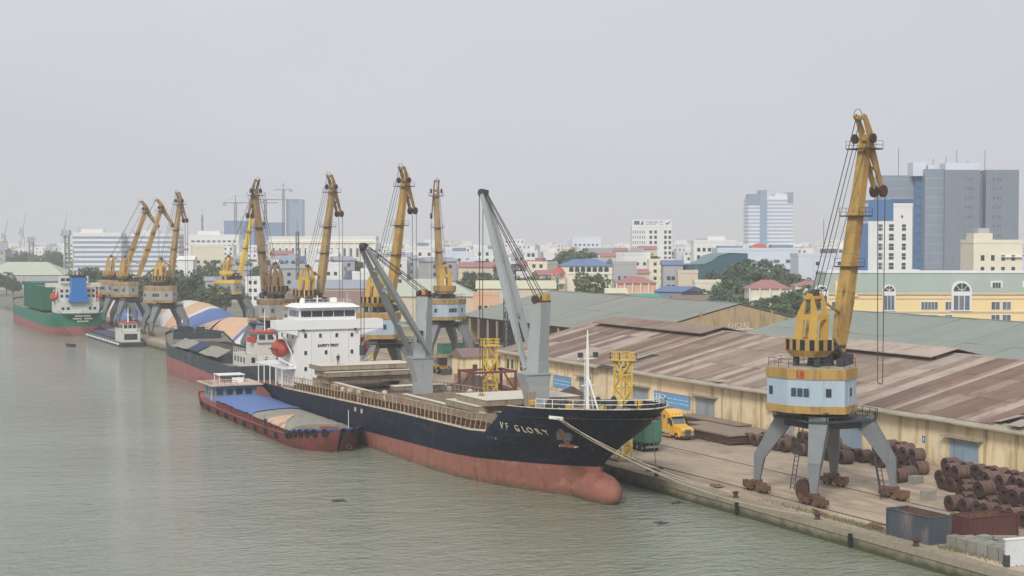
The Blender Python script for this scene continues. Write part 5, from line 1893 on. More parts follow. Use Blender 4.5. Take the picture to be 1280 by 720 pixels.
def heap(name, label, cx, cy, rx, ry, h, mk, seed):
    rs = random.Random(seed)
    m = MB()
    rows = []
    n = 22
    ph = [rs.uniform(0, 6) for _ in range(8)]
    for i in range(8):
        f = i / 7
        rows.append([(rx * f * math.cos(a) * (1 + .12 * math.sin(3 * a + ph[0])), ry * f * math.sin(a) * (1 + .1 * math.sin(2 * a + ph[1])),
                      h * (1 - f) ** .85 * (1 + .12 * math.sin(4 * a + ph[2] + 3 * f)) + (.1 * math.sin(9 * a + ph[3]) * f * (1 - f))) for a in [2 * math.pi * k / n for k in range(n)]])
    m.grid(rows, True)
    tag(m.build(name, M[mk], loc=(cx, cy, -.02), smooth=True), label, 'heap', 'loose heaps in the yard')


heap('coal_heap', 'dark brown loose heap behind the aft deck crane', 113, 252, 9, 13, 3.6, 'coal', 1)
heap('coal_heap', 'low dark heap between the lattice frames and the inner crane', 120, 232, 6, 8, 2.2, 'coal', 2)
heap('sand_heap', 'pale sand heap beside the dark brown heap', 119, 262, 7, 8, 1.8, 'sand', 3)
heap('coal_heap', 'small dark heap against the end of the rusty warehouse', 127, 243, 3.2, 6, 2.0, 'coal', 5)
heap('coal_heap', 'broad dark heap under the inner portal crane', 141, 296, 8, 10, 1.8, 'coal', 7)

# ------------------------------------------------------------------ lattice frames on the quay
def lattice(mb, x, y, z0, z1, w, seg, r=.09):
    for a, b in ((-1, -1), (1, -1), (1, 1), (-1, 1)):
        mb.beam((x + a * w / 2, y + b * w / 2, z0), (x + a * w / 2, y + b * w / 2, z1), r * 2)
    n = max(1, int(round((z1 - z0) / seg)))
    for k in range(n + 1):
        z = lerp(z0, z1, k / n)
        c = [(x - w / 2, y - w / 2), (x + w / 2, y - w / 2), (x + w / 2, y + w / 2), (x - w / 2, y + w / 2)]
        for i in range(4):
            p, q = c[i], c[(i + 1) % 4]
            mb.beam((*p, z), (*q, z), r * 1.5)
            if k < n:
                z2 = lerp(z0, z1, (k + 1) / n)
                if (k + i) % 2:
                    p, q = q, p
                mb.beam((*p, z), (*q, z2), r * 1.5)


for (x, y, h, lab) in ((97.5, 172.6, 12.7, 'yellow lattice tower standing on the quay behind the black bow'), (97.6, 213.5, 12.0, 'yellow lattice tower with a figure of rusty framing behind the forward hatch')):
    t = thing('lattice_tower', lab, 'tower', (x, y, 0.0))
    m = MB()
    lattice(m, 0, 0, .3, h, 1.6, 1.8, .09)
    m.build('mast', M['bright_yellow'], t)
    m = MB()
    m.box(-1.25, 1.25, -1.25, 1.25, h, h + .15)
    railing(m, [(-1.2, -1.2, h + .15), (1.2, -1.2, h + .15), (1.2, 1.2, h + .15), (-1.2, 1.2, h + .15)], .9, .8, .04, True)
    m.build('top_platform', M['bright_yellow'], t)
    MB().box(-1.5, 1.5, -1.5, 1.5, 0, .3).build('base', M['concrete'], t)
t = thing('hopper_frame', 'rusty maroon steel hopper frame around the yellow lattice tower', 'frame', (97.5, 214, 0))
m = MB()
for a in (-3.6, 3.4):
    for b in (-2.6, 2.6):
        m.beam((a, b, 0), (a, b, 8.4), .35)
for z in (5.2, 8.2):
    for b in (-2.6, 2.6):
        m.beam((-3.6, b, z), (3.4, b, z), .3)
    for a in (-3.6, 3.4):
        m.beam((a, -2.6, z), (a, 2.6, z), .3)
m.build('frame', mm('maroon', C(112, 66, 66), .75, .15, col2=RUSTD, amount=.35), t)
for b in (-2.6, 2.6):
    m = MB()
    m.beam((-3.6, b, 5.2), (-1.4, b, 8.2), .2)
    m.beam((3.4, b, 5.2), (1.4, b, 8.2), .2)
    m.beam((-3.6, b, .2), (-.8, b, 5.2), .2)
    m.build('brace', M['maroon'], t)
t = thing('floodlight_mast', 'tall dark lattice floodlight mast beside the open storage shed', 'mast', (146, 309, 0))
m = MB()
lattice(m, 0, 0, 0, 21, 1.9, 1.6, .09)
m.build('mast', M['crane_dark'], t)
m = MB()
m.box(-3.4, 3.4, -1.4, 1.4, 21, 21.2)
railing(m, [(-3.3, -1.3, 21.2), (3.3, -1.3, 21.2), (3.3, 1.3, 21.2), (-3.3, 1.3, 21.2)], 1.0, 1.1, .04, True)
m.build('lamp_platform', M['crane_dark'], t)
for k in range(4):
    MB().cbox((-2.7 + 1.8 * k, -1.5, 21.7), (.9, .5, .7)).build('floodlight', M['crane_grey'], t)

# ------------------------------------------------------------------ trucks and containers
def corrugated(mb, p, q, z0, z1, n, depth=.05, out=(0, 0, 1)):
    p, q, o = Vector(p), Vector(q), Vector(out)
    pts = []
    for k in range(n):
        for f, d in ((0, 0), (.25, 0), (.4, 1), (.85, 1)):
            pts.append(p.lerp(q, (k + f) / n) - o * depth * d)
    pts.append(q)
    mb.grid([[v + Vector((0, 0, z0)) for v in pts], [v + Vector((0, 0, z1)) for v in pts]])


def container(name, label, loc, rz, L, mk, open_top=False, h=2.55, group=None, doors=True):
    W2 = 1.22
    t = thing(name, label, 'container', loc, rz, group)
    m = MB()
    n = int(L / .28)
    corrugated(m, (-W2, 0, 0), (-W2, L, 0), .12, h - .08, n, .06, (-1, 0, 0))
    corrugated(m, (W2, 0, 0), (W2, L, 0), .12, h - .08, n, .06, (1, 0, 0))
    corrugated(m, (-W2, L, 0), (W2, L, 0), .12, h - .08, 8, .06, (0, 1, 0))
    m.build('side_wall', M[mk], t)
    m = MB()
    for x in (-W2, W2):
        for y in (0.06, L - .06):
            m.box(x - .08, x + .08, y - .08, y + .08, 0, h)
        m.box(x - .06, x + .06, .14, L - .14, h - .1, h)
        m.box(x - .06, x + .06, .14, L - .14, 0, .14)
    for y in (.06, L - .06):
        m.box(-W2 + .08, W2 - .08, y - .06, y + .06, h - .1, h)
        m.box(-W2 + .08, W2 - .08, y - .06, y + .06, 0, .14)
    m.build('frame', M[mk], t)
    if open_top:
        corr = MB()
        corrugated(corr, (-W2, .02, 0), (W2, .02, 0), .12, h - .08, 8, .06, (0, -1, 0))
        corr.build('end_wall', M[mk], t)
        MB().box(-W2 + .1, W2 - .1, .1, L - .1, .14, .5).build('scrap_fill', M['rust_dark'], t)
        for x in (-W2 + .1, W2 - .1):
            MB().box(x - .01, x + .01, .15, L - .15, .3, h - .12).build('inner_wall', M['rust'], t)
    else:
        MB().box(-W2 + .05, W2 - .05, .05, L - .05, h - .12, h - .02).build('roof', M[mk], t)
        for s in (-1, 1):
            d = MB()
            d.box(min(s * .03, s * 1.14), max(s * .03, s * 1.14), -.03, .04, .15, h - .12)
            do = d.build('door', M[mk], t)
            for x in (.35, .8):
                MB().beam((s * x, -.06, .2), (s * x, -.06, h - .15), .05).build('lock_bar', M['crane_grey'], do)
    return t


container('open_container', 'weathered blue-grey open-top container at the quay edge', (97.0, 112.3, .03), R(1), 6.06, 'container_blue', True, group=None)
container('open_container', 'rusty dark red open-top container behind the concrete blocks', (106.2, 113.4, .03), R(91), 6.06, 'container_red', True, h=2.2)


def wheel_part(parent, x, y, r=.5, wdt=.32, name='wheel'):
    o = MB().lathe([(r * .6, -wdt / 2), (r * .95, -wdt / 2), (r, -wdt / 3), (r, wdt / 3), (r * .95, wdt / 2), (r * .6, wdt / 2)], 16, T(x, y, r) @ Matrix.Rotation(R(90), 4, 'Y')).build(name, M['tyre'], parent)
    MB().lathe([(r * .25, -wdt / 2 - .02), (r * .56, -wdt / 2 + .02), (r * .56, wdt / 2 - .02), (r * .25, wdt / 2 + .02)], 12, T(x, y, r) @ Matrix.Rotation(R(90), 4, 'Y')).build('rim', M['chrome'], o)


def trailer(t, y0, L):
    m = MB()
    for x in (-.5, .5):
        m.box(x - .1, x + .1, y0, y0 + L, .95, 1.2)
    for k in range(8):
        m.box(-1.2, 1.2, y0 + .2 + (L - .4) * k / 7, y0 + .35 + (L - .4) * k / 7, 1.05, 1.25)
    m.build('chassis', M['crane_dark'], t)


t = thing('semi_truck', 'yellow long-nosed truck tractor pulling a dark box trailer', 'truck', (115.2, 185.6, 0.01), R(0))
# nose towards -y
m = MB()
prof = [(.0, .55), (.0, 1.25), (.18, 1.62), (1.75, 1.86), (2.15, 2.05), (2.75, 2.95), (3.2, 3.35), (4.2, 3.85), (5.3, 3.95), (5.35, .75), (3.0, .55)]
Mx = Matrix(((0, 0, 1, 0), (1, 0, 0, 0), (0, 1, 0, 0), (0, 0, 0, 1)))
m.prism(prof, -1.02, 1.02, Mx)
cab = m.build('cab', M['truck_yellow'], t)
m = MB()
for s in (-1, 1):
    m.prism([(.5, .45), (.55, 1.0), (.8, 1.25), (1.7, 1.25), (1.95, 1.0), (2.0, .6), (1.75, .6), (1.7, .95), (.85, .95), (.75, .5)], min(s * .85, s * 1.2), max(s * .85, s * 1.2), Mx)
m.build('wheel_arch', M['truck_yellow'], t)
m = MB()
m.hexa([(-.92, 2.2, 2.05), (.92, 2.2, 2.05), (.92, 2.78, 2.92), (-.92, 2.78, 2.92), (-.92, 2.12, 2.1), (.92, 2.12, 2.1), (.92, 2.70, 2.97), (-.92, 2.70, 2.97)])
m.build('windscreen', M['glass'], t)
for s in (-1, 1):
    MB().box(min(s * 1.0, s * 1.04), max(s * 1.0, s * 1.04), 2.75, 3.7, 2.05, 2.85).build('side_window', M['window_dark'], t)
    MB().box(min(s * 1.0, s * 1.04), max(s * 1.0, s * 1.04), 4.45, 4.9, 2.7, 3.2).build('sleeper_window', M['window_dark'], t)
    MB().box(min(s * .55, s * .98), max(s * .55, s * .98), -.04, .06, .95, 1.3).build('headlight', M['chrome'], t)
    MB().box(min(s * 1.18, s * 1.4), max(s * 1.18, s * 1.4), 2.35, 2.5, 1.9, 2.6).build('mirror', M['black'], t)
    MB().tube([(s * 1.12, 5.2, 1.0), (s * 1.12, 5.2, 4.0)], .08).build('exhaust_stack', M['chrome'], t)
    MB().lathe([(.32, 0), (.32, 1.3)], 12, T(s * .95, 3.0, .75) @ Matrix.Rotation(R(-90), 4, 'X')).build('fuel_tank', M['chrome'], t)
    MB().box(min(s * .95, s * 1.12), max(s * .95, s * 1.12), 2.9, 5.2, .3, .42).build('side_step', M['truck_yellow'], t)
MB().box(-.52, .52, -.05, .04, .75, 1.5).build('grille', M['chrome'], t)
for k in range(5):
    MB().box(-.46, .46, -.08, -.04, .82 + .13 * k, .88 + .13 * k).build('grille_bar', M['black'], t)
MB().box(-1.0, 1.0, 2.35, 2.8, 2.98, 3.06).build('sun_visor', M['black'], t)
for q in (-1, 1):
    MB().box(min(q * 1.005, q * 1.03), max(q * 1.005, q * 1.03), 2.45, 2.5, .8, 2.9).build('door_seam', M['black'], t)
    MB().box(min(q * 1.005, q * 1.03), max(q * 1.005, q * 1.03), 3.85, 3.9, .8, 2.9).build('door_seam', M['black'], t)
    MB().box(min(q * 1.005, q * 1.05), max(q * 1.005, q * 1.05), 3.6, 3.8, 1.9, 1.97).build('door_handle', M['chrome'], t)
for q in (-.6, 0, .6):
    MB().box(q - .08, q + .08, 3.1, 3.2, 3.36, 3.44).build('marker_lamp', M['red_paint'], t)
MB().box(-1.15, 1.15, -.18, .05, .35, .68).build('bumper', M['crane_dark'], t)
for s in (-1, 1):
    wheel_part(t, s * 1.0, 1.25)
    for y in (6.2, 7.5):
        wheel_part(t, s * .95, y, wdt=.5)
m = MB()
for x in (-.45, .45):
    m.box(x - .1, x + .1, 3.0, 8.3, .7, .95)
m.build('frame_rail', M['crane_dark'], t)
t = thing('box_trailer', 'long dark box trailer with a maroon band behind the yellow tractor', 'trailer', (115.2, 191.4, 0.01))
m = MB()
m.box(-1.24, 1.24, 0, 13, 1.3, 3.95)
bx_ = m.build('box', mm('trailer_grey', C(112, 108, 108), .6, .1, .4, col2=C(128, 66, 66), amount=.35, scale2=.25), t)
MB().box(-1.28, 1.28, .05, 12.95, 2.0, 2.9).build('maroon_band', M['container_red'], bx_)
trailer(t, 0.5, 12.3)
for s in (-1, 1):
    for y in (9.8, 11.1, 12.3):
        wheel_part(t, s * .95, y, wdt=.5)
t = thing('container_trailer', 'low chassis trailer carrying the green container at the quay', 'trailer', (104.7, 177.2, 0.01))
trailer(t, 0.1, 12.4)
for s in (-1, 1):
    for y in (1.0, 2.3, 3.6):
        wheel_part(t, s * .9, y, wdt=.5)
MB().box(-1.15, 1.15, -.02, .1, .55, .85).build('rear_bumper', M['crane_grey'], t)
container('container', 'green container with closed doors on a low trailer under the black bow', (104.7, 177.3, 1.27), 0, 12.2, 'container_green', h=2.75)

# ------------------------------------------------------------------ steel plates, coils, blocks
rp_ = random.Random(8)
for i, (x0, x1, y0, y1, n, lab) in enumerate(((117.4, 120.6, 178.4, 190.2, 6, 'tallest pile of brown steel plates next to the yellow truck'), (121.6, 124.6, 178.8, 196.5, 5, 'pile of brown steel plates in the middle of the plate yard'),
                                              (126, 128.8, 190, 206, 4, 'low pile of brown steel plates against the yellow wall'), (125.2, 128.4, 180.4, 189, 3, 'short low pile of steel plates near the wall and the coils'))):
    t = thing('plate_pile', lab, 'plate pile', (x0, y0, 0))
    z = .12
    for k in range(n):
        th = rp_.choice([.16, .2, .26])
        a, b = rp_.uniform(-.25, .25), rp_.uniform(-.5, .5)
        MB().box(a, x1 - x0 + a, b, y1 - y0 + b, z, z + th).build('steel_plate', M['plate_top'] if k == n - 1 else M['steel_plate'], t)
        z += th + .05
    for y in (1.5, (y1 - y0) / 2, y1 - y0 - 1.5):
        zz = 0.0
        MB().box(.1, x1 - x0 - .1, y, y + .25, zz, .12).build('timber_bearer', M['wood'], t)


def coil_mesh(r, L, seed):
    rs = random.Random(seed)
    m = MB()
    n = 22
    ring_r = lambda k: r * (1 + .012 * math.sin(3 * k + seed))
    prof = [(.34 * r / .8, -L / 2 + .05), (.5 * r / .8, -L / 2 + rs.uniform(0, .05)), (.66 * r / .8, -L / 2 + rs.uniform(0, .06)), (r * .98, -L / 2), (r, -L / 2 + .03)]
    prof2 = [(r, L / 2 - .03), (r * .98, L / 2), (.6 * r / .8, L / 2 - rs.uniform(0, .05)), (.34 * r / .8, L / 2 - .05)]
    MM = Matrix.Rotation(R(90), 4, 'Y')
    pr = prof + prof2
    rows = [[MM @ Vector((q * math.cos(2 * math.pi * k / n), q * math.sin(2 * math.pi * k / n), z)) for k in range(n)] for q, z in pr]
    m.cur = 1
    m.grid(rows[:4], True)
    m.cur = 0
    m.grid(rows[3:7], True)
    m.cur = 1
    m.grid(rows[6:], True)
    m.grid([rows[-1], rows[0]], True)
    m.cur = 2      # straps
    for f in (-.25, .25):
        m.lathe([(r + .004, f * L - .03), (r + .018, f * L - .03), (r + .018, f * L + .03), (r + .004, f * L + .03)], n, MM)
    return m.mesh('steel_coil', [M['coil_side'], M['coil_end'], M['rust_dark']])


coils = [coil_mesh(.82, 1.5, 1), coil_mesh(.84, 1.75, 2), coil_mesh(.76, 1.3, 3), coil_mesh(.8, 1.1, 4), coil_mesh(.83, 1.6, 5)]
rc = random.Random(31)


def coil(x, y, z, label, group):
    me = coils[rc.choice([0, 0, 1, 2, 3, 4])]
    rad = .82
    tag(put('steel_coil', me, None, (x + rc.uniform(-.35, .35), y + rc.uniform(-.06, .06), z), (rc.uniform(0, 6), 0, rc.uniform(-.12, .12))), label, 'coil', group)


def coil_row(x, ys, layers, label, group):
    for k, y in enumerate(ys):
        coil(x, y, .84, (label.replace('steel coil', 'ground coil') if layers > 1 else label), group)
    if layers > 1:
        for a, b in zip(ys, ys[1:]):
            if rc.random() < .9:
                coil(x, (a + b) / 2, .84 + 1.42, label.replace('steel coil', 'upper coil'), group)


def steps(a, b, s=1.7):
    return [a + s * k for k in range(int(abs(b - a) / s) + 1)]


coil_row(121.0, steps(157.6, 168), 2, 'rusty steel coil in the row behind the legs of crane 18', 'steel coils in the single row')
coil_row(120.6, steps(169.6, 179), 1, 'rusty steel coil in the single low row beside the plate piles', 'steel coils beside the plates')
coil_row(123.6, steps(157.6, 178), 1, 'rusty steel coil in the rear row by the yellow wall behind crane 18', 'steel coils along the wall')
coil_row(123.6, steps(146.6, 156.2), 2, 'rusty steel coil in the double-stacked row left of the blue warehouse door', 'steel coils stacked two high by the door')
coil_row(126.2, steps(151.0, 156.2), 2, 'rusty steel coil in the double-stacked row left of the blue warehouse door', 'steel coils stacked two high by the door')
for (x, a, b, ly, wh_row) in ((110.6, 112, 126.0, 1, 'in the first row of the big field, next to the red container'), (113.2, 110, 128.0, 2, 'in the second row from the red container'), (116.0, 110, 131.0, 1, 'in the low middle row of the big field'),
                              (118.8, 108, 137.4, 2, 'in the fourth row from the red container'), (121.6, 108, 140.6, 2, 'in the last big row, towards the yellow wall')):
    coil_row(x, steps(a, b), ly, 'rusty steel coil ' + wh_row, 'steel coils in the big stacked field')
coil(117.4, 143.0, .84, 'single rusty steel coil lying apart beside a concrete block', 'single coils')
coil(119.3, 143.9, .84, 'single rusty steel coil lying apart beside a concrete block', 'single coils')


def block(x, y, z, a, b, c, rz, label):
    j = lambda: rc.uniform(-.03, .03)
    p = [(sx * a / 2 + j(), sy * b / 2 + j(), zz + (j() if zz else 0)) for zz in (0, c) for sx, sy in ((-1, -1), (1, -1), (1, 1), (-1, 1))]
    o = MB().hexa(p).build('concrete_block', M['block_grey'], loc=(x, y, z))
    o.rotation_euler = (0, 0, rz)
    tag(o, label, 'block', 'concrete blocks on the quay')


for i in range(3):
    for k in range(6):
        if (i, k) in ((2, 0),):
            continue
        lay = 1 if i < 1 else 1
        block(97.0 + 1.55 * i + rc.uniform(-.1, .1), 103.6 + 1.35 * k - .25 * i, 0, 1.15, 1.1, 1.15 if i == 0 else 1.0, rc.uniform(-.12, .12), ('squat grey concrete block in the row along the quay edge', 'squat grey concrete block in the middle row of the cluster', 'squat grey concrete block in the row nearest the red container')[i])
for (x, y, rz) in ((99.6, 105.6, .3), (100.4, 107.6, -.4), (101.2, 104.2, .2)):
    block(x, y, 1.02, 2.2, .5, .3, rz, 'long concrete slab lying on top of the block cluster')
block(112.3, 132.0, 0, 1.6, .9, 1.0, .1, 'concrete chock block beside the first row of coils')
block(118.6, 141.6, 0, 1.6, .9, .9, .1, 'concrete chock block beside the lone steel coils')
t = thing('wall_panel', 'white speckled concrete panel standing at the quay corner', 'panel', (95.3, 102.1, 0.03), R(84))
MB().box(-.12, .12, -4.4, 0, 0.0, 2.3).build('panel', mm('speckled_white', C(206, 210, 212), .8, .06, .8, col2=C(150, 152, 152), amount=.3, scale2=3.0), t)
MB().box(-.2, .2, -4.5, .1, 2.3, 2.42).build('cap', M['white_paint'], t)
MB().box(-.25, .25, -.3, .05, 0, 1.0).build('post_base', M['crane_dark'], t)
for (x, y, rz, lab) in ((96.0, 148.6, .1, 'rusty timber and steel scrap lying by the rail'), (96.4, 129.8, 1.4, 'long rusty steel bar pile lying along the quay edge'), (96.6, 163.0, .2, 'small crate of scrap beside the mooring bollard'), (96.9, 121.5, 1.5, 'bundle of old timber beside the blue-grey container')):
    t = thing('scrap_pile', lab, 'scrap pile', (x, y, 0.01), rz)
    for k in range(6):
        MB().cbox((rc.uniform(-.5, .5), rc.uniform(-.5, .5), .1 + .13 * (k // 2)), (rc.uniform(1.0, 2.4), .22, .14), Matrix.Rotation(rc.uniform(-.3, .3), 4, 'Z')).build('bar', M['rust'] if k % 2 else M['wood'], t)
# weeds along the quay edge
wd = MB()
for k in range(1500):
    y = rc.choice([rc.gauss(128, 4), rc.gauss(111, 3), rc.gauss(122, 2), rc.uniform(102, 140)])
    x = rc.gauss(96.1, .35)
    if x < 95.1 or (111.5 < y < 119 and x > 95.6):
        continue
    a, h = rc.uniform(0, 6.28), rc.uniform(.1, .5)
    dx, dy = .05 * math.cos(a), .05 * math.sin(a)
    wd.add([(x - dx, y - dy, 0), (x + dx, y + dy, 0), (x + rc.uniform(-.15, .15), y + rc.uniform(-.15, .15), h)], [(0, 1, 2)])
tag(wd.build('weeds', M['weed']), 'dry weeds growing along the quay edge', 'weeds', kind='stuff')
# ------------------------------------------------------------------ the town
def TM(key, rgb, rough=.85, var=.06, dirt=(150, 146, 140), am=.24):
    return mm(key, C(*rgb), rough, var, .12, col2=C(*dirt), amount=am, scale2=.3, streak=.7)


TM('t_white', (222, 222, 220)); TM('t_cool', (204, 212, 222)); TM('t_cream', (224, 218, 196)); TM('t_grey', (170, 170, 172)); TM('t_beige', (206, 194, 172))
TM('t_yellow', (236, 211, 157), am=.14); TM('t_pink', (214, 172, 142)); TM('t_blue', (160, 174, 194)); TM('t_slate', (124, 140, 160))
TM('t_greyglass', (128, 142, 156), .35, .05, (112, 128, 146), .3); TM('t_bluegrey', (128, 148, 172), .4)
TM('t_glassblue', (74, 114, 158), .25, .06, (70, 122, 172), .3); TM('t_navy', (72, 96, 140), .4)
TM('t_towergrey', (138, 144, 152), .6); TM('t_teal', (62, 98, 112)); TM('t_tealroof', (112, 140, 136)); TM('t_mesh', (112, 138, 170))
TM('r_pink', (162, 116, 114), dirt=(140, 100, 98)); TM('r_blue', (106, 124, 160), dirt=(94, 110, 142)); TM('r_green', (150, 164, 155), dirt=(138, 150, 142)); TM('r_palegreen', (180, 186, 168), dirt=(164, 172, 152))
TM('r_brown', (132, 112, 106), dirt=(112, 92, 86)); TM('r_cream', (206, 202, 174)); TM('r_grey', (150, 156, 166)); TM('r_red', (180, 98, 86)); TM('r_turq', (72, 160, 140))
WINS = {}


def win(parent, x, y, z, w, h, mk='window_dark', side=0):
    key = (round(w, 2), round(h, 2), mk, side)
    if key not in WINS:
        m = MB()
        if side == 0:
            m.box(-w / 2, w / 2, -.06, .05, -h / 2, h / 2)
        else:
            m.box(-.06, .06, -w / 2, w / 2, -h / 2, h / 2)
        WINS[key] = m.mesh('window', M[mk])
    return put('window', WINS[key], parent, (x, y, z))


def building(name, label, cat, u, d, w, dep, h, wall, fl=0, cols=0, ww=1.3, wh=1.5, z0=3.0, pitch=3.3, scols=0, rot=0.0, wm='window_dark', roof=None, group=None, parapet=True, margin=1.2, band=None):
    t = thing(name, label, cat, town(u, d), -HEAD + rot, group)
    wl = MB().box(-w / 2, w / 2, 0, dep, 0, h).build('wall', M[wall], t)
    side = -1 if u > 0 else 1
    for f in range(fl):
        z = z0 + pitch * f
        if z + wh / 2 > h - .3:
            break
        if band:
            MB().box(-w / 2 - .05, w / 2 + .05, -.08, dep * .9, z - wh / 2, z + wh / 2).build('window_band', M[band], t)
            continue
        for c in range(cols):
            x = -w / 2 + margin + (w - 2 * margin) * ((c + .5) / cols)
            win(t, x, 0, z, ww, wh, wm)
        for c in range(scols):
            win(t, side * w / 2, dep * (c + .5) / scols, z, ww, wh, wm, 1)
    if roof:
        kind, mk, rh = roof
        m = MB()
        o = .6
        if kind == 'gable':
            m.prism([(-o, h), (dep + o, h), (dep / 2, h + rh)], -w / 2 - o, w / 2 + o, Matrix(((0, 0, 1, 0), (1, 0, 0, 0), (0, 1, 0, 0), (0, 0, 0, 1))))
        elif kind == 'hip':
            ih = min(w, dep) * .45
            m.hexa([(-w / 2 - o, -o, h), (w / 2 + o, -o, h), (w / 2 + o, dep + o, h), (-w / 2 - o, dep + o, h), (-w / 2 + ih, dep / 2 - .1, h + rh), (w / 2 - ih, dep / 2 - .1, h + rh), (w / 2 - ih, dep / 2 + .1, h + rh), (-w / 2 + ih, dep / 2 + .1, h + rh)])
        else:
            m.box(-w / 2 - o, w / 2 + o, -o, dep + o, h + .01, h + rh)
        m.build('roof', M[mk], t)
    elif parapet:
        m = MB()
        m.box(-w / 2 - .12, w / 2 + .12, -.12, .12, h - .3, h + .8)
        m.box(-w / 2 - .12, -w / 2 + .12, .12, dep, h - .3, h + .8)
        m.box(w / 2 - .12, w / 2 + .12, .12, dep, h - .3, h + .8)
        m.build('parapet', M[wall], t)
    return t


def topbox(t, x, y, z, a, b, c, mk, name='roof_house'):
    return MB().box(x - a / 2, x + a / 2, y, y + b, z, z + c).build(name, M[mk], t)


# --- right-hand side
t = thing('mansard_building', 'long cream building with pale green mansard roof and arched windows', 'building', town(84, 420), -HEAD)
MB().box(0, 70, 0, 16, 0, 13.4).build('wall', M['t_yellow'], t)
m = MB()
m.hexa([(-.5, -.5, 13.75), (70.5, -.5, 13.75), (70.5, 16.5, 13.75), (-.5, 16.5, 13.75), (1.2, 2.2, 18.8), (69, 2.2, 18.8), (69, 14, 18.8), (1.2, 14, 18.8)])
ro = m.build('mansard_roof', M['r_green'], t)
MB().box(.9, 69.3, 1.9, 14.3, 18.8, 19.3).build('roof_edge', M['t_white'], ro)
m = MB()
m.box(-.4, 70.4, -.45, .0, 13.1, 13.75)
m.box(-.2, 70.2, -.25, .0, 8.2, 8.6)
m.box(-.15, 70.15, -.2, .0, 11.9, 12.15)
m.build('cornice', M['t_beige'], t)
for x, n, ww in ((2.2, 3, .9), (6.0, 1, .9), (26.3, 5, .75), (32.8, 2, .8), (45.2, 2, 1.0), (48.2, 2, 1.0), (54.2, 2, 1.0), (57.6, 2, 1.0), (63, 2, 1), (66.4, 2, 1)):
    for z in (10.1, 6.6):
        fr = MB().box(x - .15, x + n * (ww + .15), -.12, .0, z - 1.15, z + 1.15).build('window', M['t_white'], t)
        for k in range(n):
            MB().box(x + k * (ww + .15), x + k * (ww + .15) + ww, -.2, -.1, z - 1.0, z + 1.0).build('pane', M['window_grey'], fr)
for x, s in ((17.5, 1.4), (37.0, 2.2), (-.5, 1.3)):      # arched bays rising into the roof
    sg = [(s * 1.25 * math.cos(math.pi * k / 10), 14.0 + s * 1.25 * math.sin(math.pi * k / 10)) for k in range(11)]
    Mz = T(x, 0, 0) @ Matrix(((1, 0, 0, 0), (0, 0, -1, 0), (0, 1, 0, 0), (0, 0, 0, 1)))
    bay = MB().prism([(s * 1.25, 8.6)] + sg + [(-s * 1.25, 8.6)], -2.2, .55, Mz).build('arched_bay', M['t_white'], t)
    ar = [(s * math.cos(math.pi * k / 10), 14.0 + s * math.sin(math.pi * k / 10)) for k in range(11)]
    MB().prism(ar, .5, .62, Mz).build('arched_pane', M['window_dark'], bay)
    for k in (-1, 0, 1):
        MB().box(x + k * s * .68 - s * .28, x + k * s * .68 + s * .28, -.64, -.5, 9.0, 12.8).build('pane', M['window_grey'], bay)
    for k in range(1, 4):
        a = math.pi * k / 4
        MB().beam((x, -.66, 14.0), (x + s * math.cos(a), -.66, 14 + s * math.sin(a)), .12).build('glazing_bar', M['t_white'], bay)
    MB().box(x - s * .55, x + s * .55, -.68, -.6, 14.35, 14.45).build('glazing_bar', M['t_white'], bay)
for x in (46.6, 55.2, 63.6):
    dm = MB().box(x - 1.6, x + 1.6, .2, 3.0, 14.2, 16.7).build('dormer', M['t_white'], t)
    for k in (-1, 0, 1):
        MB().box(x + k * .75 - .3, x + k * .75 + .3, .1, .22, 14.5, 16.3).build('pane', M['window_dark'], dm)
MB().prism([(3.0, 12.5), (9.6, 12.5), (3.0, 17.0)], -1.2, .5, Matrix(((1, 0, 0, 0), (0, 0, -1, 0), (0, 1, 0, 0), (0, 0, 0, 1)))).build('gable_front', M['t_yellow'], t)

t = building('office_block', 'white block with tall blue glass corner, before the big grey tower', 'building', 135.7, 560, 15.8, 16, 40.0, 't_white', 10, 0)
for f in range(9):
    z = 4.5 + 3.45 * f
    for x, w_ in ((-3.6, 1.7), (.4, 1.7), (4.9, 1.4)):
        fr = win(t, x, 0, z, w_, 2.3, 'window_dark')
        if f > 1:
            MB().box(-w_ / 2, w_ / 2, -.12, -.04, -.08, .08).build('transom', M['t_white'], fr)
win(t, 4.2, 0, 36, .7, .9)
MB().box(-8.0, 1.0, -.25, 12, 34.6, 42.0).build('glass_crown', M['t_glassblue'], t)
MB().box(1.0, 8.2, .3, 12, 40.0, 42.2).build('glass_crown', M['t_navy'], t)
MB().box(-12.3, -7.9, .2, 14, 0, 33.6).build('glass_corner', M['t_glassblue'], t)
MB().box(8.0, 11.0, 2.0, 14, 0, 14).build('glass_annex', M['t_glassblue'], t)
MB().box(8.0, 11.2, 1.9, 14, 14, 17).build('annex_top', M['t_white'], t)
for k in range(6):
    MB().box(-7.4 + k * 1.05, -7.28 + k * 1.05, -.12, 0, 0, 33.5).build('pilaster', M['t_cool'], t)

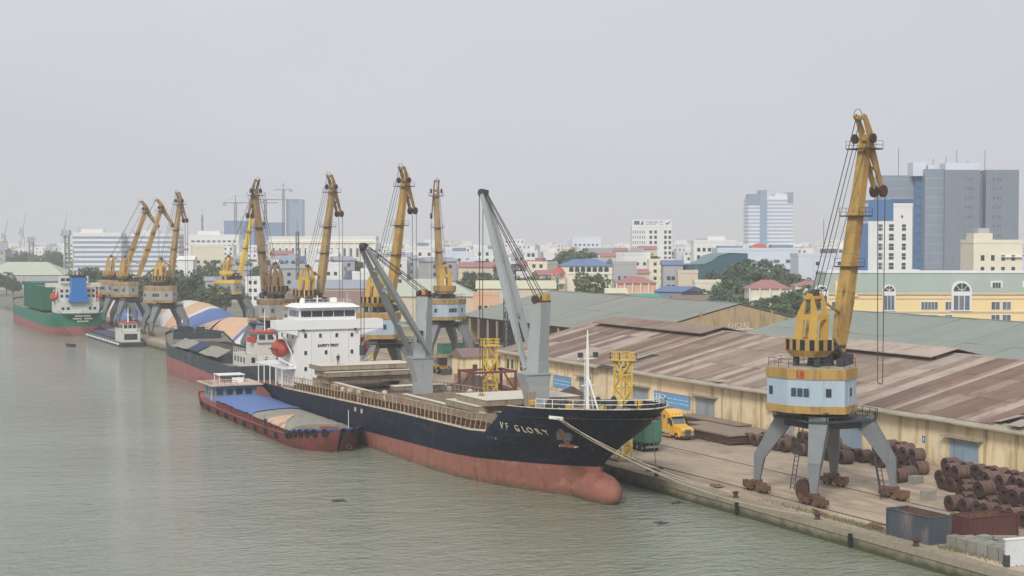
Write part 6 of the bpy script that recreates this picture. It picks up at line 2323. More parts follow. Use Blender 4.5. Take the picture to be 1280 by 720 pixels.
t = thing('grey_tower', 'big grey office tower with vertical fins and roof antennas', 'building', town(181, 715), -HEAD)
for nm, x0, x1, y0, h, mk in (('west_wing', -8.4, 6.2, 12, 57.5, 't_greyglass'), ('glass_strip', 6.0, 9.2, 9, 58, 't_glassblue'), ('glass_front', 8.6, 17.2, 2, 60, 't_greyglass'), ('finned_front', 17.2, 32.8, 0, 59.6, 't_towergrey'),
                              ('recess', 32.4, 36.2, 6, 58, 't_slate'), ('finned_front', 36.0, 50.7, 0, 59.6, 't_towergrey')):
    o = MB().box(x0, x1, y0, 30, 0, h).build(nm, M[mk], t)
    if nm == 'finned_front':
        n = int((x1 - x0) / .95)
        for k in range(n + 1):
            x = x0 + (x1 - x0) * k / n
            MB().box(x - .14, x + .14, -.45, 0, 0, h).build('fin', M['t_slate'], o)
        for f in range(12):
            for k in range(3):
                win(o, lerp(x0, x1, .62) + k * 1.5 if x0 < 25 else lerp(x0, x1, .25) + k * 1.5, -.05, 8 + 4.3 * f, .9, 1.2, 'window_grey')
    if nm == 'glass_strip':
        for f in range(13):
            MB().box(x0, x1 + .1, y0 - .1, y0 + .1, 5 + 4.2 * f, 5.9 + 4.2 * f).build('spandrel', M['t_navy'], o)
    if nm in ('glass_front', 'west_wing'):
        for f in range(13):
            MB().box(x0, x1, y0 - .06, y0 + .05, 4 + 4.3 * f, 4.25 + 4.3 * f).build('floor_line', M['t_grey'], o)
for x, a, h in ((4, 6, 3.6), (19, 16, 3.2), (11, 3, 2.2)):
    MB().box(x, x + a, 6, 16, 57, 59.8 + h).build('plant_room', M['t_cool'], t)
for x, h in ((-2, 10), (25, 9), (38, 9), (20, 6), (14, 5), (30, 4)):
    MB().tube([(x, 9, 57), (x, 9, 60 + h)], .16, 5).build('antenna', M['crane_grey'], t)

t = building('cream_building', 'cream building with balconies at the edge of town beside the grey tower', 'building', 149.5, 480, 15, 14, 27.0, 't_cream', 6, 4, 1.1, 1.7, 4.2, 3.6)
topbox(t, -4.6, 0, 27, 5.8, 8, 2.8, 't_cream')
topbox(t, -3.8, 2, 29.8, 3.5, 4, 1.6, 't_grey')
for k in range(3):
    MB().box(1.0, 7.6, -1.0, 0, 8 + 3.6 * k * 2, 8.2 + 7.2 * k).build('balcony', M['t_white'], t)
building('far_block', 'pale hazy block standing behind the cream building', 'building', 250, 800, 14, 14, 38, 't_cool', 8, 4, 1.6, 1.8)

t = building('glass_tower', 'tall blue and white banded office tower rising alone over the trees', 'building', 231.9, 1400, 40, 30, 66, 't_white', 19, 0, wh=2.0, z0=5, pitch=3.35, band='t_blue', parapet=False)
MB().box(-9.5, -3.5, -1.2, 20, 0, 71.5).build('lift_shaft', M['t_bluegrey'], t)
MB().box(-20, -9.5, -.4, 15, 58, 68).build('crown', M['t_slate'], t)
MB().box(4, 15, 1, 20, 66, 68.5).build('crown', M['t_cool'], t)
MB().box(15, 20.2, -.3, 20, 60, 69.5).build('crown', M['t_slate'], t)
t = building('hotel_block', 'tall white block with a rooftop sign reading DEEP C', 'building', 89.7, 1000, 25.6, 16, 35.5, 't_white', 9, 0, parapet=True)
for f in range(9):
    z = 5.5 + 3.35 * f
    for x in (-.8, 2.3, 8.6, 11.4):
        win(t, x, 0, z, 1.7, 2.0, 'window_dark')
    for k in range(6):
        win(t, -12 + k * 1.45, 0, z, .55, 1.9, 'window_grey')
MB().box(-12.6, 12.8, 0, .3, 36.3, 40.2).build('sign_board', M['t_white'], t)
lettering('DEEP C', 3.4, M['t_slate'], t, (1.5, -.1, 37), (1, 0, 0), name='sign_lettering')
MB().box(-11.5, -8, -.12, .0, 37, 39.4).build('sign_mark', M['t_navy'], t)
MB().prism([(-7.6, 37), (-5.4, 37), (-5.6, 39.4), (-6.2, 39.4)], .0, .12, Matrix(((1, 0, 0, 0), (0, 0, -1, 0), (0, 1, 0, 0), (0, 0, 0, 1)))).build('sign_mark', M['t_navy'], t)
MB().prism([(8.6, 38), (9.2, 37), (9.9, 37), (12.6, 39.6), (9.4, 38)], .0, .12, Matrix(((1, 0, 0, 0), (0, 0, -1, 0), (0, 1, 0, 0), (0, 0, 0, 1)))).build('sign_mark', M['t_navy'], t)
t = building('white_building', 'white building with arched top windows behind the teal shed', 'building', 104, 800, 21.7, 14, 26.5, 't_white', 5, 7, 1.6, 1.9, 11, 3.8)
topbox(t, 1, 2, 26.5, 9, 8, 2.8, 't_white'); topbox(t, -6, 2, 26.5, 5, 6, 1.6, 't_grey')
t = thing('teal_shed', 'dark teal metal hall with a curved pale roof', 'hall', town(79.5, 600), -HEAD + .25)
m = MB()
pts = [(0, 18.5), (3, 20.5), (6, 21.6), (9, 22.2), (13, 22.0)]
poly = [(-12, 0), (12, 0), (12, 22.4), (4, 22.4), (0, 21.4), (-3, 19.4), (-6, 18.2), (-12, 18.0)]
Mz = Matrix(((1, 0, 0, 0), (0, 0, -1, 0), (0, 1, 0, 0), (0, 0, 0, 1)))
MB().prism(poly, -16, 0, Mz).build('hall_wall', M['t_teal'], t)
m = MB()
m.grid([[(x, y, z + .15) for x, z in poly[2:]] for y in (-.3, 16.3)])
m.build('hall_roof', M['t_tealroof'], t)
t = building('white_complex', 'wide pale blue-white building with a small red dome', 'building', 104, 660, 34, 20, 23.4, 't_cool', 2, 6, 2.6, 1.4, 14.5, 4.0, wm='window_grey')
MB().lathe([(4.2, 23.4), (3.6, 24.6), (2.2, 25.6), (.3, 26.1)], 16, T(1.6, 8, 0)).build('red_dome', M['r_red'], t)
topbox(t, -11, 3, 23.4, 10, 9, 1.6, 't_slate'); topbox(t, 11, 3, 23.4, 9, 9, 2.0, 't_slate')
t = building('white_complex', 'white office wing with long dark windows and a red roof edge', 'building', 127, 610, 30, 18, 21.6, 't_cool', 0, 0)
for z in (10.4, 14.6, 18.4):
    for x in (-7.5, 2.5, 9.0) if z > 12 else (-1, 7):
        win(t, x, 0, z, 4.2 if x > 0 else 1.4, 1.4, 'window_dark')
topbox(t, 2, 1, 21.6, 18, 10, 3.0, 't_white'); topbox(t, -3, 1, 21.6, 7, 8, 2.6, 'r_pink'); topbox(t, 6, 3, 24.6, 9, 6, 2.4, 't_white')
for k in range(5):
    win(t, -5 + 3.4 * k, 1, 23.2, 1.6, 1.2, 'window_grey')
for x in (-4, 9):
    MB().tube([(x, 6, 24), (x, 6, 36)], .14, 5).build('antenna', M['crane_grey'], t)


def villa(label, u, d, w, dep, h, wall, roofm, fl=2, rh=2.6, cols=4, rot=0.0):
    t = building('villa', label, 'house', u, d, w, dep, h, wall, fl, cols, 1.5, 1.8, 3.2, 3.6, scols=2, rot=rot, roof=('hip', roofm, rh))
    for k in range(cols + 1):
        x = -w / 2 + w * k / cols
        MB().box(x - .2, x + .2, -1.0, -.6, 0, h).build('column', M['t_white'], t)
    MB().box(-w / 2, w / 2, -1.0, 0, h - 3.6, h - 3.3).build('balcony', M['t_cream'], t)
    return t


villa('cream villa with a pinkish red hip roof among the trees', 78.5, 475, 12.4, 10, 12.9, 't_cream', 'r_pink')
villa('low house with a flat pinkish red roof beside the mansard building', 96, 500, 10, 9, 13.0, 't_cream', 'r_pink', rh=1.6)
t = building('arcade_house', 'pale yellow house with a row of arches under a bright blue roof', 'house', 26.5, 560, 19, 12, 18.3, 't_cream', 0, 0, roof=('hip', 'r_blue', 2.4))
for k in range(7):
    x = -5.2 + 2.1 * k
    a = MB().prism([(-.8, 16.2)] + [(.8 * -math.cos(math.pi * j / 8), 17.3 + .7 * math.sin(math.pi * j / 8)) for j in range(9)] + [(.8, 16.2)], -.05, .08, T(x, 0, 0) @ Mz)
    a.build('arch_window', M['window_dark'], t)
for x in (2.2, 4.4):
    win(t, x, 0, 13.3, 1.0, 1.6)
MB().box(-6.6, 9.4, -.25, 0, 15.4, 15.8).build('cornice', M['t_white'], t)
MB().box(-12.4, -7.4, -2.5, 4, 8, 8.3).build('terrace', M['t_grey'], t)
MB().box(-12.4, -7.4, -2.5, 4, 11.8, 12.1).build('terrace', M['t_grey'], t)
MB().lathe([(2.6, 15.6), (1.6, 17.2), (.1, 18.2)], 12, T(-9.8, 0, 0)).build('red_parasol', M['r_red'], t)
for x in (-12.2, -7.6):
    MB().box(x - .2, x + .2, -2.3, -1.9, 0, 15.6).build('column', M['t_pink'], t)
t = villa('peach house with a pink hip roof behind the green-grey shed', 41.5, 520, 13.4, 10, 13.2, 't_pink', 'r_pink', cols=5, rh=2.2)
for (nm, lab, cat, a, k) in (
    ('low_house', 'pale peach low house left of the pink-roofed house', 'house', (33.5, 500, 6, 8, 10.6, 't_pink'), dict(fl=2, cols=2, roof=('gable', 'r_cream', 1.6))),
    ('canopy_shed', 'shed with a turquoise sheet roof behind the green-grey shed', 'shed', (38.8, 455, 7.5, 8, 11.0, 't_slate'), dict(roof=('gable', 'r_turq', 1.0))),
    ('canopy_shed', 'long shed with a slanting blue sheet roof', 'shed', (48.0, 480, 9, 18, 11.8, 't_slate'), dict(rot=-.5, roof=('gable', 'r_blue', 1.5))),
    ('cream_box', 'plain cream rooftop block beside the teal hall', 'building', (58.7, 520, 6.6, 8, 16.9, 't_beige'), dict(fl=1, cols=1)),
    ('low_house', 'white low house in front of the teal hall', 'house', (62.8, 500, 8.2, 8, 14.2, 't_cream'), dict(fl=3, cols=4, ww=.8, wh=1.2)),
    ('blue_roof_house', 'small house with a blue gable roof left of the teal hall', 'house', (62.0, 600, 7.6, 9, 18.0, 't_grey'), dict(fl=4, cols=3, roof=('gable', 'r_blue', 1.8))),
    ('rusty_shed', 'low brown roofed shed between the cream block and the trees', 'shed', (55.5, 470, 13, 8, 9.6, 't_grey'), dict(roof=('gable', 'r_brown', 1.4))),
    ('grey_block', 'grey unfinished block behind the blue-roofed arcade house', 'building', (45.5, 800, 12.7, 12, 22.6, 't_grey'), dict(fl=5, cols=3, rot=.2)),
    ('grey_block', 'small grey block right of the arcade house', 'building', (43.5, 600, 9, 10, 18.6, 't_grey'), dict(fl=4, cols=3, ww=.9)),
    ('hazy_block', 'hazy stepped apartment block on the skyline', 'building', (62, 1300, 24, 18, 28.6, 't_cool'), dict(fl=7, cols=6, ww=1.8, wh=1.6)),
    ('pale_shed', 'shed with a wide cream roof behind the lattice mast', 'shed', (1.4, 540, 27, 20, 10.8, 't_beige'), dict(roof=('gable', 'r_cream', 2.6))),
    ('orange_house', 'low orange house beside the lattice mast', 'house', (-8.2, 490, 8, 8, 10.6, 't_pink'), dict(fl=2, cols=3, ww=1.0)),
    ('pale_shed', 'wide shed with a pale green hip roof behind the slim crane', 'shed', (-27, 500, 31, 22, 9.6, 't_beige'), dict(roof=('hip', 'r_palegreen', 5.4))),
    ('brown_shed', 'long shed with a brown-lilac roof beside the ochre crane', 'shed', (-56, 470, 26, 16, 7.8, 't_grey'), dict(roof=('gable', 'r_brown', 4.4))),
    ('beige_shed', 'long beige shed with a grey roof behind the brown one', 'shed', (-62, 560, 34, 14, 10.2, 't_beige'), dict(roof=('gable', 'r_grey', 3.0))),
    ('white_silo_house', 'plain white gabled block left of the far cranes', 'building', (-146.6, 700, 7.0, 8, 18.6, 't_white'), dict(roof=('gable', 't_white', 1.8))),
    ('pale_shed', 'large shed with a pale green roof beyond the green ship', 'shed', (-268, 850, 46, 26, 8.2, 't_grey'), dict(fl=1, cols=14, ww=1.6, wh=2, z0=4, roof=('hip', 'r_palegreen', 7.0))),
    ('office_wing', 'long pale office with blue window bands on the far waterfront', 'building', (-292.5, 1100, 34, 18, 31.5, 't_white'), dict(fl=8, band='t_bluegrey', wh=1.7, z0=5, pitch=3.4)),
    ('office_wing', 'second long pale office wing with blue window bands', 'building', (-256.5, 1112, 38, 18, 30.6, 't_white'), dict(fl=8, band='t_bluegrey', wh=1.7, z0=5, pitch=3.4)),
    ('office_wing', 'farther white office wing right of the banded offices', 'building', (-214, 1120, 36, 18, 30.2, 't_white'), dict(fl=8, cols=9, ww=2.4, wh=1.5, wm='window_grey')),
    ('columned_hall', 'broad white classical hall with tall pilasters on the skyline', 'building', (-109.6, 900, 62, 20, 28.6, 't_white'), dict(fl=2, cols=16, ww=1.4, wh=5.0, z0=12, pitch=8, wm='window_grey')),
):
    t = building(nm, lab, cat, *a, **k)
    if nm == 'columned_hall':
        for i in range(17):
            x = -30.5 + 61 * i / 16
            MB().box(x - .5, x + .5, -.5, 0, 6, 25.5).build('pilaster', M['t_cream'], t)
        MB().box(-31.6, 31.6, -.8, .3, 25.5, 26.8).build('cornice', M['t_cream'], t)
        MB().box(4.5, 10.5, -1.0, -.6, 13.4, 19.5).build('sign_panel', M['t_glassblue'], t)
        MB().box(-8, 10.5, -1.0, -.6, 12.0, 13.3).build('sign_panel', M['r_pink'], t)
    if nm == 'office_wing':
        topbox(t, -4, 3, k.get('x', 0) + a[4], a[2] * .45, 8, 3.4, 't_white')
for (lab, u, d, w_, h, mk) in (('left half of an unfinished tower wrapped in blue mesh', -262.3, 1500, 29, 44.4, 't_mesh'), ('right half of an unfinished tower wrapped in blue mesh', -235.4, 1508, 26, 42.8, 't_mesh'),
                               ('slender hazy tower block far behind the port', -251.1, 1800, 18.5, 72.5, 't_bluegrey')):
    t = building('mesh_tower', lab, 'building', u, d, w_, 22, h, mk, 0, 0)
    for f in range(int(h / 4.4)):
        MB().box(-w_ / 2 - .1, w_ / 2 + .1, -.15, .1, 3 + 4.4 * f, 3.5 + 4.4 * f).build('floor_slab', M['t_slate'], t)

# apartment rows
apts = ((-47.2, 800, 16.4, 23.4, 't_white', 3), (-30, 822, 20, 20.6, 't_cool', 4), (-11, 812, 18, 21.8, 't_white', 4), (9.2, 760, 6.6, 21.6, 't_white', 2), (18.1, 762, 5.4, 20.8, 't_white', 2), (3.7, 860, 8, 19.4, 't_grey', 2),
        (-62, 840, 12, 22.0, 't_white', 3), (-20, 770, 9, 17.0, 't_cool', 2), (-3, 745, 8.5, 16.4, 't_white', 2), (-38, 765, 7.5, 15.0, 't_cool', 2), (-74, 850, 10, 20, 't_cream', 3), (12.8, 830, 6, 20.5, 't_grey', 2))
look = ('broad white apartment block with the tallest roof of its row', 'pale blue-white apartment block beside the tall white one', 'white apartment block behind the palms', 'narrow white apartment slab with a blank side', 'slimmest white apartment slab with dark roof tank',
        'grey block squeezed behind the white slabs', 'white apartment block half hidden by the ochre crane jib', 'low pale blue house in front of the apartment row', 'low white house in front of the apartment row', 'small pale blue house before the tall white block',
        'cream apartment block seen beside the ochre jib', 'grey block between the two narrow slabs')
for (u, d, w_, h, mk, c), lab in zip(apts, look):
    t = building('apartment_block', lab, 'building', u, d, w_, 12, h, mk, 6, c, 1.5, 1.7, 3.6, 3.3, scols=3, rot=random.Random(int(u * 7)).uniform(-.08, .08), group='apartment rows behind the port')
    if c > 1:
        topbox(t, w_ * .1, 2, h, w_ * .35, 5, 2.6, 't_slate' if c > 2 else mk)
    for f in range(5):
        if c > 2:
            MB().box(-w_ / 2 + 1, -w_ / 2 + w_ / c, -1.0, 0, 2.4 + 3.3 * f, 2.65 + 3.3 * f).build('balcony', M['t_white'], t)

# hazy low town in between: countable houses that only their place tells apart
rt = random.Random(77)
nhouse = 0
kinds = [('pale flat-roofed town house in the hazy town', 't_white', None), ('cream flat-roofed town house in the hazy town', 't_cream', None),
         ('grey town house with a sheet roof in the hazy town', 't_grey', ('gable', 'r_grey', 1.8)), ('town house with a red roof in the hazy town', 't_beige', ('gable', 'r_pink', 2.0)),
         ('pale blue town house in the hazy town', 't_blue', None)]
for k in range(620):
    d = rt.choice([rt.uniform(640, 820), rt.uniform(640, 1000), rt.uniform(820, 1500), rt.uniform(1000, 1600)])
    px = rt.uniform(-30, 1300)
    u = (px - 640) / 1950 * d
    if px > 830 and d < 900 or any(a < u < b and c < d < e for a, b, c, e in ((70, 110, 960, 1030), (10, 45, 540, 590), (-85, 27, 735, 885), (-150, -70, 870, 940), (-320, -185, 1080, 1150), (-156, -138, 680, 720), (34, 56, 780, 830), (48, 78, 1270, 1330))):
        continue
    h = rt.uniform(9, 19) + (rt.uniform(2, 8) if rt.random() < .2 else 0)
    top = 298 + (28.2 - h) * 1950 / d
    lim = 301 if 480 < px < 790 else 306
    if top < lim:
        h = 28.2 - rt.uniform(lim - 298, 16) * d / 1950
        if h < 6:
            continue
    lab, wm_, rf = rt.choice(kinds if rt.random() < .4 else kinds[:3:2] + kinds[:1])
    w_ = rt.uniform(6, 16)
    stair = not rf and rt.random() < .6
    lab = ('narrow ' if w_ < 9 else 'broad ' if w_ > 12.5 else 'mid-sized ') + lab
    if stair:
        lab = lab.replace('town house', 'town house with a rooftop stair hut')
    if px < 250 and d < 1130:
        continue
    nhouse += 1
    if nhouse > 300:
        break
    fl = 0 if d > 1250 else 5
    tb = building('town_house', lab, 'house', u, d, w_, rt.uniform(8, 14), h, wm_, fl, max(2, int(w_ / 3.4)), 1.4, 1.5, 3.2, 3.3, rot=rt.uniform(-.4, .4), roof=rf, group='houses: ' + lab.split(' in the')[0])
    if stair:
        topbox(tb, rt.uniform(-.2, .2) * w_, 1.5, h, w_ * .4, 4, rt.uniform(1.5, 2.8), rt.choice(['t_white', 't_grey', 't_slate', 'r_pink']))

far = MB()          # beyond: a mass of far roofs nobody could count
for k in range(1700):
    d = rt.choice([rt.uniform(1000, 1700), rt.uniform(1300, 3600)])
    u = rt.uniform(-.36, .36) * d
    if u < -.2 * d and d < 1350:
        continue
    h = min(rt.uniform(9, 24), 28.2 - rt.uniform(3.5, 11) * d / 1950) if rt.random() < .94 else rt.uniform(20, 28)
    if h < 4:
        continue
    w_ = rt.uniform(8, 22)
    p = town(u, d)
    far.cur = rt.choice([0, 0, 1, 2])
    Mh = T(p[0], p[1], 0, -HEAD + rt.uniform(-.4, .4))
    far.box(-w_ / 2, w_ / 2, 0, 14, 0, h, Mh)
    if d < 2000:
        far.cur = 3
        nc = max(2, int(w_ / 3.2))
        for f in range(3):
            for c in range(nc):
                if rt.random() < .8:
                    x, z = -w_ / 2 + w_ * (c + .5) / nc, h - 2 - 3.3 * f
                    if z > 2:
                        far.box(x - .65, x + .65, -.08, .02, z - .75, z + .75, Mh)
tag(far.build('far_town', [M['t_white'], M['t_cool'], M['t_beige'], M['window_grey']]), 'hazy mass of far town roofs under the skyline', 'town', kind='stuff')

# tower cranes, far harbour cranes and masts
def tower_crane(label, u, d, h, jl, rot):
    t = thing('tower_crane', label, 'crane', town(u, d), rot, 'hazy tower cranes over the town')
    m = MB()
    lattice(m, 0, 0, 0, h, 2.0, 3.0, .22)
    m.build('mast', M['crane_grey'], t)
    m = MB()
    m.beam((-12, 0, h), (jl, 0, h), .9, .9)
    m.beam((0, 0, h), (0, 0, h + 7), .7)
    m.build('jib', M['crane_grey'], t)
    MB().box(-12, -9, -1, 1, h - 3, h).build('counterweight', M['concrete'], t)
    m = MB()
    m.beam((0, 0, h + 7), (jl * .7, 0, h + .5), .2)
    m.beam((0, 0, h + 7), (-11, 0, h + .5), .2)
    m.build('tie_bar', M['crane_grey'], t)


tower_crane('hazy tower crane left of the mesh-wrapped tower', -262, 1480, 62, 40, -HEAD)
tower_crane('hazy tower crane beside the slender hazy tower', -262, 1790, 84, 14, -HEAD + 2.6)
tower_crane('hazy tower crane between the mesh tower and the slender tower', -240, 1520, 66, 34, -HEAD + .5)
for i, (u, d, h, lab) in enumerate(((-845, 2600, 62, 'faint distant harbour crane at the left end of the skyline'), (-815, 2600, 76, 'faint distant harbour crane, tallest of the far group'), (-752, 2620, 72, 'faint distant harbour crane beside the river trees'), (-735, 2640, 50, 'lowest faint harbour crane of the far group'),
                                    (-258, 905, 30, 'slender lattice water tower behind the pale green shed'), (-268, 870, 26, 'lattice loading mast rising over the pale green shed'))):
    t = thing('far_crane' if i < 4 else 'lattice_mast', lab, 'crane' if i < 4 else 'mast', town(u, d), -HEAD + .4 * i)
    m = MB()
    if i < 4:
        for a in (-4, 4):
            m.beam((a, 0, 0), (a * .5, 0, h * .42), .9)
        m.beam((0, 0, h * .4), (0, 0, h * .55), 3.0)
        m.build('portal', M['crane_grey'], t)
        MB().beam((0, 0, h * .52), (6, 0, h), 1.3, 1.3, .6, .6).build('jib', M['crane_grey'], t)
        MB().beam((-5, 0, h * .45), (-3, 0, h * .6), 2.2).build('counterweight', M['crane_grey'], t)
    else:
        lattice(m, 0, 0, 0, h, 2.2, 3.0, .16)
        m.build('mast', M['crane_grey'], t)
        MB().box(-1.9, 1.9, -1.9, 1.9, h, h + 3).build('tank', M['t_grey'], t)
for (u, d, h, lab) in ((-238, 1200, 46, 'thin radio mast left of the mesh-wrapped tower'), (-205, 1180, 40, 'thin lattice radio mast over the white office wing'), (-88, 640, 31, 'slim chimney mast behind the twin cranes')):
    m = MB()
    lattice(m, 0, 0, 0, h, 1.0, 3.0, .12)
    m.tube([(0, 0, h), (0, 0, h + 5)], .1, 5)
    tag(m.build('radio_mast', M['crane_grey'], loc=town(u, d)), lab, 'mast')

# clutter in the inner yard: loaders, stacks of crates
rk = random.Random(19)
for (x, y, lab) in ((133, 275 + 22, 'small wheel loader parked in the yard near the inner crane'), (150, 335, 'wheel loader parked before the open storage shed'), (126, 300, 'wheel loader beside the coal heap')):
    t = thing('wheel_loader', lab, 'loader', (x, y, 0.02), rk.uniform(0, 6))
    MB().box(-1.1, 1.1, -2.4, .6, .8, 2.0).build('body', M['crane_yellow'], t)
    c = MB().box(-.9, .9, -.6, 1.0, 2.0, 3.4).build('cab', M['window_dark'], t)
    MB().box(-1, 1, -.7, 1.1, 3.4, 3.55).build('cab_roof', M['crane_yellow'], c)
    m = MB()
    m.beam((-.8, .8, 1.4), (-.8, 3.2, .7), .25)
    m.beam((.8, .8, 1.4), (.8, 3.2, .7), .25)
    m.build('lift_arm', M['crane_yellow'], t)
    MB().hexa([(-1.4, 3.0, .1), (1.4, 3.0, .1), (1.4, 4.0, .2), (-1.4, 4.0, .2), (-1.4, 3.0, 1.2), (1.4, 3.0, 1.2), (1.4, 3.4, 1.1), (-1.4, 3.4, 1.1)]).build('bucket', M['crane_dark'], t)
    for sx in (-1, 1):
        for yy in (-1.6, 1.2):
            wheel_part(t, sx * 1.15, yy, .75, .5)
stack_cols = ('container_blue', 'container_red', 'container_green', 'hatch_side', 'tarp_grey')
for i, (x, y, lab) in enumerate(((157, 318, 'blue-grey container under the open shed front'), (160, 327, 'dark red container under the open shed front'), (153, 352, 'green container beside the inner rails'), (163, 365, 'tan container at the far end of the shed'), (158, 300, 'grey container by the shed corner'))):
    container('container', lab, (x, y, .02), R(80 + 10 * i), 6.06, stack_cols[i])
for i, (x, y, a, b, h, lab) in enumerate(((128, 268, 3, 3, 1.6, 'stack of pale crates near the sand heap'), (137, 288, 4, 2.4, 1.5, 'stack of crates behind the warehouse corner'), (146, 300, 3, 3, 2.0, 'stack of crates at the foot of the lattice mast'), (124, 283, 3.5, 3, 1.4, 'stack of crates beside the loader'), (112, 300, 3, 4, 1.8, 'stack of crates on the quay behind the white bridge'))):
    t = thing('crate_stack', lab, 'crates', (x, y, .02), rk.uniform(0, 1.5))
    for p in range(3):
        for q in range(2):
            for r_ in range(2):
                MB().box(-a / 2 + a / 3 * p, -a / 2 + a / 3 * p + a / 3.2, -b / 2 + b / 2 * q, -b / 2 + b / 2 * q + b / 2.1, r_ * h / 2, r_ * h / 2 + h / 2.08).build('crate', M['wood'], t)
building('yard_office', 'small pale yellow yard house under the forward deck crane', 'house', *(lambda p: (p.dot(GU), p.dot(GD)))(Vector((128.5, 283.5, 0))), 9, 6, 4.6, 'wall_yellow', 1, 3, 1.0, 1.4, 2.4, 3, rot=HEAD, roof=('gable', 'r_brown', 1.6))

# ------------------------------------------------------------------ trees
mm('leaf_a', C(88, 104, 74), .8, .3, .3, rnd=.3); mm('leaf_b', C(104, 118, 80), .8, .3, .3, rnd=.3); mm('leaf_c', C(76, 98, 76), .8, .3, .3, rnd=.28); mm('bark', C(96, 84, 72), .9, .2)


def crown_mesh(seed, leafm, rx, rz_, z0, nclump, nleaf, size):
    rs = random.Random(seed)
    m = MB()
    for c in range(nclump):
        while True:
            p = Vector((rs.uniform(-1, 1), rs.uniform(-1, 1), rs.uniform(-1, 1)))
            if .3 < p.length < 1 and (p.z > -.75) and rs.random() < .55 + .45 * math.sin(3 * math.atan2(p.y, p.x) + seed + 2 * p.z):
                break
        c0 = Vector((p.x * rx, p.y * rx, z0 + rz_ + p.z * rz_))
        cr = rs.uniform(.10, .27) * rx
        for k in range(nleaf):
            q = Vector((rs.gauss(0, 1), rs.gauss(0, 1), rs.gauss(0, 1))).normalized()
            ctr = c0 + Vector((q.x, q.y, q.z * .8)) * cr * rs.uniform(.55, 1.05)
            n = (q + Vector((rs.uniform(-.6, .6), rs.uniform(-.6, .6), rs.uniform(-.2, .8)))).normalized()
            a = n.orthogonal().normalized()
            a.rotate(Matrix.Rotation(rs.uniform(0, 6.28), 3, n))
            b = n.cross(a)
            s = size * rs.uniform(.6, 1.3)
            m.add([ctr - a * s, ctr + b * s * .6, ctr + a * s, ctr - b * s * .6], [(0, 1, 2, 3)])
    return m.mesh('crown', M[leafm])


def trunk_mesh(seed, h, r, rx):
    rs = random.Random(seed)
    m = MB()
    m.tube([(0, 0, -.2), (rs.uniform(-.2, .2), rs.uniform(-.2, .2), h * .5), (rs.uniform(-.3, .3), rs.uniform(-.3, .3), h)], [r, r * .75, r * .4], 7)
    for k in range(5):
        a = k * 1.26 + rs.uniform(-.3, .3)
        m.tube([(0, 0, h * rs.uniform(.55, .8)), (rx * .3 * math.cos(a), rx * .3 * math.sin(a), h * 1.05), (rx * .6 * math.cos(a), rx * .6 * math.sin(a), h * 1.35)], [r * .45, r * .3, r * .12], 5)
    return m.mesh('trunk', M['bark'])


def palm_mesh(seed):
    rs = random.Random(seed)
    m = MB()
    for k in range(18):
        a = 2 * math.pi * k / 18 + rs.uniform(-.15, .15)
        up = rs.uniform(-.2, .9)
        L = rs.uniform(1.9, 2.6)
        prev = None
        for j in range(6):
            f = j / 5
            r = L * f
            z = 9 + up * r * .6 - .42 * r * r * .5
            w_ = .32 * (1 - f) + .06
            p = Vector((r * math.cos(a), r * math.sin(a), z))
            sd_ = Vector((-math.sin(a), math.cos(a), -.25)) * w_
            sd2 = Vector((-math.sin(a), math.cos(a), .25)) * w_
            cur = (p - sd_ * 1, p, p + sd2)
            if prev:
                m.add([prev[0], prev[1], cur[1], cur[0]], [(0, 1, 2, 3)])
                m.add([prev[1], prev[2], cur[2], cur[1]], [(0, 1, 2, 3)])
            prev = cur
    return m.mesh('crown', M['leaf_b']), MB().tube([(0, 0, -.2), (.1, 0, 4.5), (0, .1, 9)], [.2, .15, .12], 7).mesh('trunk', M['bark'])


kindsT = {'round': (crown_mesh(1, 'leaf_a', 3.7, 3.7, 2.7, 74, 34, .30), trunk_mesh(1, 4.2, .28, 3.4)),
          'wide': (crown_mesh(2, 'leaf_c', 4.9, 3.4, 3.3, 92, 34, .32), trunk_mesh(2, 4.4, .32, 4.4)),
          'tall': (crown_mesh(3, 'leaf_b', 2.5, 4.0, 2.0, 60, 34, .28), trunk_mesh(3, 4.6, .22, 2.4)),
          'palm': palm_mesh(4)}
TL = {'round': 'rounded dark green tree', 'wide': 'broad spreading dark green tree', 'tall': 'slender light green tree', 'palm': 'tall palm with a drooping feathery crown'}
rtree = random.Random(12)


def tree(kind, u, d, h, where, group):
    s = h / 10.0
    t = thing('palm_tree' if kind == 'palm' else 'broadleaf_tree', TL[kind] + ' ' + where, 'tree', town(u, d), rtree.uniform(0, 6.28), group)
    t.scale = (s * rtree.uniform(.92, 1.12), s * rtree.uniform(.92, 1.12), s)
    put('crown', kindsT[kind][0], t)
    put('trunk', kindsT[kind][1], t)


def grove(where, group, items):
    for px, y, d, kind in items:
        h = 28.2 - (y - 298) * d / 1950
        tree(kind, (px - 640) / 1950 * d, d, max(h, 5), where, group)


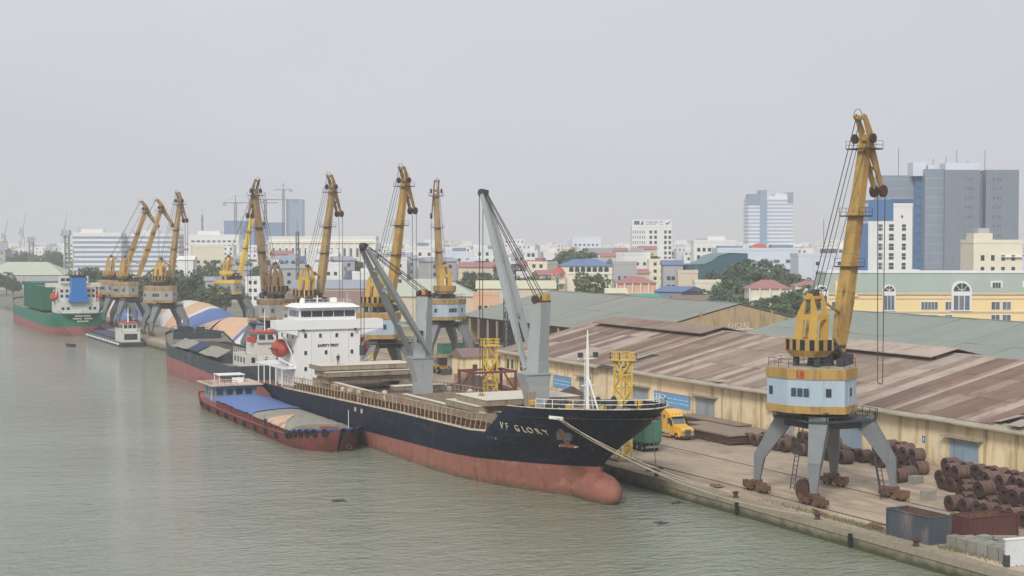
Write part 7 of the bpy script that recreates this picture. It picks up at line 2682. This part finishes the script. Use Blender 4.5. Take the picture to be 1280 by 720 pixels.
grove('in the green clump around the red-roofed villa', 'trees around the villa', [(908, 338, 560, 'wide'), (924, 330, 570, 'round'), (942, 325, 580, 'wide'), (958, 327, 575, 'wide'), (974, 335, 560, 'round'), (988, 342, 550, 'round'), (998, 348, 530, 'wide'),
      (892, 352, 510, 'tall'), (902, 356, 500, 'round'), (915, 350, 495, 'wide'), (926, 358, 490, 'round'), (905, 366, 460, 'wide'), (922, 368, 455, 'round'), (942, 376, 440, 'wide'), (958, 372, 445, 'round'), (972, 370, 440, 'wide'), (988, 366, 445, 'round'),
      (1003, 362, 450, 'wide'), (1015, 356, 470, 'round'), (1028, 366, 440, 'tall'), (880, 362, 480, 'tall'), (996, 376, 415, 'round'), (1010, 374, 415, 'wide'), (978, 380, 405, 'round')])
grove('between the arcade house and the sheds', 'trees by the arcade house', [(728, 340, 540, 'tall'), (740, 344, 535, 'round'), (752, 342, 540, 'tall'), (730, 348, 525, 'tall'), (760, 345, 530, 'palm'), (732, 341, 530, 'palm')])
grove('behind the arcade house', 'trees behind the arcade house', [(708, 315, 720, 'wide'), (720, 312, 730, 'wide'), (732, 315, 720, 'round')])
grove('at the foot of the white sign-topped block', 'trees by the tall white block', [(794, 320, 860, 'wide'), (804, 317, 870, 'wide'), (814, 320, 860, 'round'), (822, 325, 850, 'round')])
grove('in front of the white apartment row', 'trees before the apartments', [(590, 340, 640, 'wide'), (600, 334, 660, 'round'), (610, 342, 640, 'wide'), (582, 350, 560, 'tall'), (640, 345, 650, 'wide'), (652, 347, 640, 'round'), (664, 346, 650, 'wide'), (676, 348, 640, 'round'), (688, 346, 650, 'wide'), (695, 350, 620, 'round'), (536, 328, 700, 'tall'), (566, 324, 740, 'tall')])
grove('standing before the apartment row', 'palms before the apartments', [(589, 326, 700, 'palm'), (600, 322, 710, 'palm'), (606, 322, 705, 'palm'), (632, 325, 700, 'palm'), (644, 326, 700, 'palm'), (624, 330, 680, 'palm'), (444, 322, 720, 'palm'), (450, 326, 715, 'palm')])
grove('in the row before the white columned hall', 'trees before the columned hall', [(336 + 11 * k, 326 + (k * 5) % 7, 690 + (k * 13) % 40, ('wide', 'round', 'tall', 'wide')[k % 4]) for k in range(14)])
grove('in the row along the far office road', 'trees along the office road', [(235 + 9 * k, 324 + (k * 7) % 9, 760 + (k * 17) % 50, ('tall', 'round', 'tall')[k % 3]) for k in range(11)])
grove('beside the twin ochre cranes', 'trees beside the twin cranes', [(104, 336, 640, 'wide'), (114, 334, 640, 'round'), (124, 340, 620, 'wide'), (196, 336, 620, 'round'), (206, 340, 600, 'wide'), (216, 342, 560, 'round'), (226, 338, 570, 'wide'), (236, 347, 540, 'round'), (266, 356, 520, 'wide'), (256, 360, 520, 'round'), (186, 345, 600, 'round')])
grove('in the hazy wood on the far river bank', 'trees on the far bank', [(-20 + 9 * k, 313 + (k * 11) % 9, 1180 + (k * 37) % 120, ('wide', 'round', 'wide')[k % 3]) for k in range(14)])
grove('at the water edge left of the pale green shed', 'trees at the far water edge', [(-14, 346, 760, 'wide'), (-2, 343, 770, 'wide'), (8, 340, 780, 'round'), (16, 350, 740, 'wide')])

# ------------------------------------------------------------------ haze
hz = MB().box(-4500, 4500, -300, 4900, -7.5, 92)
ho_ = bpy.data.materials.new('haze_air')
ho_.use_nodes = True
n = ho_.node_tree.nodes
n.remove(n['Principled BSDF'])
pv = n.new('ShaderNodeVolumePrincipled')
pv.inputs['Color'].default_value = (.99, .99, 1.0, 1)
pv.inputs['Density'].default_value = 0.00028
pv.inputs['Anisotropy'].default_value = 0.2
ho_.node_tree.links.new(pv.outputs[0], n['Material Output'].inputs['Volume'])
tag(hz.build('haze', ho_), kind='stuff')

# ------------------------------------------------------------------ put every group's empty at the base of its thing
bpy.context.view_layer.update()
for o in list(COL.objects):
    if o.type == 'EMPTY' and o.parent is None and o.location.length < 1e-6 and o.children:
        xs = [o2.matrix_world @ Vector(c) for o2 in o.children_recursive if o2.type == 'MESH' for c in o2.bound_box]
        if not xs:
            continue
        base = Vector(((min(p.x for p in xs) + max(p.x for p in xs)) / 2, (min(p.y for p in xs) + max(p.y for p in xs)) / 2, max(min(p.z for p in xs), -1.7)))
        o.location = base
        for c in o.children:
            c.location = c.location - base
